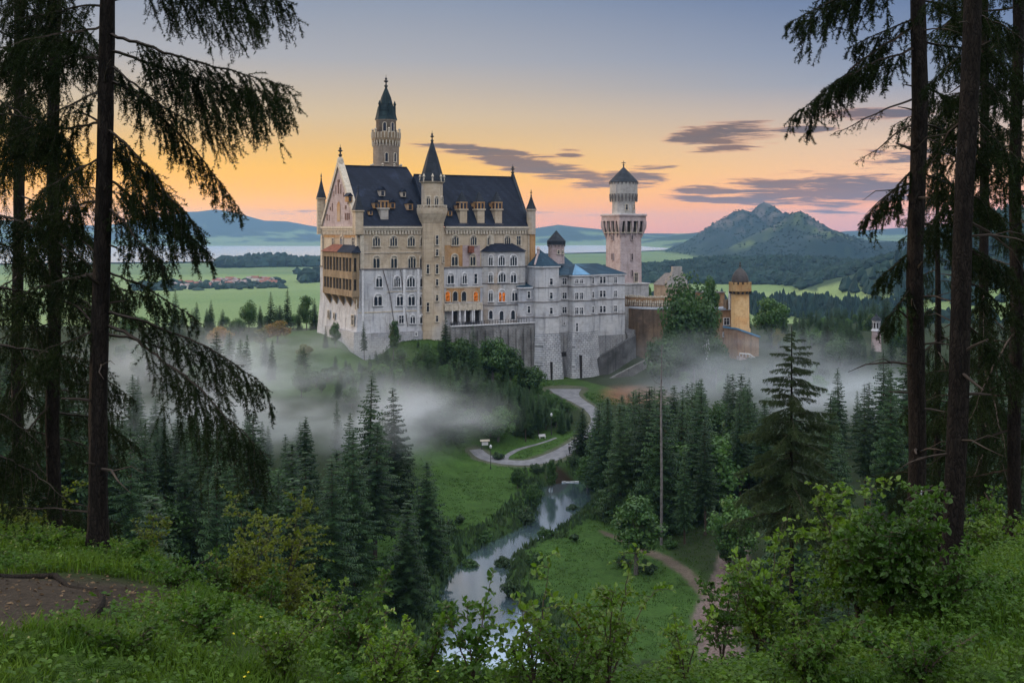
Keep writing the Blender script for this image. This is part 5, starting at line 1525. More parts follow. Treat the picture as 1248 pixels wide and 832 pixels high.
def conifer_mesh(seed, h=22.0, base=.12, rmax=3.6, whorls=34, per=7, thin=1.0, ragged=.3):
    """needle crown: whorls of drooping boughs, each a spine of hanging sprays; trunk apart"""
    g = np.random.default_rng(seed)
    Vs, Fs, nb = [], [], 0
    zs_ = base * h + (h * .985 - base * h) * (np.linspace(0, 1, whorls) ** .92)
    for wi, z0 in enumerate(zs_):
        t = (z0 / h - base) / (1 - base)
        Rr = rmax * ((1 - t) ** .82) * (.55 + .45 * min(1, t * 5 + .25)) + .18
        n = max(3, int(per * (1 - .45 * t)))
        a0 = g.random() * 6.28
        for b in range(n):
            if g.random() < .08 * (1 - t): continue
            a = a0 + 6.283 * b / n + g.normal(0, .22)
            L = Rr * (1 + ragged * g.normal(0, .55)); L = max(.25, L)
            droop = (.42 - .55 * t) + g.normal(0, .08)
            k = max(4, int(L / .26 * thin))
            s = np.linspace(.06, 1, k)
            r = s * L
            zz = z0 + g.normal(0, .15) - droop * L * s + .30 * L * np.clip(s - .55, 0, 1) ** 2 * (1.3 - t)
            width = (.42 + .30 * (1 - s)) * min(1.0, .45 + L / 4.0) * (.55 + .9 * np.sin(np.pi * np.clip(s, .08, .95)) ** .7)
            for sgn in (-1, 1):
                spread = width * (.75 + .5 * g.random(k))
                hang = -(.16 + .34 * g.random(k)) * (1.1 - .6 * t) * min(1, L / 1.6)
                p0 = np.stack([r, np.zeros(k), zz], -1)
                p1 = np.stack([r + .16 + .1 * g.random(k), np.zeros(k), zz - .05], -1)
                p2 = np.stack([r + .10 + .26 * g.random(k), sgn * spread, zz + hang], -1)
                p3 = np.stack([r - .05 + .1 * g.random(k), sgn * spread * .55, zz + hang * 1.25], -1)
                q = rot_z(np.stack([p0, p1, p2, p3], 1), a)
                Vs.append(q.reshape(-1, 3))
                Fs.append(nb + np.arange(k * 4).reshape(k, 4)); nb += 4 * k
    # leader
    k = 10
    zt = np.linspace(h * .94, h * 1.0, k); aa = g.random(k) * 6.28; rr_ = .22 * (1.02 - np.linspace(0, 1, k))
    q = np.stack([np.stack([0 * zt, 0 * zt, zt + .25], -1), np.stack([rr_ * np.cos(aa), rr_ * np.sin(aa), zt - .1], -1), np.stack([rr_ * np.cos(aa + 2), rr_ * np.sin(aa + 2), zt - .15], -1), np.stack([rr_ * np.cos(aa + 3.5), rr_ * np.sin(aa + 3.5), zt - .1], -1)], 1)
    Vs.append(q.reshape(-1, 3)); Fs.append(nb + np.arange(k * 4).reshape(k, 4))
    return np.vstack(Vs), np.vstack(Fs)
def trunk_mb(h, r, lean=0.0, n=7):
    zz = [-1.5, 0, h * .05, h * .3, h * .6, h * .85, h]
    return MB().tube([(lean * math.sin(z * .3), 0, z) for z in zz], [r * 1.35, r * 1.3, r, r * .8, r * .5, r * .2, .03], n)
CON = []
for sd, h, base, rm, wh, per, rg in [(1, 22, .10, 3.7, 36, 8, .25), (2, 24, .16, 3.3, 38, 7, .3), (3, 20, .06, 3.9, 34, 8, .25), (4, 26, .30, 3.0, 36, 7, .38), (5, 18, .04, 3.3, 32, 8, .22), (6, 23, .22, 3.5, 32, 7, .4)]:
    v, f = conifer_mesh(sd, h, base, rm, wh, per, 1.0, rg)
    CON.append((h, mesh_np("crown", v, f, spruce_m), trunk_mb(h * .97, .30 if h > 20 else .22).mesh("trunk", barkm)))

def broad_mesh(seed, h=12.0, w=8.0, trunk_h=.22, lobes=26, per=210, leaf=.42, elong=1.0):
    g = np.random.default_rng(seed)
    cz, rz = h * (trunk_h + 1) / 2, h * (1 - trunk_h) / 2
    C, Rl = [], []
    for k in range(lobes):
        u = g.normal(size=3); u /= np.linalg.norm(u)
        q = g.random() ** .45
        fl = 1.0 - .25 * max(0, u[2])
        C.append([u[0] * q * w * .38 * fl, u[1] * q * w * .38 * fl, cz + u[2] * q * rz * .74]); Rl.append((.17 + .12 * g.random()) * w * (1.1 - .35 * q))
    Vs = []
    for c, r in zip(C, Rl):
        n = int(per * (r / (.22 * w)) ** 2)
        u = g.normal(size=(n, 3)); u /= np.linalg.norm(u, axis=1)[:, None]
        rad = r * (.55 + .5 * g.random(n)) * np.array([1, 1, .82])[None].repeat(n, 0).T
        p = np.array(c) + u * rad.T
        a = np.cross(u, g.normal(size=(n, 3))); a /= np.linalg.norm(a, axis=1)[:, None] + 1e-9
        b = np.cross(u + .7 * g.normal(size=(n, 3)), a); b /= np.linalg.norm(b, axis=1)[:, None] + 1e-9
        s = leaf * (.55 + .8 * g.random(n))[:, None]
        Vs.append(np.stack([p - a * s * .6, p - b * s * .42, p + a * s * .62, p + b * s * .42], 1))
    V_ = np.vstack(Vs); n = len(V_)
    return V_.reshape(-1, 3), np.arange(n * 4).reshape(n, 4), C
def limbs_mb(h, C, r, trunk_h):
    mb = MB().tube([(0, 0, -1), (0.05, 0, 0), (.1, .05, h * trunk_h), (0, .1, h * .55), (.1, 0, h * .8)], [r * 1.5, r * 1.2, r, r * .55, .05], 7)
    for c in C[::2]:
        z0 = h * (trunk_h + .1 + .25 * random.random())
        mb.tube([(.05, .05, z0), (c[0] * .5, c[1] * .5, (z0 + c[2]) / 2 + .3), tuple(c)], [r * .4, r * .25, .04], 5)
    return mb
BRD = []
for sd, h, w_, th_, lo, pr in [(11, 12, 9, .16, 30, 190), (12, 14, 8.5, .20, 30, 190), (13, 10, 8, .08, 26, 200), (14, 13, 12, .14, 40, 170)]:
    v, f, C_ = broad_mesh(sd, h, w_, th_, lo, pr)
    BRD.append((h, mesh_np("crown", v, f, broad_m), limbs_mb(h, C_, .28, th_).mesh("trunk", barkg)))

N_TREE = {'c': 0, 'b': 0}
def plant(kind, var, x, y, h, label, group=None, mat=None, width=1.0, name=None, zoff=0.0, cat="tree"):
    hh, cm, tm = (CON if kind == 'c' else BRD)[var]
    s = h / hh
    o = tag(empty(name or ("spruce_tree" if kind == 'c' else "broadleaf_tree"), (x, y, hz(x, y) - .15 + zoff), random.random() * 6.28), label, cat, group)
    o.scale = (s * width, s * width, s)
    o.rotation_euler = (random.gauss(0, .018), random.gauss(0, .018), o.rotation_euler[2])
    link("trunk", tm, o)
    c = link("crown", cm, o)
    if mat is not None:
        c.material_slots[0].link = 'OBJECT'
        c.material_slots[0].material = mat
    N_TREE[kind] += 1
    return o
def plant_px(kind, var, px, top, Y, label, group=None, **k):
    """tree whose top shows at photo point (px, top), standing at distance Y"""
    x = (px - 624) * Y / F
    zt = (HOR - top) * Y / F
    h = zt - hz(x, Y)
    return plant(kind, var, x, Y, max(2.0, h), label, group, **k)

# --- trees picked out by the photograph
for kd, v, px, top, Y, lab, kw in [
    ('c', 1, 449, 457, 178, "tall dark spruce standing clear of the mist left of the creek", dict(width=1.25)),
    ('c', 4, 484, 472, 184, "dark spruce just right of the tallest one above the mist", dict(width=1.1)),
    ('c', 1, 412, 487, 196, "faint spruce left of the tallest one, half dissolved in mist", dict(width=.9)),
    ('c', 3, 374, 505, 168, "slender spruce deep in the mist above the pale green tree", {}),
    ('c', 2, 521, 560, 158, "dark bushy spruce at the meadow edge left of the creek", dict(width=1.3)),
    ('c', 4, 495, 610, 140, "small dark spruce above the reeds left of the creek", dict(width=1.4)),
    ('c', 0, 430, 520, 150, "dark spruce in the wood below the mist, in front of the tallest", dict(width=1.1)),
    ('c', 1, 1021, 447, 205, "grey-green spruce against the bright mist right of the big near spruce", dict(width=1.0)),
    ('c', 1, 1077, 424, 190, "tall spruce against bright mist just left of the twin trunks", dict(width=1.05)),
    ('c', 4, 1003, 418, 280, "small spruce tip in the mist behind the big near spruce", {}),
    ('c', 3, 893, 452, 205, "tall misty spruce with pale green top below the yellow tower", {}),
    ('c', 0, 741, 482, 205, "spruce beside the lane at the left edge of the right wood", dict(width=1.1)),
    ('c', 2, 760, 492, 196, "broad spruce right of the lane in the right wood", dict(width=1.2)),
    ('c', 1, 832, 470, 215, "spruce behind the bare pole in the right wood", {}),
    ('c', 4, 543, 384, 272, "dark conifer on the slope in front of the stair tower", dict(width=.9)),
    ('c', 0, 577, 396, 270, "dark conifer in front of the retaining wall", dict(width=.95)),
    ('c', 3, 444, 389, 276, "thin sparse conifer before the white corner footing", dict(width=.75)),
    ('c', 4, 397, 397, 281, "tiny dark fir at the left corner of the castle hill", dict(width=.8)),
    ('b', 1, 479, 387, 279, "small round green tree against the white palace wall", dict(width=.62)),
    ('b', 2, 409, 388, 281, "small sparse tree left of the thin conifer at the palace corner", dict(width=.5)),
    ('b', 3, 838, 333, 296, "great dark green tree in front of the bastion and gatehouse", dict(width=.72)),
    ('b', 1, 866, 331, 302, "upper right crown leaning out behind the great dark tree", dict(width=.42)),
    ('b', 0, 873, 405, 285, "rounded mid green tree below the gatehouse window", dict(width=.7)),
    ('b', 3, 818, 390, 290, "dense lower crown beneath the great dark tree", dict(width=.6)),
    ('b', 0, 846, 402, 288, "bushy tree under the right side of the great dark tree", dict(width=.7)),
    ('b', 2, 806, 402, 283, "bushy green tree at the foot of the great dark tree", dict(width=.9)),
    ('b', 0, 677, 332, 520, "hidden", {}) if False else ('b', 0, 941, 357, 345, "large round green tree right of the yellow tower", dict(width=1.05)),
    ('b', 3, 949, 400, 325, "olive green spreading tree below the round one by the yellow tower", dict(width=.7, mat=yellow_m)),
    ('b', 0, 338, 388, 300, "orange autumn tree left of the castle hill", dict(width=1.7, mat=autumn_m)),
    ('b', 1, 318, 398, 296, "golden tree leaning against the orange autumn tree", dict(width=1.3, mat=yellow_m)),
    ('b', 2, 268, 393, 300, "rusty orange tree in the hedge line left of the autumn tree", dict(width=1.3, mat=autumn_m)),
    ('b', 2, 371, 416, 272, "yellow green small tree below the castle lawn", dict(width=1.2, mat=yellow_m)),
    ('b', 1, 357, 590, 142, "bright green round tree at the edge of the dark left wood", dict(width=.85, mat=broadl_m)),
    ('b', 0, 313, 600, 146, "dull blue-green round tree left of the bright green one", dict(width=.9)),
    ('b', 2, 780, 585, 178, "leafy tree below the right wood beside the bare pole", dict(width=1.0)),
    ('b', 0, 893, 598, 150, "leafy tree right of the gravel track", dict(width=.9, mat=broadl_m)),
    ('b', 1, 790, 343, 420, "slim bright green trees behind the bastion wall", dict(width=.35, mat=broadl_m)),
    ('b', 2, 600, 403, 278, "dark bush tree growing against the retaining wall, below its middle", dict(width=1.0)),
    ('b', 1, 622, 420, 279, "bush tree at the right foot of the retaining wall", dict(width=1.1)),
    ('b', 0, 561, 407, 274, "round bush tree between the two dark conifers under the arcade", dict(width=1.0)),
    ('b', 2, 645, 440, 281, "low bush tree where lawn meets the first buttress tower", dict(width=1.3)),
    ('b', 3, 520, 418, 270, "spreading bush tree under the stair tower", dict(width=1.0)),
    ('c', 3, 912, 372, 360, "dark conifer behind the yellow tower", {}),
    ('c', 0, 214, 352, 330, "tall dark spruce beyond the left trunk, first of the hedge line", dict(width=.95)),
    ('c', 2, 239, 367, 345, "spruce second from the left in the hedge line", {}),
    ('c', 4, 257, 365, 352, "small spruce third in the hedge line before the field", dict(width=.9)),
    ('b', 3, 303, 365, 350, "dark round tree in the middle of the hedge line", dict(width=.75)),
    ('c', 0, 330, 355, 340, "spruce left of a close pair near the castle", {}),
    ('c', 1, 349, 351, 344, "taller spruce of the close pair near the castle", {}),
    ('b', 1, 374, 357, 335, "bushy tree next to the castle's left edge", dict(width=.7)),
    ('c', 2, 384, 362, 345, "spruce nearest the castle's left edge", dict(width=.8)),
    ('b', 2, 651, 583, 197, "dark round willow on the left bank by the creek bend", dict(width=.8)),
    ('b', 2, 631, 565, 206, "dark grey shrub tree beside the lane junction", dict(width=.8)),
    ('b', 1, 671, 556, 212, "small dark tree at the pond head below the lane", dict(width=.6)),
]:
    plant_px(kd, v, px, top, Y, lab, **kw)

# --- the woods: filled at random inside pixel-free ground regions, never rising above these crown lines
def env(px, pts):
    return np.interp(px, [p[0] for p in pts], [p[1] for p in pts])
taken = []
def grove(n, kind_mix, region, hrange, line, label, group, mats=(None,), minsep=3.5, tries=40, seed=0, labelb=None, wv=(.78, 1.5)):
    """region(x, y) -> bool on the ground; line: (photo column, highest row the crowns may reach)"""
    g = random.Random(seed)
    done = 0
    (x0, x1, y0, y1), ok = region
    for _ in range(n * tries):
        if done >= n: break
        y = g.uniform(y0, y1); x = g.uniform(x0, x1)
        if not ok(x, y): continue
        if any((x - a) ** 2 + (y - b) ** 2 < minsep ** 2 for a, b in taken): continue
        px = 624 + F * x / y
        if px < -40 or px > 1290: continue
        z = hz(x, y)
        zmax = (HOR - env(px, line)) * y / F
        h = min(g.uniform(*hrange), zmax - z)
        kd = 'c' if g.random() < kind_mix else 'b'
        if kd == 'b': h *= .62
        if h < hrange[0] * .42: continue
        taken.append((x, y))
        v = g.randrange(6 if kd == 'c' else 4)
        lb, gp = (label, group) if kd == 'c' else (labelb or label.replace("spruce", "broadleaf tree"), group + ", broadleaf")
        plant(kd, v, x, y, h, lb, gp, mat=g.choice(mats) if kd == 'c' else g.choice([None, None, broadl_m]), width=g.uniform(*wv))
        done += 1
    print('GROVE', label, done, n)
    return done
dcrk = lambda x, y: float(creek_d(np.array([x]), np.array([y]))[0][0])
def away(x, y, m=4.0):
    return min(float(seg_dist(np.array([x]), np.array([y]), p)[0]) for p in (ROAD, FORK, TRACK, TRAIL)) > m
# left wood below the mist
grove(50, .86, ((-62, -11, 128, 216), lambda x, y: dcrk(x, y) > 11 + max(0, (y - 165)) * .45 and away(x, y)), (15, 23),
      [(0, 520), (300, 500), (330, 520), (400, 505), (440, 495), (500, 500), (560, 545), (640, 560)], "dark spruce in the misty wood left of the creek", "spruces of the misty left wood", seed=2, minsep=3.2)
# slope under the castle: small trees in the mist, up to the lane
grove(60, .72, ((-40, 15, 226, 262), lambda x, y: away(x, y, 3.0) and y > 226), (8, 14),
      [(300, 470), (420, 455), (500, 450), (560, 436), (600, 452), (660, 480), (690, 500), (740, 520)], "misty spruce on the slope between the castle and the lane", "trees on the slope under the castle", mats=(None, sprucel_m), seed=3, minsep=2.2)
grove(12, .5, ((-38, 8, 258, 276), lambda x, y: True), (4, 8),
      [(380, 445), (440, 432), (500, 424), (560, 420), (600, 432), (640, 462), (690, 480)], "small spruce on the grass just under the palace", "small trees on the castle lawn", mats=(None, sprucel_m), seed=4, minsep=3)
# inside the bend of the lane, and bushes on the castle hill
grove(40, .8, ((-6, 17, 236, 278), lambda x, y: away(x, y, 1.6)), (8, 13),
      [(560, 455), (600, 462), (640, 470), (690, 496), (740, 520)], "small dark spruce inside the bend of the lane", "spruces inside the bend of the lane", mats=(None, sprucel_m), seed=31, minsep=1.9)
grove(120, .35, ((-46, 14, 240, 290), lambda x, y: float(to_castle(x, y)[1]) < -3.5 and away(x, y, 2.0)), (4, 8),
      [(330, 430), (400, 428), (440, 440), (470, 418), (500, 412), (560, 412), (590, 416), (640, 446), (690, 480)], "young spruce on the grassy hill under the palace", "trees on the grassy castle hill", mats=(None, sprucel_m), seed=32, minsep=1.8, wv=(.9, 1.6))
# right wood
grove(46, .78, ((17, 64, 150, 240), lambda x, y: away(x, y, 3.4) and dcrk(x, y) > 9 and 726 < 624 + F * x / y < 930 and 280 + F * 42 / y < 640), (15, 24),
      [(720, 500), (740, 486), (790, 470), (830, 468), (870, 456), (900, 452), (930, 470)], "spruce in the misty wood right of the lane", "spruces of the misty right wood", mats=(None, None, sprucel_m), seed=5, minsep=3.3)
# below the gate range
grove(26, .45, ((38, 100, 244, 306), lambda x, y: away(x, y, 3.0) and 770 < 624 + F * x / y < 1000), (7, 13),
      [(760, 446), (790, 436), (830, 425), (870, 425), (900, 440), (930, 430), (1000, 430)], "spruce below the gatehouse in thin mist", "trees below the gatehouse", mats=(None, sprucel_m), seed=6, minsep=3.2)
# right of the twin trunks and behind the big near spruce
grove(34, .95, ((24, 90, 92, 215), lambda x, y: away(x, y, 4) and 905 < 624 + F * x / y < 1260), (15, 24),
      [(900, 500), (940, 480), (985, 470), (1040, 480), (1070, 450), (1100, 430), (1140, 390), (1250, 330)], "dark spruce in the wood behind the twin trunks", "spruces behind the twin trunks", seed=7, minsep=3.4)
# far left wood, behind the near left trees
grove(32, .97, ((-100, -18, 62, 230), lambda x, y: -40 < 624 + F * x / y < 330), (16, 26),
      [(-40, 390), (60, 410), (150, 440), (200, 490), (260, 540), (330, 570)], "dark spruce in the wood behind the left trunk", "spruces behind the left trunk", seed=8, minsep=3.6)
# ridge left of the castle and misty slope below it
grove(40, .55, ((-130, -42, 232, 330), lambda x, y: 140 < 624 + F * x / y < 420), (8, 14),
      [(140, 400), (200, 398), (260, 402), (330, 408), (380, 424), (420, 440)], "misty spruce on the slope left of the castle hill", "trees left of the castle hill", mats=(None, sprucel_m), seed=9, minsep=3.8)
grove(26, .6, ((-140, -58, 330, 392), lambda x, y: 150 < 624 + F * x / y < 392), (10, 16),
      [(150, 372), (210, 374), (280, 376), (320, 372), (392, 368)], "spruce in the hedge line before the green field", "trees of the hedge line before the field", seed=10, minsep=4.5)
grove(66, .6, ((78, 175, 290, 420), lambda x, y: 912 < 624 + F * x / y < 1110), (11, 18),
      [(900, 410), (930, 398), (945, 390), (1000, 384), (1046, 392), (1054, 416), (1082, 416), (1088, 380), (1110, 372)], "dark green spruce on the slope right of the yellow tower", "trees on the slope right of the yellow tower", mats=(None, sprucel_m), seed=33, minsep=3.4)
# wood in the far right, below the field
grove(60, .7, ((110, 330, 380, 760), lambda x, y: 905 < 624 + F * x / y < 1130), (12, 21),
      [(900, 400), (930, 392), (960, 380), (1000, 376), (1040, 374), (1070, 352), (1090, 342), (1130, 330)], "dark spruce in the far wood right of the yellow tower", "spruces of the far right wood", seed=12, minsep=6.0)

# lone trees beside the lane
grove(9, .75, ((14, 24, 206, 236), lambda x, y: away(x, y, 1.2) and 708 < 624 + F * x / y < 752 and x > 14.5), (12, 17),
      [(700, 498), (720, 492), (760, 480)], "dark spruce beside the outer bend of the lane", "spruces beside the outer bend", seed=34, minsep=2.0)
# spruces beyond the 290 that show largest are one wood
SPR = [o for o in COL.objects if o.type == 'EMPTY' and o.name.split('.')[0] == 'spruce_tree']
SPR.sort(key=lambda o: -o.scale.z / math.hypot(o.location.x, o.location.y))
Vw, Fw, nbw = [], [], 0
for o in SPR[262:]:
    Mw = np.array(Matrix.LocRotScale(o.location, o.rotation_euler, o.scale))
    for ch in o.children:
        me_ = ch.data
        if ch.name.startswith('crown'):
            v_ = np.empty(len(me_.vertices) * 3, dtype=np.float32); me_.vertices.foreach_get('co', v_); v_ = v_.reshape(-1, 3)
            Vw.append(v_ @ Mw[:3, :3].T + Mw[:3, 3]); Fw.append(np.arange(len(v_)).reshape(-1, 4) + nbw); nbw += len(v_)
    for ch in list(o.children): bpy.data.objects.remove(ch)
    bpy.data.objects.remove(o)
if Vw:
    tag(link("spruce_wood", mesh_np("spruce_wood", np.vstack(Vw), np.vstack(Fw), spruce_m)), "small spruces of the farther woods", kind='stuff')
# --- far-off woods that read as one mass: simple ragged cones and domes in one mesh
def far_wood(name, pts, label):
    Vs, Fs, nb = [], [], 0
    g = np.random.default_rng(len(pts))
    for x, y, h, w_, cone in pts:
        z = hz(x, y) - .5
        n = 6
        a = np.linspace(0, 2 * np.pi, n, endpoint=False) + g.random() * 6
        rings = [(0.5, .0), (1.0, .18), (.62, .5), (.25, .8)] if cone else [(.6, .0), (1.0, .35), (.85, .68), (.4, .93)]
        vv = []
        for rq, zq in rings:
            rr_ = w_ * rq * (.75 + .5 * g.random(n))
            vv.append(np.stack([x + rr_ * np.cos(a), y + rr_ * np.sin(a), z + h * (zq + .06 * g.normal(size=n))], -1))
        vv = np.vstack(vv + [np.array([[x, y, z + h]])])
        f = []
        for k in range(3):
            for q in range(n): f.append((k * n + q, k * n + (q + 1) % n, (k + 1) * n + (q + 1) % n, (k + 1) * n + q))
        for q in range(n): f.append((3 * n + q, 3 * n + (q + 1) % n, 4 * n, 4 * n))
        Vs.append(vv); Fs += [tuple(i_ + nb for i_ in ff) for ff in f]; nb += len(vv)
    me = bpy.data.meshes.new(name)
    me.from_pydata(np.vstack(Vs).tolist(), [], [ff if ff[2] != ff[3] else ff[:3] for ff in Fs])
    me.materials.append(farm)
    me.update()
    return tag(link(name, me), label, None, None, 'stuff')
farm = leafy("far_wood_foliage", (.009, .024, .021), (.017, .036, .026), 0, .8, .2, .1, .02)  # foliage green with the blue of distance haze mixed into it
g = np.random.default_rng(40)
def line_pts(px0, px1, y0, y1, n, h, w_, cone, wob=20):
    out = []
    for k in range(n):
        t_ = g.random(); px = px0 + (px1 - px0) * t_; Y = y0 + (y1 - y0) * t_ + g.normal(0, wob)
        out.append(((px - 624) * Y / F, Y, h * (.6 + .7 * g.random()), w_ * (.6 + .8 * g.random()), g.random() < cone))
    return out
pts = []
pts += line_pts(268, 395, 2900, 2950, 260, 24, 16, .2, 45)       # wood before the lake
pts += line_pts(300, 350, 2960, 2950, 60, 30, 16, .2, 30)
pts += line_pts(160, 345, 1830, 1960, 170, 8, 9, .2, 70)       # village trees
pts += line_pts(368, 392, 2050, 2100, 18, 24, 14, .1, 20)
pts += line_pts(362, 364, 2400, 2400, 6, 14, 9, .1, 10)
far_wood("village_woodland", pts, "dark woodland round the village and the lake shore")
pts = []
pts += line_pts(905, 1120, 1330, 1200, 560, 20, 5, .8, 38)       # edge of the field on the right
pts += line_pts(780, 905, 1500, 1400, 90, 14, 6, .6, 60)
for _ in range(6000):                                             # foothill and mountain woods
    px = g.uniform(640, 1150); Y = 1700 + 1000 * g.random()
    x = (px - 624) * Y / F
    h0 = hz(x, Y)
    if (h0 > -96 if Y < 2700 else h0 > -90) and (fbm(np.array([x / 260]), np.array([Y / 260]), 4)[0] > (-.5 if Y < 2700 else -.2)):
        pts.append((x, Y, (12 if Y < 2700 else 8) * (.6 + .7 * g.random()), (9 if Y < 2700 else 7) * (.7 + .7 * g.random()), g.random() < .7))
for _ in range(5200):
    px = g.uniform(760, 1150); Y = g.uniform(2700, 4350)
    x = (px - 624) * Y / F
    if hz(x, Y) > -88 and fbm(np.array([x / 120]), np.array([Y / 200]), 4)[0] > -.12:
        pts.append((x, Y, 4.2 * (.6 + .7 * g.random()), 4.0 * (.7 + .7 * g.random()), True))
far_wood("hill_woodland", pts, "bluish woodland covering the hills on the right")
pts = []
for _ in range(700):
    px = g.uniform(990, 1250); Y = g.uniform(900, 1560)
    x = (px - 624) * Y / F
    if hz(x, Y) > -88: pts.append((x, Y, 17 * (.6 + .7 * g.random()), 7 * (.7 + .7 * g.random()), g.random() < .8))
far_wood("slope_woodland", pts, "dark woodland on the slope behind the twin trunks")
print("TREES", N_TREE)
# --- village: every house by itself
vm_w = plain("village_wall", (.62, .56, .50), .8, .2); vm_r = plain("village_roof", (.22, .085, .06), .8, .4, .3); vm_r2 = plain("village_grey_roof", (.24, .19, .18), .8, .3, .3)
g = random.Random(21)
def house_mesh(l, wd_, h, rh, roofm):
    mb = MB().box(-l / 2, l / 2, -wd_ / 2, wd_ / 2, -2, h)
    mb.cur = 1
    mb.add([(-l / 2 - .6, -wd_ / 2 - .7, h - .2), (l / 2 + .6, -wd_ / 2 - .7, h - .2), (l / 2 + .6, wd_ / 2 + .7, h - .2), (-l / 2 - .6, wd_ / 2 + .7, h - .2), (-l / 2 - .6, 0, h + rh), (l / 2 + .6, 0, h + rh)],
           [(3, 2, 1, 0), (0, 1, 5, 4), (2, 3, 4, 5), (1, 2, 5), (3, 0, 4)])
    return mb.mesh("village_house", [vm_w, roofm])
HM = [house_mesh(12, 8, 5, 3.6, vm_r), house_mesh(15, 8, 5.5, 4, vm_r), house_mesh(10, 8, 6.5, 3, vm_r2), house_mesh(18, 9, 5.5, 3.6, vm_r2)]
for k in range(38):
    px = g.uniform(262, 334) if k < 30 else g.uniform(205, 270)
    Y = 1880 + (px - 200) * 1.0 + g.uniform(-90, 130)
    x = (px - 624) * Y / F
    o = link("village_house", g.choice(HM), None, (x, Y, hz(x, Y)))
    o.rotation_euler = (0, 0, g.uniform(-.5, .5) + (1.57 if g.random() < .4 else 0))
    tag(o, "small red-roofed house of the distant village", "house", "houses of the distant village")
# --- mist over the valley: soft banks of real fog
def mist(name, c, r, dens, label, seed, col=(.9, .95, 1.0)):
    m, t, out = new_mat("mist")
    pv = t.n('ShaderNodeVolumePrincipled')
    pv.inputs['Color'].default_value = (*col, 1)
    pv.inputs['Anisotropy'].default_value = 0.1
    g_ = t.n('ShaderNodeTexCoord')
    ln = t.n('ShaderNodeVectorMath', operation='LENGTH'); t.l(g_.outputs['Object'], ln.inputs[0])
    fall = t.ss(1.0, 0.12, ln.outputs['Value'])
    mp = t.n('ShaderNodeMapping'); mp.inputs['Scale'].default_value = (r[0] / 19, r[1] / 19, r[2] / 7); mp.inputs['Location'].default_value = (seed * 3.1, seed * 1.7, 0)
    t.l(g_.outputs['Object'], mp.inputs[0])
    nz = t.noise(mp.outputs[0], 1.0, 4, 0.55, .25)
    nd = t.m('MULTIPLY', fall, t.ss(.36, .70, nz))
    t.l(t.m('MULTIPLY', nd, dens), pv.inputs['Density'])
    t.l(pv.outputs[0], out.inputs['Volume'])
    mb = MB().lathe(0, 0, [(.05, -1.0), (.5, -.87), (.87, -.5), (1.0, 0), (.87, .5), (.5, .87), (.05, 1.0)], 24)
    o = mb.build(name, m)
    o.location = c; o.scale = r
    return tag(o, label, None, None, 'stuff')
mist("mist", (-58, 198, -34), (54, 36, 14), .042, "bank of white mist over the left wood", 1)
mist("mist", (-30, 236, -37), (34, 20, 10), .020, "mist along the foot of the castle hill", 2)
mist("mist", (-70, 262, -31), (55, 40, 9), .028, "thin mist left of the castle hill", 3)
mist("mist", (60, 256, -35), (48, 36, 13), .030, "mist below the gatehouse", 4)
mist("mist", (-20, 190, -34), (20, 15, 9), .090, "bright wisp of mist between the tallest spruces", 6)
mist("mist", (-14, 206, -36), (18, 13, 8), .070, "bright wisp of mist above the left meadow", 7)
mist("mist", (82, 240, -40), (34, 26, 10), .075, "bright mist in the hollow beyond the big near spruce", 5)
# ================================================================ the near spruces
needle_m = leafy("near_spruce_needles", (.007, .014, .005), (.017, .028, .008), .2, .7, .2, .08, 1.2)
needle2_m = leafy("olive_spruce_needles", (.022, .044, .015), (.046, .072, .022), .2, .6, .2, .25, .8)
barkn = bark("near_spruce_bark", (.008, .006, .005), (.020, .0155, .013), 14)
twig_m = plain("twig_bark", (.040, .030, .024), .9, .3, 4)

def needles(P, T, g, ln=.028, wd_=.0055):
    n = len(P)
    a = g.normal(size=(n, 3)); a -= (a * T).sum(1)[:, None] * T; a /= np.linalg.norm(a, axis=1)[:, None] + 1e-9
    d = a * .85 + T * .55
    s = np.cross(d, g.normal(size=(n, 3))); s /= np.linalg.norm(s, axis=1)[:, None] + 1e-9
    l = (ln * (.7 + .6 * g.random(n)))[:, None]
    return np.stack([P - s * wd_ * .5, P + s * wd_ * .5, P + d * l], 1).reshape(-1, 3)

def ribbon(P, w0, w1):
    """three-sided tapering stick along the points P"""
    n = len(P)
    T = np.gradient(P, axis=0); T /= np.linalg.norm(T, axis=1)[:, None] + 1e-9
    A = np.cross(T, [0.02, .1, 1.0]); A /= np.linalg.norm(A, axis=1)[:, None] + 1e-9
    B = np.cross(T, A)
    w = np.linspace(w0, w1, n)[:, None]
    rings = [P + w * (A * math.cos(q) + B * math.sin(q)) for q in (0, 2.094, 4.189)]
    V_ = np.stack(rings, 1).reshape(-1, 3)
    k = np.arange(n - 1)[:, None]
    F_ = []
    for q in range(3):
        q2 = (q + 1) % 3
        F_.append(np.hstack([k * 3 + q, k * 3 + q2, (k + 1) * 3 + q2]))
        F_.append(np.hstack([k * 3 + q, (k + 1) * 3 + q2, (k + 1) * 3 + q]))
    return V_, np.vstack(F_)

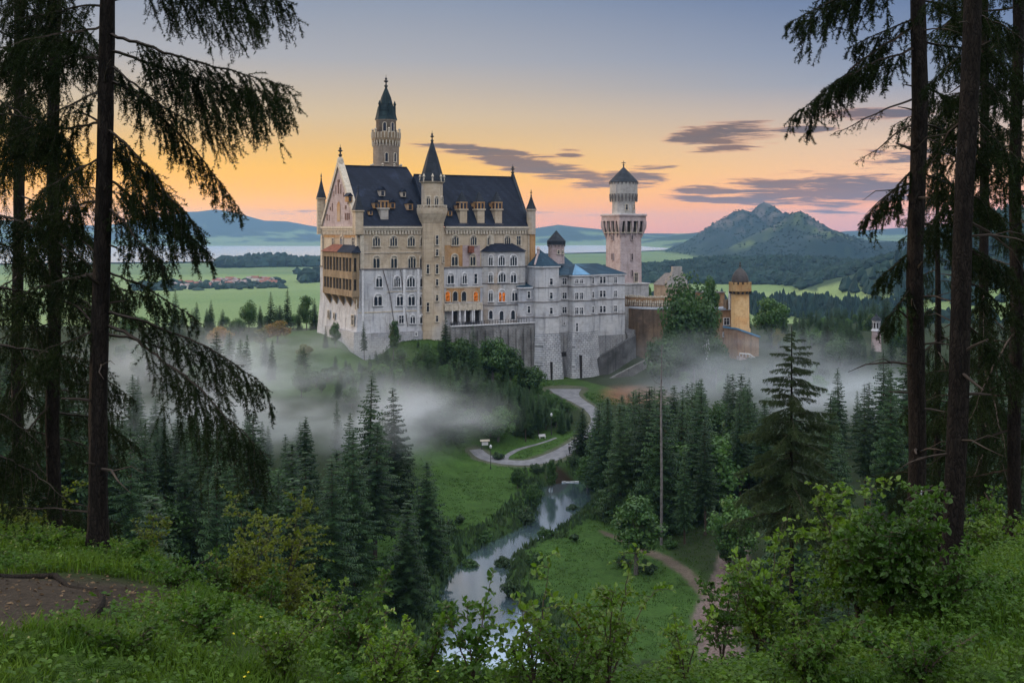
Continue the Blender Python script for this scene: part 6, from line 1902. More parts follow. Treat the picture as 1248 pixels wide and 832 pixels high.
def bough_arrays(P0, P1, seed, lift=.18, sagtip=.0, dens=1.0, side=.30, hang=.75, bare=.22, ln=.036, wd_=.0095, step=.0030):
    """a spruce bough from the trunk P0 to its tip P1: a spine, side branchlets and hanging needle curtains"""
    g = np.random.default_rng(seed)
    P0, P1 = np.array(P0, float), np.array(P1, float)
    L = np.linalg.norm(P1 - P0)
    n = max(8, int(L / .08))
    s = np.linspace(0, 1, n)[:, None]
    C = (P0 + P1) / 2 + np.array([0, 0, lift * L])
    S = (1 - s) ** 2 * P0 + 2 * s * (1 - s) * C + s ** 2 * P1
    wob = np.cumsum(g.normal(0, .010, size=(n, 3)), 0); wob -= s * wob[-1]
    S = S + wob
    Vt, Ft, nb = [], [], 0
    v, f = ribbon(S, .010 + .0065 * L, .003); Vt.append(v); Ft.append(f); nb += len(v)
    T = np.gradient(S, axis=0); T /= np.linalg.norm(T, axis=1)[:, None]
    pts, tans = [], []
    def sample(path, dn=1.0):
        seg = np.diff(path, axis=0); l = np.linalg.norm(seg, axis=1).sum()
        k = max(2, int(l / step * dens * dn))
        u = np.sort(g.random(k)) * (len(path) - 1); i = np.minimum(u.astype(int), len(path) - 2); fr = (u - i)[:, None]
        pts.append(path[i] * (1 - fr) + path[i + 1] * fr)
        d = seg[i]; tans.append(d / (np.linalg.norm(d, axis=1)[:, None] + 1e-9))
    i0 = int(n * bare)
    sample(S[min(max(i0, 1), n - 3):], 1.2)
    k = 0
    u = bare * .8
    while u < .985:
        i = min(int(u * (n - 1)), n - 2)
        t = T[i]
        h = np.cross(t, [0, 0, 1.0]); h /= np.linalg.norm(h) + 1e-9
        sg = 1 if k % 2 else -1
        ll = side * L ** .55 * (.45 + .9 * np.sin(np.pi * min(1, max(0, (u - bare * .6)) / (1 - bare * .6)) ** .75) ** .8) * (.6 + .7 * g.random()) * .82
        d = t * (.55 + .25 * g.random()) + sg * h * (.75 * g.random() + .25) + np.array([0, 0, -.15 - .25 * g.random()])
        d /= np.linalg.norm(d)
        m = 7
        q = np.linspace(0, 1, m)[:, None]
        hg = hang * (.6 + .7 * g.random())
        path = S[i] + d * q * ll * (1 - .25 * q) + np.array([0, 0, -1.0]) * ll * hg * q ** 1.8
        v, f = ribbon(path, .004, .0015); Vt.append(v); Ft.append(f + nb); nb += len(v)
        sample(path)
        # twigs on the branchlet, hanging down
        for w_ in range(int(5 + 11 * ll)):
            j = g.integers(1, m - 1)
            tl = ll * (.22 + .30 * g.random()) * (1.25 - j / m * .6)
            dd = d * .5 + g.normal(0, .45, 3) + np.array([0, 0, -.38 - .45 * g.random() * hang])
            dd /= np.linalg.norm(dd)
            qq = np.linspace(0, 1, 4)[:, None]
            p2 = path[j] + dd * qq * tl + np.array([0, 0, -.25]) * tl * qq ** 2
            sample(p2)
        u += (.045 + .035 * g.random()) / max(L, .5)
        k += 1
    P_, T_ = np.vstack(pts), np.vstack(tans)
    N_ = needles(P_, T_, g, ln, wd_)
    V_ = np.vstack(Vt + [N_])
    F_ = np.vstack(Ft + [nb + np.arange(len(N_)).reshape(-1, 3)])
    mi = np.concatenate([np.zeros(sum(len(f) for f in Ft), int), np.ones(len(N_) // 3, int)])
    return V_, F_, mi
def bough_mesh(*a, nm=None, **k):
    V_, F_, mi = bough_arrays(*a, **k)
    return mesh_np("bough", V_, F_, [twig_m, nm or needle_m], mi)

# boughs to be shared: along +x, 1.8 m long
BV = [bough_mesh((0, 0, 0), (1.8, 0, -.15 - .12 * k), 100 + k, lift=.10 + .03 * (k % 3), hang=.6 + .12 * (k % 4), side=.30 + .04 * (k % 3), bare=.15 + .05 * (k % 3), dens=.55) for k in range(7)]
BVO = [bough_mesh((0, 0, 0), (1.8, 0, -.25 - .1 * k), 200 + k, lift=.12, hang=.5 + .1 * k, side=.30, bare=.08, dens=.7, ln=.05, wd_=.015, step=.0045, nm=needle2_m) for k in range(5)]

def near_trunk(pts, rad, seed, n=18):
    """knobbly trunk through the points"""
    P = np.array(pts, float)
    t = np.linspace(0, len(P) - 1, 60)
    i = np.minimum(t.astype(int), len(P) - 2); fr = (t - i)[:, None]
    C = P[i] * (1 - fr) + P[i + 1] * fr
    rr_ = np.interp(t, np.arange(len(rad)), rad)
    g = np.random.default_rng(seed)
    ph = g.random(6) * 6.28
    V_, F_ = [], []
    for k in range(60):
        for q in range(n):
            a = 2 * math.pi * q / n
            r = rr_[k] * (1 + .05 * math.sin(3 * a + ph[0] + k * .1) + .03 * math.sin(7 * a + ph[1] - k * .35) + .025 * g.normal())
            if k == 0: r *= 1.55 + .25 * math.sin(5 * a + ph[2])
            elif k == 1: r *= 1.22 + .12 * math.sin(5 * a + ph[2])
            elif k == 2: r *= 1.08
            V_.append((C[k, 0] + r * math.cos(a), C[k, 1] + r * math.sin(a), C[k, 2]))
    for k in range(59):
        for q in range(n):
            q2 = (q + 1) % n
            F_.append((k * n + q, k * n + q2, (k + 1) * n + q2, (k + 1) * n + q))
    return mesh_np("trunk", V_, F_, barkn, smooth=True)

stub_me = None
def stubs(o, axis, z0, z1, n, seed, zb, r=.11):
    """dead branch stubs on a bare trunk"""
    global stub_me
    if stub_me is None:
        stub_me = [MB().tube([(0, 0, 0), (.22, .02, .03), (.45, -.01, .0), (.62, .03, -.06)], [.014, .010, .006, .002], 5).tube([(.25, .02, .03), (.36, .12, .08), (.5, .16, .05)], [.006, .004, .002], 4).mesh("branch_stub", twig_m),
                   MB().tube([(0, 0, 0), (.16, .0, .06), (.30, .02, .10)], [.016, .012, .006], 5).mesh("branch_stub", twig_m)]
    g = np.random.default_rng(seed)
    for k in range(n):
        z = z0 + (z1 - z0) * (k + g.random()) / n
        b = link("branch_stub", stub_me[g.integers(2)], o, tuple(axis(z)))
        b.rotation_euler = (g.normal(0, .2), g.normal(.1, .25), g.random() * 6.283)
        s_ = .8 + .9 * g.random(); b.scale = (s_, s_, s_)
def near_tree(px_base, Y, px_top, r0, r_top, top_z, label, seed, name="spruce_tree"):
    """trunk from the ground at photo column px_base leaning to px_top at the top edge of the photo"""
    xb = (px_base - 624) * Y / F
    zb = hz(xb, Y)
    zt = HOR * Y / F
    xt = (px_top - 624) * Y / F
    o = tag(empty(name, (xb, Y, zb)), label, "tree")
    dxdz = (xt - xb) / (zt - zb)
    pts = []
    for z in np.linspace(-.25, top_z - zb, 9):
        pts.append((dxdz * z + .03 * math.sin(z * 1.3 + seed), .02 * math.sin(z + seed), z))
    rad = np.interp(np.linspace(-.25, top_z - zb, 9), [0, min(zt - zb, (top_z - zb) * .8), top_z - zb], [r0, r_top, .02])
    link("trunk", near_trunk(pts, rad, seed), o)
    def axis(z):                # world z -> point on the trunk axis, tree coordinates
        return np.array([dxdz * (z - zb), 0.0, z - zb])
    return o, axis, xb, zb

def hand_bough(o, axis, xb, zb, Y, start_py, tip_px, tip_py, dY, seed, nm=None, **k):
    """bough measured off the photo: leaves the trunk at row start_py, tip at (tip_px, tip_py), dY nearer or farther"""
    z0 = (HOR - start_py) * Y / F
    p0 = axis(z0)
    Yt = Y + dY
    p1 = np.array([(tip_px - 624) * Yt / F - xb, dY, (HOR - tip_py) * Yt / F - zb])
    return link("bough", bough_mesh(p0, p1, seed, nm=nm, **k), o)
def auto_boughs(o, axis, z0, z1, n, L0, L1, seed, var=None, az=None, squash=1.0, zb=0):
    g = np.random.default_rng(seed)
    var = var or BV
    for k in range(n):
        t = (k + g.random()) / n
        z = z0 + (z1 - z0) * t
        L = (L0 + (L1 - L0) * t) * (.7 + .55 * g.random())
        a = (az(g) if az else g.random() * 6.283)
        b = link("bough", var[g.integers(len(var))], o, tuple(axis(z)))
        s = L / 1.8
        b.rotation_euler = (g.normal(0, .12), (.18 - .1 * t) + g.normal(0, .12), a)
        b.scale = (s, s ** .7 * squash if s < 1 else s * squash, s ** .7 if s < 1 else s)

# T1: the tall left trunk with the long drooping boughs
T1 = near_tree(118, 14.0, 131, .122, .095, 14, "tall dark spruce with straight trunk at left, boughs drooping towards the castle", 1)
o1, ax1, xb1, zb1 = T1
HB = lambda sp, tp, ty, dY, sd, **k: hand_bough(o1, ax1, xb1, zb1, 14.0, sp, tp, ty, dY, sd, **{'dens': .72, **k})
HB(-62, 362, 6, -.7, 1, lift=.10, side=.34, hang=.85, bare=.25)
HB(-20, 322, 22, .5, 2, lift=.08, side=.34, hang=.9, bare=.3)
HB(-95, 300, -40, .2, 3, lift=.06, side=.4, hang=.9)
HB(42, 357, 106, -.5, 4, lift=-.02, side=.42, hang=.95, bare=.2)
HB(60, 352, 122, .4, 5, lift=-.03, side=.40, hang=.95, bare=.25)
HB(75, 235, 150, -.3, 6, lift=-.04, side=.44, hang=1.1, bare=.18)
HB(95, 302, 268, .25, 7, lift=.22, side=.20, hang=.9, bare=.55)
HB(150, 252, 290, -.4, 8, lift=.06, side=.40, hang=.9, bare=.12)
HB(172, 226, 262, .5, 9, lift=.05, side=.38, hang=.9, bare=.12)
HB(215, 262, 318, .1, 10, lift=.05, side=.34, hang=.8, bare=.2)
HB(250, 205, 330, -.6, 11, lift=.05, side=.36, hang=.9, bare=.15)
HB(330, 250, 398, .3, 12, lift=.10, side=.26, hang=.9, bare=.3, dens=.6)
HB(378, 332, 478, .2, 14, lift=.12, side=.34, hang=1.0, bare=.25)
HB(392, 330, 560, -.3, 15, lift=.14, side=.36, hang=1.2, bare=.45, dens=.6)
HB(405, 300, 445, 1.0, 19, lift=.0, side=.08, hang=.3, bare=.9, dens=.1)
for sp, tp, ty, dY, sd in [(8, 5, 30, .3, 31), (30, -40, 70, -.6, 32), (75, 0, 78, .6, 33), (110, 20, 165, -.3, 34), (150, -20, 180, .5, 35), (190, 30, 250, -.6, 36), (245, 15, 275, .7, 38), (330, 0, 370, .4, 40),
                           (-40, 10, -20, 0, 41), (-80, 30, -50, -.5, 42), (400, 20, 450, -.3, 43)]:
    HB(sp, tp, ty, dY, sd, lift=.06, side=.36, hang=.9, bare=.15)
HB(625, 20, 618, -.2, 45, lift=.02, side=.05, hang=.2, bare=.95, dens=.05)
# T2..T4: spruces behind it that close the left edge
o2, ax2, xb2, zb2 = near_tree(66, 19.0, 66, .12, .10, 14, "thinner spruce behind the tall left trunk, crown closing the left edge", 2)
auto_boughs(o2, ax2, -4.0, 6.5, 28, 1.7, 1.9, 61)
o3, ax3, xb3, zb3 = near_tree(-36, 15.5, -30, .13, .11, 13, "spruce at the left border, only its right boughs in view", 3)
auto_boughs(o3, ax3, -3.5, 5.0, 16, 1.8, 1.9, 62, az=lambda g: g.normal(0, .9))
o4b, ax4b, xb4b, zb4b = near_tree(20, 26.0, 24, .14, .12, 12, "slim spruce second from the left border", 44)
auto_boughs(o4b, ax4b, -8.0, 7.5, 26, 2.4, 1.8, 64)
# T5, T6: the twin trunks at right
o5, ax5, xb5, zb5 = near_tree(1116, 15.0, 1119, .122, .105, 14, "left of the twin trunks at right, with a pale splintered scar", 5)
HB5 = lambda sp, tp, ty, dY, sd, **k: hand_bough(o5, ax5, xb5, zb5, 15.0, sp, tp, ty, dY, sd, **k)
HB5(-30, 956, 34, -.5, 51, lift=.08, side=.32, hang=.85, bare=.2)
HB5(-55, 990, 5, .4, 52, lift=.06, side=.32, hang=.8, bare=.2)
HB5(32, 962, 146, .2, 53, lift=.08, side=.30, hang=.7, bare=.3)
HB5(60, 1000, 112, -.5, 54, lift=.06, side=.30, hang=.8, bare=.2)
HB5(20, 1030, 60, .6, 55, lift=.05, side=.34, hang=.8, bare=.15)
HB5(205, 1045, 275, -.1, 56, lift=.05, side=.30, hang=.95, bare=.15)
HB5(228, 1062, 262, .5, 57, lift=.05, side=.26, hang=.8, bare=.2)
HB5(118, 1012, 166, .0, 58, lift=.05, side=.16, hang=.3, bare=.5, dens=.12)
HB5(150, 1040, 200, .4, 59, lift=.03, side=.16, hang=.3, bare=.5, dens=.1)
HB5(180, 1078, 180, -.3, 60, lift=.02, side=.10, hang=.2, bare=.7, dens=.1)
HB5(300, 1062, 352, .4, 66, lift=.05, side=.30, hang=.9, bare=.15)
HB5(345, 1072, 402, -.3, 67, lift=.05, side=.28, hang=.9, bare=.15)
for sp, tp, ty, dY, sd in [(0, 1240, 40, .5, 71), (50, 1250, 90, .8, 72), (100, 1230, 160, .6, 73), (150, 1260, 210, 1.0, 74), (210, 1220, 265, .8, 75), (-40, 1250, -20, .4, 76), (270, 1235, 330, .9, 77)]:
    HB5(sp, tp, ty, dY, sd, lift=.08, side=.30, hang=.85, bare=.2, dens=.8)
sc = MB()
sc.add([(-.035, -.150, .62), (.035, -.152, .60), (.04, -.148, 1.1), (.03, -.142, 1.45), (.04, -.138, 1.62), (.0, -.140, 1.5), (-.02, -.145, 1.1),
        (-.035, -.05, .62), (.035, -.05, .60), (.04, -.05, 1.1), (.03, -.05, 1.45), (.04, -.05, 1.62), (.0, -.05, 1.5), (-.02, -.05, 1.1)],
       [(0, 1, 2, 3, 4, 5, 6), (13, 12, 11, 10, 9, 8, 7)] + [((i + 1) % 7, i, i + 7, (i + 1) % 7 + 7) for i in range(7)])
sc.build("splintered_scar", plain("bare_splintered_wood", (.30, .34, .36), .8, .35, 9, bstr=.5), o5)
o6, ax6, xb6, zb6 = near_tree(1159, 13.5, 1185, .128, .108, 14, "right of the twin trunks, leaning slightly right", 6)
HB6 = lambda sp, tp, ty, dY, sd, **k: hand_bough(o6, ax6, xb6, zb6, 13.5, sp, tp, ty, dY, sd, **k)
for sp, tp, ty, dY, sd in [(-60, 1260, -10, .2, 81), (15, 1265, 60, -.4, 82), (45, 1262, 130, .6, 83), (90, 1260, 150, .2, 84), (140, 1262, 215, -.3, 85), (190, 1258, 250, .5, 86), (235, 1265, 300, 0, 87), (300, 1262, 370, .5, 88),
                           (-20, 1120, 15, .8, 89), (60, 1128, 110, 1.0, 90), (130, 1132, 200, 1.1, 91), (230, 1135, 290, 1.0, 92), (340, 1250, 400, .5, 93), (390, 1255, 470, .2, 94)]:
    HB6(sp, tp, ty, dY, sd, lift=.08, side=.30, hang=.8, bare=.2, dens=.6)
stubs(o5, ax5, -3.4, 3.2, 22, 505, zb5)
stubs(o6, ax6, -3.4, 3.0, 22, 506, zb6)
stubs(o1, ax1, -3.6, 3.0, 14, 501, zb1)
o7, ax7, xb7, zb7 = near_tree(1236, 20.0, 1240, .12, .10, 14, "spruce at the right border behind the twin trunks", 7)
auto_boughs(o7, ax7, -4.5, 6.0, 27, 1.9, 1.7, 65)
o8, ax8, xb8, zb8 = near_tree(1196, 34.0, 1200, .16, .13, 13, "spruce showing between the right trunk and the right border", 8)
auto_boughs(o8, ax8, -9.5, 9.0, 36, 3.0, 2.0, 66)
o9, ax9, xb9, zb9 = near_tree(1142, 38.0, 1143, .15, .10, 3.2, "spruce showing between the twin trunks", 9)
auto_boughs(o9, ax9, -11, 2.5, 36, 3.0, 1.0, 67)
# the big near spruce left of the twin trunks, standing down the slope
YB = 58.0
xB = (965 - 624) * YB / F
zB = hz(xB, YB)
oB = tag(empty("spruce_tree", (xB, YB, zB)), "big olive spruce with visible trunk standing against the mist, left of the twin trunks", "tree")
hB = (HOR - 397) * YB / F - zB
MB().tube([(0, 0, -1), (0, 0, 0), (.03, 0, hB * .4), (-.03, 0, hB * .75), (0, 0, hB)], [.3, .25, .17, .09, .02], 9).build("trunk", barkn, oB)
gB_ = np.random.default_rng(77)
zlo = max(2.0, (HOR - 640) * YB / F - zB)
for k in range(100):
    t = k / 99
    z = zlo + (hB - .35 - zlo) * t ** .82
    L = (3.0 * (1 - t) ** .78 + .34) * (.70 + .55 * gB_.random())
    b = link("bough", BVO[gB_.integers(5)], oB, (0, 0, z))
    s = L / 1.8
    b.rotation_euler = (gB_.normal(0, .15), .20 - .50 * t + gB_.normal(0, .1), k * 2.4 + gB_.normal(0, .3))
    b.scale = (s, max(s, .35) * .95, max(s, .4) * .75)
# tall bare pole-like trunk in the middle distance
px_, Yp = 806, 168.0
xp = (px_ - 624) * Yp / F; zp = hz(xp, Yp)
bt_o = tag(empty("bare_trunk", (xp, Yp, zp)), "tall bare grey trunk without branches standing beside the track", "dead tree")
hp = (HOR - 420) * Yp / F - zp
MB().tube([(0, 0, -1), (.05, 0, hp * .3), (-.05, 0, hp * .7), (.08, 0, hp)], [.24, .2, .15, .05], 8).build("trunk", plain("dead_grey_wood", (.13, .12, .115), .9, .3, 2), bt_o)
m1 = MB()
for z, a, l in [(.75, .3, 1.2), (.8, 2.8, 1.5), (.88, .1, 1.0), (.93, 3.3, .9), (.97, 1.0, .7)]:
    m1.tube([(0, 0, hp * z), (l * math.cos(a) * .6, l * math.sin(a) * .6, hp * z + .3), (l * math.cos(a), l * math.sin(a), hp * z + .9)], [.05, .035, .015], 5)
m1.build("branch_stubs", plain("dead_grey_wood", (.13, .12, .115), .9, .3, 2), bt_o)

# ================================================================ knoll: shrubs, grass, low plants
leaf_a = leafy("maple_leaves", (.075, .150, .016), (.120, .195, .026), .42, .4, .25, .45, 1.5)
leaf_b = leafy("dark_shrub_leaves", (.030, .080, .010), (.062, .125, .016), .4, .45, .25, .3, 1.5)
leaf_y = leafy("yellow_shrub_leaves", (.085, .125, .012), (.130, .160, .020), .4, .45, .25, .4, 1.5)
leaf_g = leafy("ground_plant_leaves", (.030, .078, .010), (.080, .145, .018), .4, .5, .2, .25, 1.3)
stem_m = plain("shrub_stem", (.055, .040, .028), .85, .3, 6)

def leaves(P, D, g, size, flat=.7, fold=.18, wdt=.34):
    """folded leaves at points P growing along D"""
    n = len(P)
    D = D / (np.linalg.norm(D, axis=1)[:, None] + 1e-9)
    up = np.tile([0, 0, 1.0], (n, 1)) * flat + g.normal(0, .45, (n, 3))
    S = np.cross(D, up); S /= np.linalg.norm(S, axis=1)[:, None] + 1e-9
    N = np.cross(S, D)
    l = (size * (.55 + .75 * g.random(n)))[:, None]
    w = l * wdt
    base = P; tip = P + D * l - N * l * .12
    l1 = P + D * l * .32 + S * w + N * w * fold; l2 = P + D * l * .68 + S * w * .72 + N * w * fold
    r1 = P + D * l * .32 - S * w + N * w * fold; r2 = P + D * l * .68 - S * w * .72 + N * w * fold
    V_ = np.stack([base, l1, l2, tip, r2, r1], 1).reshape(-1, 3)
    k = np.arange(n)[:, None] * 6
    return V_, np.vstack([k + np.array([[0, 1, 2, 3]]), k + np.array([[0, 3, 4, 5]])])

def shrub(px, py_base, Y, top, spread_px, label, seed, mat, leaf=.075, stems=6, dens=1.0, lean=0.0, name="shrub", cat="shrub", group=None, wdt=.36, low=.25):
    leaf, dens = leaf * .76, dens * 1.3
    g = np.random.default_rng(seed)
    x = (px - 624) * Y / F
    zb = hz(x, Y)
    h = max(.25, (HOR - top) * Y / F - zb)
    rad = spread_px * .5 * Y / F
    o = tag(empty(name, (x, Y, zb)), label, cat, group)
    sv, sf, nb = [], [], 0
    LP, LD = [], []
    for k in range(stems):
        a = 6.283 * k / stems + g.normal(0, .5)
        rr_ = rad * (.25 + .75 * g.random())
        hh = h * (1.0 if k == 0 else .55 + .45 * g.random())
        top_p = np.array([rr_ * math.cos(a) + lean * rad, rr_ * math.sin(a) * .8, hh])
        s = np.linspace(0, 1, 14)[:, None]
        P = top_p * np.array([1, 1, 0]) * s ** 1.4 + np.array([0, 0, hh]) * s ** .85 + np.cumsum(g.normal(0, .012 * h, (14, 3)), 0) * s
        v, f = ribbon(P, .006 + .005 * h, .002); sv.append(v); sf.append(f + nb); nb += len(v)
        ntw = int((9 + 7 * h) * dens)
        for q in range(ntw):
            j = g.integers(int(14 * low), 14)
            tl = h * (.14 + .26 * g.random()) * (1.15 - j / 18)
            d = g.normal(0, 1, 3); d[2] = abs(d[2]) * .5 + .1; d /= np.linalg.norm(d)
            qs = np.linspace(0, 1, 6)[:, None]
            tw = P[j] + d * qs * tl + np.array([0, 0, -.22]) * tl * qs ** 2
            v, f = ribbon(tw, .003, .001); sv.append(v); sf.append(f + nb); nb += len(v)
            nl = int(max(4, tl / leaf * 2.6))
            u = .15 + .85 * g.random(nl)
            p = P[j] + d * u[:, None] * tl + np.array([0, 0, -.22]) * tl * u[:, None] ** 2
            sd_ = np.cross(d, g.normal(0, 1, (nl, 3)))
            LP.append(p); LD.append(d * .6 + sd_ * .8 + np.array([0, 0, -.15]))
        p = P[-6:]; LP.append(p); LD.append(g.normal(0, .6, (6, 3)) + np.array([0, 0, .3]))
    V_, F_ = leaves(np.vstack(LP), np.vstack(LD), g, leaf, wdt=wdt)
    link("stems", mesh_np("stems", np.vstack(sv), np.vstack(sf), stem_m), o)
    link("leaves", mesh_np("leaves", V_, F_, mat), o)
    return o
for a in [
    (742, 790, 8.6, 676, 190, "bright green young maple in the middle of the front slope", 301, leaf_a, .062, 7, .85),
    (575, 800, 8.5, 712, 80, "slim leafy sapling before the lower creek", 302, leaf_b, .07, 4, 1.0),
    (520, 800, 8.8, 752, 70, "low dark shrub at the foot of the slim sapling", 303, leaf_b, .06, 5, 1.0),
    (432, 790, 10.0, 690, 120, "open shrub with pale leaves left of the lower creek", 304, leaf_b, .06, 6, 1.0),
    (925, 765, 11.5, 640, 110, "arching shrub below the big olive spruce", 305, leaf_a, .075, 7, 1.1),
    (880, 770, 10.8, 700, 80, "small shrub left of the arching shrub", 306, leaf_b, .06, 5, 1.0),
    (1085, 770, 10.6, 600, 180, "large dark green bush before the twin trunks", 307, leaf_b, .080, 12, 1.7),
    (1045, 760, 11.4, 588, 150, "tall bright leafy bush left of the twin trunks", 308, leaf_a, .075, 10, 1.5),
    (1150, 760, 10.2, 668, 120, "low dark bush right of the large bush", 309, leaf_b, .07, 9, 1.5),
    (1215, 690, 17.5, 622, 140, "fresh green bush at the foot of the right trunk", 310, leaf_a, .085, 9, 1.2),
    (1180, 650, 19.0, 600, 120, "shrub behind the right trunk's foot", 311, leaf_b, .085, 8, 1.2),
    (335, 668, 17.5, 618, 130, "yellow-green loose shrub right of the tall left trunk", 312, leaf_y, .07, 9, .9),
    (290, 680, 16.5, 620, 90, "yellowish shrub at the foot of the drooping boughs", 313, leaf_y, .07, 7, .9),
    (40, 650, 20.0, 588, 130, "yellow-green shrub at the left border behind the crest", 314, leaf_y, .08, 8, .9),
    (178, 672, 17.0, 628, 70, "small yellow shrub right beside the tall left trunk", 315, leaf_y, .065, 6, .9),
    (265, 690, 15.0, 672, 70, "pale leafed low shrub on the left crest", 316, leaf_b, .06, 6, 1.0),
    (330, 715, 13.5, 690, 80, "low leafy shrub on the left crest beside the nettles", 317, leaf_b, .06, 6, 1.0),
    (395, 745, 11.5, 712, 70, "low bright shrub left of the open shrub", 318, leaf_a, .05, 6, 1.0),
    (985, 740, 12.5, 690, 90, "low leafy plant between arching shrub and tall bush", 319, leaf_g, .06, 6, 1.0),
    (650, 800, 8.4, 700, 70, "leaning dark-stemmed sapling left of the young maple", 320, leaf_a, .07, 4, .8),
    (215, 715, 12.2, 682, 110, "low dense shrub right of the bare earth", 330, leaf_b, .06, 8, 1.3),
    (255, 775, 9.6, 728, 120, "dark leafy clump below the bare earth's right end", 331, leaf_b, .065, 8, 1.4),
    (150, 800, 8.6, 752, 130, "leafy clump at the lower left beside the ferns", 332, leaf_g, .06, 8, 1.3),
    (345, 800, 8.8, 735, 130, "bright leafy clump in the lower left grass", 333, leaf_a, .055, 8, 1.2),
    (470, 810, 8.3, 752, 110, "low fresh shrub left of the slim sapling", 334, leaf_a, .055, 7, 1.2),
    (60, 690, 14.0, 655, 130, "low leafy plants behind the bare earth", 335, leaf_g, .065, 8, 1.2),
    (165, 690, 13.6, 660, 90, "leafy clump at the foot of the tall left trunk", 336, leaf_b, .06, 7, 1.2),
    (690, 812, 8.2, 762, 110, "low leafy plants under the young maple", 337, leaf_g, .055, 8, 1.2),
    (985, 800, 8.8, 748, 150, "leafy low growth at the lower right", 338, leaf_g, .06, 9, 1.3),
    (1120, 812, 8.4, 760, 150, "dark low growth below the large bush", 339, leaf_b, .06, 9, 1.3),
    (1215, 760, 11.0, 715, 120, "leafy clump at the right border below the right trunk", 340, leaf_b, .065, 8, 1.3),
    (835, 800, 8.9, 735, 80, "small bright sapling right of the young maple", 321, leaf_a, .06, 4, .8),
]:
    shrub(*a)
# ferns at lower left
fern_m = leafy("fern_fronds", (.028, .062, .010), (.050, .092, .016), .3, .6, .25, .1, 2)
def fern(px, Y, seed, r, label):
    g = np.random.default_rng(seed)
    x = (px - 624) * Y / F
    o = tag(empty("fern", (x, Y, hz(x, Y))), label, "fern")
    for k in range(9):
        a = 6.283 * k / 9 + g.normal(0, .2)
        s = np.linspace(.08, 1, 20)
        P = np.stack([r * s * np.cos(a), r * s * np.sin(a), r * (1.25 * s - .85 * s ** 2)], -1)
        T = np.gradient(P, axis=0); T /= np.linalg.norm(T, axis=1)[:, None]
        Sd = np.stack([-np.sin(a) * np.ones(20), np.cos(a) * np.ones(20), 0 * s], -1)
        w_ = r * .26 * np.sin(np.pi * np.clip(s * .9 + .1, 0, 1)) ** .8
        PP, DD, LL = [], [], []
        for sg in (-1, 1):
            q0 = P - T * r * .013; q1 = P + T * r * .013
            tip = P + sg * Sd * w_[:, None] + T * (w_ * .4)[:, None] - np.array([0, 0, 1]) * (w_ * .25)[:, None]
            PP.append(np.stack([q0, q1, tip], 1).reshape(-1, 3))
        V_ = np.vstack(PP)
        link("frond", mesh_np("frond", V_, np.arange(len(V_)).reshape(-1, 3), fern_m), o)
fern(70, 7.6, 1, .34, "fern spreading at the lower left corner")
fern(125, 7.9, 2, .28, "smaller fern right of the lower left one")
fern(20, 8.2, 3, .32, "fern at the left border below the bare earth")
fern(1230, 8.0, 4, .3, "fern at the lower right corner")

# grass and low plants cover the whole knoll
grass_m = leafy("grass_blades", (.036, .085, .009), (.088, .150, .016), .4, .6, 0, .1, 1.1)
def dirt(x, y):
    return np.maximum(np.abs((x + 5.65 - 0.22 * (y - 10)) / 1.75), np.abs((y - 9.9) / 2.1))
def scatter(n, y0, y1, g, power=1.0):
    y = y0 + (y1 - y0) * g.random(n) ** power
    px = g.uniform(-420, 1700, n)
    x = (px - 624) * y / F
    yc = np.interp(x, CRESTX, CRESTY)
    ok = (y < yc + 3.0) & ((x > 0) | (dirt(x, y) > 1.0 + .25 * fbm(x * 1.5, y * 1.5, 3)))
    return x[ok], y[ok]
g = np.random.default_rng(500)
x, y = scatter(310000, 5.8, 22, g, 1.25)
dn = fbm(x * .8, y * .8, 4)
keep = g.random(len(x)) < .68 + .7 * dn + .25 * (y < 9)
x, y, dn = x[keep], y[keep], dn[keep]
n = len(x)
hgt = (.05 + .12 * g.random(n)) * (1 + .9 * np.clip(dn, -.5, .8)) * (1 + .25 * (y < 9)) * np.where(np.abs(x - .4) < 2.2, .65, 1)
z = H(x, y) - .01
a = g.random(n) * 6.283; ln_ = .35 + .6 * g.random(n); w_ = .0035 + .004 * g.random(n)
b0 = np.stack([x, y, z], -1)
dv = np.stack([np.cos(a), np.sin(a), 0 * a], -1); sv = np.stack([-np.sin(a), np.cos(a), 0 * a], -1)
mid = b0 + dv * (hgt * ln_ * .35)[:, None] + np.array([0, 0, 1]) * (hgt * .62)[:, None]
tip = b0 + dv * (hgt * ln_)[:, None] + np.array([0, 0, 1]) * (hgt * .92)[:, None]
Vg = np.stack([b0 - sv * w_[:, None], mid - sv * w_[:, None] * .8, tip, mid + sv * w_[:, None] * .8, b0 + sv * w_[:, None]], 1).reshape(-1, 3)
k = np.arange(n)[:, None] * 5
Fg = np.vstack([k + np.array([[0, 1, 3, 4]])])
Ft = k + np.array([[1, 2, 3]])
me = bpy.data.meshes.new("grass")
me.vertices.add(len(Vg)); me.vertices.foreach_set('co', Vg.astype(np.float32).ravel())
lv = np.concatenate([Fg.ravel(), Ft.ravel()]).astype(np.int32)
me.loops.add(len(lv)); me.loops.foreach_set('vertex_index', lv)
me.polygons.add(2 * n)
me.polygons.foreach_set('loop_start', np.concatenate([np.arange(n) * 4, 4 * n + np.arange(n) * 3]).astype(np.int32))
me.polygons.foreach_set('loop_total', np.concatenate([np.full(n, 4), np.full(n, 3)]).astype(np.int32))
me.materials.append(grass_m); me.update(calc_edges=True)
tag(link("grass", me), "meadow grass on the front slope", kind='stuff')
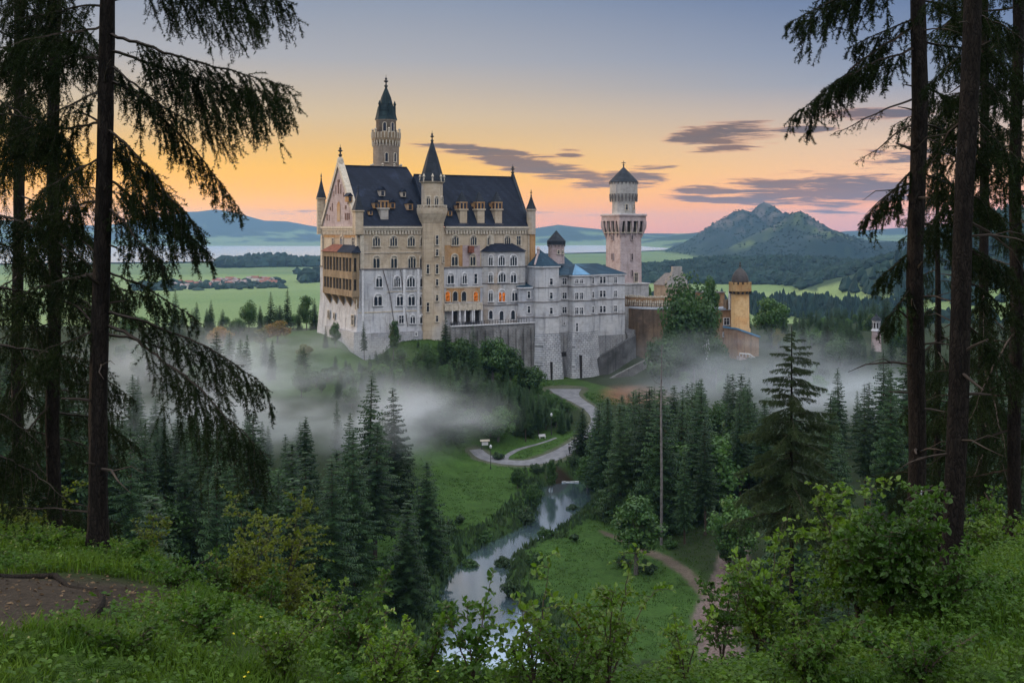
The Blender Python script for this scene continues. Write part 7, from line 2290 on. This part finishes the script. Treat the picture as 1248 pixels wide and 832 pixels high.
# leafy ground plants in patches
x, y = scatter(40000, 6.2, 23, g, 1.1)
pt = fbm(x * .55 + 40, y * .55, 4)
keep = g.random(len(x)) < .60 + 1.2 * pt
x, y = x[keep], y[keep]
nl = 7
n = len(x)
xs = np.repeat(x, nl); ys_ = np.repeat(y, nl)
ph = g.uniform(.05, .24, n) * (1 + .5 * fbm(x * .9, y * .9, 3))
hh = np.repeat(ph, nl) * g.uniform(.35, 1.0, n * nl)
aa = g.random(n * nl) * 6.283
rr_ = hh * g.uniform(.1, .5, n * nl)
P = np.stack([xs + rr_ * np.cos(aa), ys_ + rr_ * np.sin(aa), H(xs, ys_) + hh], -1)
D = np.stack([np.cos(aa), np.sin(aa), g.uniform(-.3, .35, n * nl)], -1)
Vl_, Fl_ = leaves(P, D, g, .048, wdt=.36)
tag(link("ground_plants", mesh_np("ground_plants", Vl_, Fl_, leaf_g)), "low leafy plants on the front slope", kind='stuff')
# little yellow flowers
x, y = scatter(360, 6.2, 10, g, 1.0)
k_ = (np.abs(624 + F * x / y - 470) < 190) & (g.random(len(x)) < .5)
x, y = x[k_], y[k_]; n = len(x)
P = np.stack([x, y, H(x, y) + g.uniform(.12, .3, n)], -1)
Vl_, Fl_ = leaves(np.repeat(P, 4, 0), np.stack([np.cos(np.tile(np.arange(4) * 1.57, n)), np.sin(np.tile(np.arange(4) * 1.57, n)), np.full(4 * n, .3)], -1), g, .015, wdt=.5)
tag(link("wildflowers", mesh_np("wildflowers", Vl_, Fl_, plain("yellow_petals", (.60, .50, .03), .6, .2))), "tiny yellow flowers in the front grass", kind='stuff')
# leaf litter and stones on the bare earth
n = 900
x = -5.65 + g.uniform(-2.2, 2.2, n) + .0; y = 9.9 + g.uniform(-2.4, 2.4, n)
P = np.stack([x, y, H(x, y) + .008], -1); aa = g.random(n) * 6.283
Vl_, Fl_ = leaves(P, np.stack([np.cos(aa), np.sin(aa), .1 * g.normal(size=n)], -1), g, .05, wdt=.35)
tag(link("leaf_litter", mesh_np("leaf_litter", Vl_, Fl_, plain("dead_leaves", (.10, .065, .035), .9, .4, 3))), "dead leaves on the bare earth", kind='stuff')
rp_ = [(-8.6, 12.2), (-7.6, 12.35), (-6.9, 12.1), (-6.2, 12.15), (-5.6, 11.8), (-5.1, 11.85), (-4.7, 11.4), (-4.3, 11.2), (-4.1, 10.7), (-3.95, 10.3), (-3.8, 9.7)]
gr2 = np.random.default_rng(8)
rt_ = MB().tube([(a_ + gr2.normal(0, .04), b_ + gr2.normal(0, .05), hz(a_, b_) + gr2.normal(.0, .018)) for a_, b_ in rp_], [.02 + .022 * gr2.random() for _ in rp_], 7)
tag(rt_.build("tree_root", barkn, None, (0, 0, 0), True), "gnarled root edging the bare earth at lower left", "root")

# ================================================================ creek banks and meadow
g = np.random.default_rng(900)
reed_m = leafy("bank_herbs", (.030, .060, .026), (.052, .085, .036), .25, .6, 0, .25, .15)
mead_m = leafy("meadow_tufts", (.036, .076, .016), (.055, .100, .023), .4, .6, 0, .25, .08)
def tufts(name, n, cond, hr, wr, m, label, kk=5):
    y = g.uniform(126, 300, n); x = g.uniform(-32, 45, n)
    ok = cond(x, y); x, y = x[ok], y[ok]; n = len(x)
    z = H(x, y)
    xs, ys_, zs__ = np.repeat(x, kk), np.repeat(y, kk), np.repeat(z, kk)
    hh = np.repeat(g.uniform(*hr, n), kk) * g.uniform(.6, 1.1, n * kk)
    aa = g.random(n * kk) * 6.283; ww_ = g.uniform(*wr, n * kk)
    b = np.stack([xs + g.normal(0, .25, n * kk), ys_ + g.normal(0, .25, n * kk), zs__ - .05], -1)
    s = np.stack([np.cos(aa), np.sin(aa), 0 * aa], -1) * ww_[:, None]
    tp = b + np.stack([g.normal(0, .22, n * kk) * hh, g.normal(0, .22, n * kk) * hh, hh], -1)
    md = b * .45 + tp * .55
    Vv = np.stack([b - s * .5, md - s * .6, tp, md + s * .6, b + s * .5], 1).reshape(-1, 3)
    k = np.arange(n * kk)[:, None] * 5
    Fq = np.vstack([k + np.array([[0, 1, 3, 4]])]); 
    Ft_ = k + np.array([[1, 2, 3]])
    me = bpy.data.meshes.new(name)
    me.from_pydata(Vv.tolist(), [], Fq.tolist() + Ft_.tolist())
    me.materials.append(m); me.update()
    return tag(link(name, me), label, kind='stuff')
def cd(x, y): return creek_d(x, y)[0]
def awayv(x, y, m=.6): return np.minimum.reduce([seg_dist(x, y, p) for p in (ROAD, FORK, TRACK, TRAIL)]) > m
tufts("bank_herbs", 20000, lambda x, y: (cd(x, y) > .2) & (cd(x, y) < 5.5 + 3 * fbm(x * .2, y * .2, 3)) & (y < 232) & awayv(x, y), (.5, 1.5), (.12, .32), reed_m, "tall herbs along the creek banks")
tufts("meadow_grass", 30000, lambda x, y: (cd(x, y) > 3) & (cd(x, y) < 34) & awayv(x, y) & (fbm(x * .15, y * .15, 3) > -.35), (.12, .34), (.04, .10), mead_m, "rough grass of the valley meadow", 6)
hill_c = lambda x, y: (to_castle(x, y)[1] < -1.5) & (to_castle(x, y)[1] > -45) & (to_castle(x, y)[0] > -25) & (to_castle(x, y)[0] < 55) & awayv(x, y)
g2n = 30000
tufts("hill_grass", g2n, lambda x, y: hill_c(x, y) & (y > 232), (.15, .45), (.06, .16), mead_m, "rough grass on the castle hill", 5)
# bushes along the banks and by the track: each by itself
BSH = []
for sd in (71, 72, 73):
    v, f, C_ = broad_mesh(sd, 3.0, 3.6, .02, 14, 120, .30)
    BSH.append((mesh_np("foliage", v, f, reed_m), limbs_mb(3.0, C_, .06, .05).mesh("stem", barkg)))
def bush(px, py, s, label, mat=None, group=None):
    # ground point under the photo pixel, found by marching
    for Y in np.arange(125, 330, .5):
        if hz((px - 624) * Y / F, Y) >= (HOR - py) * Y / F: break
    x = (px - 624) * Y / F
    o = tag(empty("bush", (x, Y, hz(x, Y) - .1), random.random() * 6.28), label, "bush", group)
    o.scale = (s * random.uniform(.85, 1.2), s, s * random.uniform(.8, 1.1))
    q = BSH[random.randrange(3)]
    link("stem", q[1], o); c = link("foliage", q[0], o)
    if mat: c.material_slots[0].link = 'OBJECT'; c.material_slots[0].material = mat
    return o
for px, py, s, lab in [(625, 735, 1.1, "dark bush on the right bank nearest the viewer"), (612, 700, .9, "bush at the inner creek bend"), (652, 690, .8, "small upright bush in the middle of the meadow"), (760, 625, .9, "bush at the far corner of the meadow"),
                       (700, 628, .8, "bush beside the pond's right edge"), (735, 634, 1.0, "bush at the wood edge above the meadow"), (545, 650, 1.0, "bush on the left meadow edge"), (590, 665, .9, "bush hanging over the dark water"), (640, 640, 1.1, "bush under the willow on the left bank"),
                       (570, 700, 1.0, "bush on the left bank above the lower water"), (540, 760, 1.3, "big bush at the lower left bank"), (505, 720, 1.4, "blue-green bush below the left wood"), (470, 700, 1.3, "bush in the shade of the left wood"), (800, 640, 1.1, "bush at the foot of the bare trunk"),
                       (818, 668, .7, "bush left of the gravel track"), (790, 700, .8, "low bush on the right meadow"), (870, 640, 1.3, "bush right of the gravel track's bend"),
                       (890, 690, 1.4, "bush at the right side of the gravel track"), (720, 590, 1.0, "bush above the pond's right shore"), (698, 570, .8, "small bush below the lane's outer edge"), (607, 560, .8, "bush below the left lane end"), (655, 578, .9, "bush at the pond head"),
                       (560, 640, .7, "small reddish bush in the left meadow"), (700, 660, .6, "tiny bush on the peninsula"), (665, 655, .8, "bush at the peninsula tip"), (760, 690, .7, "solitary small bush in the right meadow")]:
    bush(px, py, s, lab, random.choice([None, None, broad_m]))
# ================================================================ small things along the lane
def ground_at(px, py, y0=120, y1=330):
    for Y in np.arange(y0, y1, .25):
        if hz((px - 624) * Y / F, Y) >= (HOR - py) * Y / F: break
    return (px - 624) * Y / F, float(Y), hz((px - 624) * Y / F, Y)
lampm = plain("lamp_metal", (.03, .03, .032), .5, .2); lampg = plain("lamp_milk_glass", (.55, .56, .58), .3, .1)
lamp0 = None
for px, py, lab in [(598, 572, "street lamp left of the lane junction, in the mist"), (672, 530, "street lamp inside the bend between lane and footpath")]:
    x, Y, z = ground_at(px, py)
    o = tag(empty("street_lamp", (x, Y, z)), lab, "street lamp", "street lamps along the lane")
    if lamp0 is None:
        lp = MB().lathe(0, 0, [(.12, -.3), (.12, .5), (.07, .6), (.055, 4.2)], 8).tube([(0, 0, 4.2), (0, -.05, 4.35), (0, -.1, 4.4)], .04, 6)
        lh = MB().lathe(0, 0, [(.08, 4.2), (.22, 4.35), (.26, 4.75), (.12, 4.95), (.02, 5.05)], 8)
        lamp0 = (lp.mesh("pole", lampm), lh.mesh("lamp_head", lampg))
    link("pole", lamp0[0], o); link("lamp_head", lamp0[1], o)
# white rail at the pond's edge (a low weir) and a white boulder on the bank
x, Y, z = ground_at(668, 589)
wr = MB()
for k in range(8):
    wr.box(-1.0 + .9 * k, -.15 + .9 * k, -.22 + .05 * math.sin(k), .25, -.6, .12 + .05 * math.sin(k * 2.1))
o = wr.build("stone_weir", plain("pale_weir_stone", (.50, .52, .55), .7, .25)); o.location = (7.6, 219.8, WATER + .05)
tag(o, "pale stone weir at the head of the pond", "weir")
def rock(name, x, y, z, s, seed, m, label, cat="rock"):
    bm = bmesh.new(); bmesh.ops.create_icosphere(bm, subdivisions=3, radius=1)
    g_ = np.random.default_rng(seed); o3 = Vector(g_.random(3) * 20)
    for v in bm.verts:
        v.co *= 1 + .35 * mnoise.noise(v.co * 1.4 + o3) + .12 * mnoise.noise(v.co * 4 + o3)
        v.co.x *= s[0]; v.co.y *= s[1]; v.co.z *= s[2]
    me = bpy.data.meshes.new(name); bm.to_mesh(me); bm.free(); me.materials.append(m)
    return tag(link(name, me, None, (x, y, z)), label, cat)
rk = plain("pale_rock", (.45, .46, .47), .9, .3, 2)
x, Y, z = ground_at(671, 586); rock("boulder", x, Y, z + .2, (.45, .4, .7), 3, rk, "upright white boulder beside the weir")
x, Y, z = ground_at(705, 618); rock("boulder", x, Y, z + .2, (.4, .4, .6), 4, rk, "white boulder at the pond's right shore")
# notice board by the lane: white panel on two posts
x, Y, z = ground_at(591, 548)
nb_o = tag(empty("notice_board", (x, Y, z), R(12)), "small white notice board where the lane fades into the mist", "notice board")
MB().box(-.75, -.65, -.05, .05, -.3, 1.9).build("post", lampm, nb_o); MB().box(.65, .75, -.05, .05, -.3, 1.9).build("post", lampm, nb_o)
MB().box(-.7, .7, -.09, -.052, .95, 1.7).build("panel", trimw, nb_o)
rfb = MB(); rfb.add([(-1.05, -.35, 1.85), (1.05, -.35, 1.85), (1.05, .3, 1.85), (-1.05, .3, 1.85), (-1.05, 0, 2.2), (1.05, 0, 2.2)], [(3, 2, 1, 0), (0, 1, 5, 4), (1, 2, 5), (2, 3, 4, 5), (3, 0, 4)])
rfb.build("roof", trim, nb_o)
x, Y, z = ground_at(661, 534)
bn = tag(empty("bench", (x, Y, z), R(20)), "white bench on the grass above the footpath", "bench")
MB().box(-.8, .8, -.22, .22, .42, .48).build("seat", trimw, bn)
MB().box(-.8, .8, .20, .26, .5, .92).build("backrest", trimw, bn)
for sx_ in (-.65, .65): MB().box(sx_ - .05, sx_ + .05, -.2, .2, -.1, .418).build("leg", trimw, bn)
# walker on the lane
def person(x, y, z, rz, label, jacket, trousers, seed):
    me = bpy.data.meshes.new("person"); bm = bmesh.new()
    J = {'pelvis': (0, 0, .95, .145), 'waist': (0, 0, 1.10, .13), 'chest': (0, -.01, 1.32, .165), 'neck': (0, 0, 1.50, .062), 'head': (0, -.01, 1.60, .085), 'crown': (0, -.005, 1.70, .085),
         'hl': (.09, 0, .90, .10), 'kl': (.11, -.14, .50, .068), 'al': (.11, -.10, .09, .045), 'tl': (.12, -.25, .04, .04), 'hr': (-.09, 0, .90, .10), 'kr': (-.10, .08, .50, .068), 'ar': (-.10, .24, .12, .045), 'tr': (-.11, .12, .04, .04),
         'sl': (.19, 0, 1.42, .07), 'el': (.25, .08, 1.14, .05), 'wl': (.25, .0, .90, .038), 'fl': (.25, -.05, .80, .032), 'sr': (-.19, 0, 1.42, .07), 'er': (-.25, -.06, 1.14, .05), 'wr': (-.24, -.18, .93, .038), 'fr': (-.24, -.24, .85, .032)}
    E_ = [('pelvis', 'waist'), ('waist', 'chest'), ('chest', 'neck'), ('neck', 'head'), ('head', 'crown'), ('pelvis', 'hl'), ('hl', 'kl'), ('kl', 'al'), ('al', 'tl'), ('pelvis', 'hr'), ('hr', 'kr'), ('kr', 'ar'), ('ar', 'tr'),
          ('chest', 'sl'), ('sl', 'el'), ('el', 'wl'), ('wl', 'fl'), ('chest', 'sr'), ('sr', 'er'), ('er', 'wr'), ('wr', 'fr')]
    vs = {k: bm.verts.new(v[:3]) for k, v in J.items()}
    for a, b in E_: bm.edges.new((vs[a], vs[b]))
    bm.to_mesh(me); bm.free()
    o = link("person", me, None, (x, y, z)); o.rotation_euler = (0, 0, rz)
    md = o.modifiers.new("skin", 'SKIN')
    me.skin_vertices.new(name="s") if not me.skin_vertices else None
    for k, v in enumerate(J.values()):
        me.skin_vertices[0].data[k].radius = (v[3], v[3])
    me.skin_vertices[0].data[0].use_root = True
    sb = o.modifiers.new("sub", 'SUBSURF'); sb.levels = 2; sb.render_levels = 2
    m, t, out = new_mat("walking_clothes")
    gq = t.n('ShaderNodeTexCoord'); sp_ = t.n('ShaderNodeSeparateXYZ'); t.l(gq.outputs['Object'], sp_.inputs[0])
    c = t.ramp(t.m('DIVIDE', sp_.outputs[2], 1.8), [(0, (.02, .018, .016)), (.06, trousers), (.53, jacket), (.835, (.42, .27, .20)), (.935, (.05, .035, .025))], 'CONSTANT')
    principled(t, out, c, .8, .2)
    me.materials.append(m)
    return tag(o, label, "person")
x, Y, z = ground_at(694, 553); person(x, Y, z + .06, R(150), "person in dark clothes walking at the outer edge of the lane", (.03, .032, .04), (.025, .025, .03), 1)
x, Y, z = ground_at(699.5, 545); person(x, Y, z + .06, R(130), "person in black jacket walking up the lane, left of a pair", (.02, .02, .022), (.03, .03, .035), 2)
x, Y, z = ground_at(701.8, 544.5); person(x, Y, z + .06, R(130), "person in grey jacket walking up the lane, right of a pair", (.06, .06, .07), (.02, .02, .025), 3)
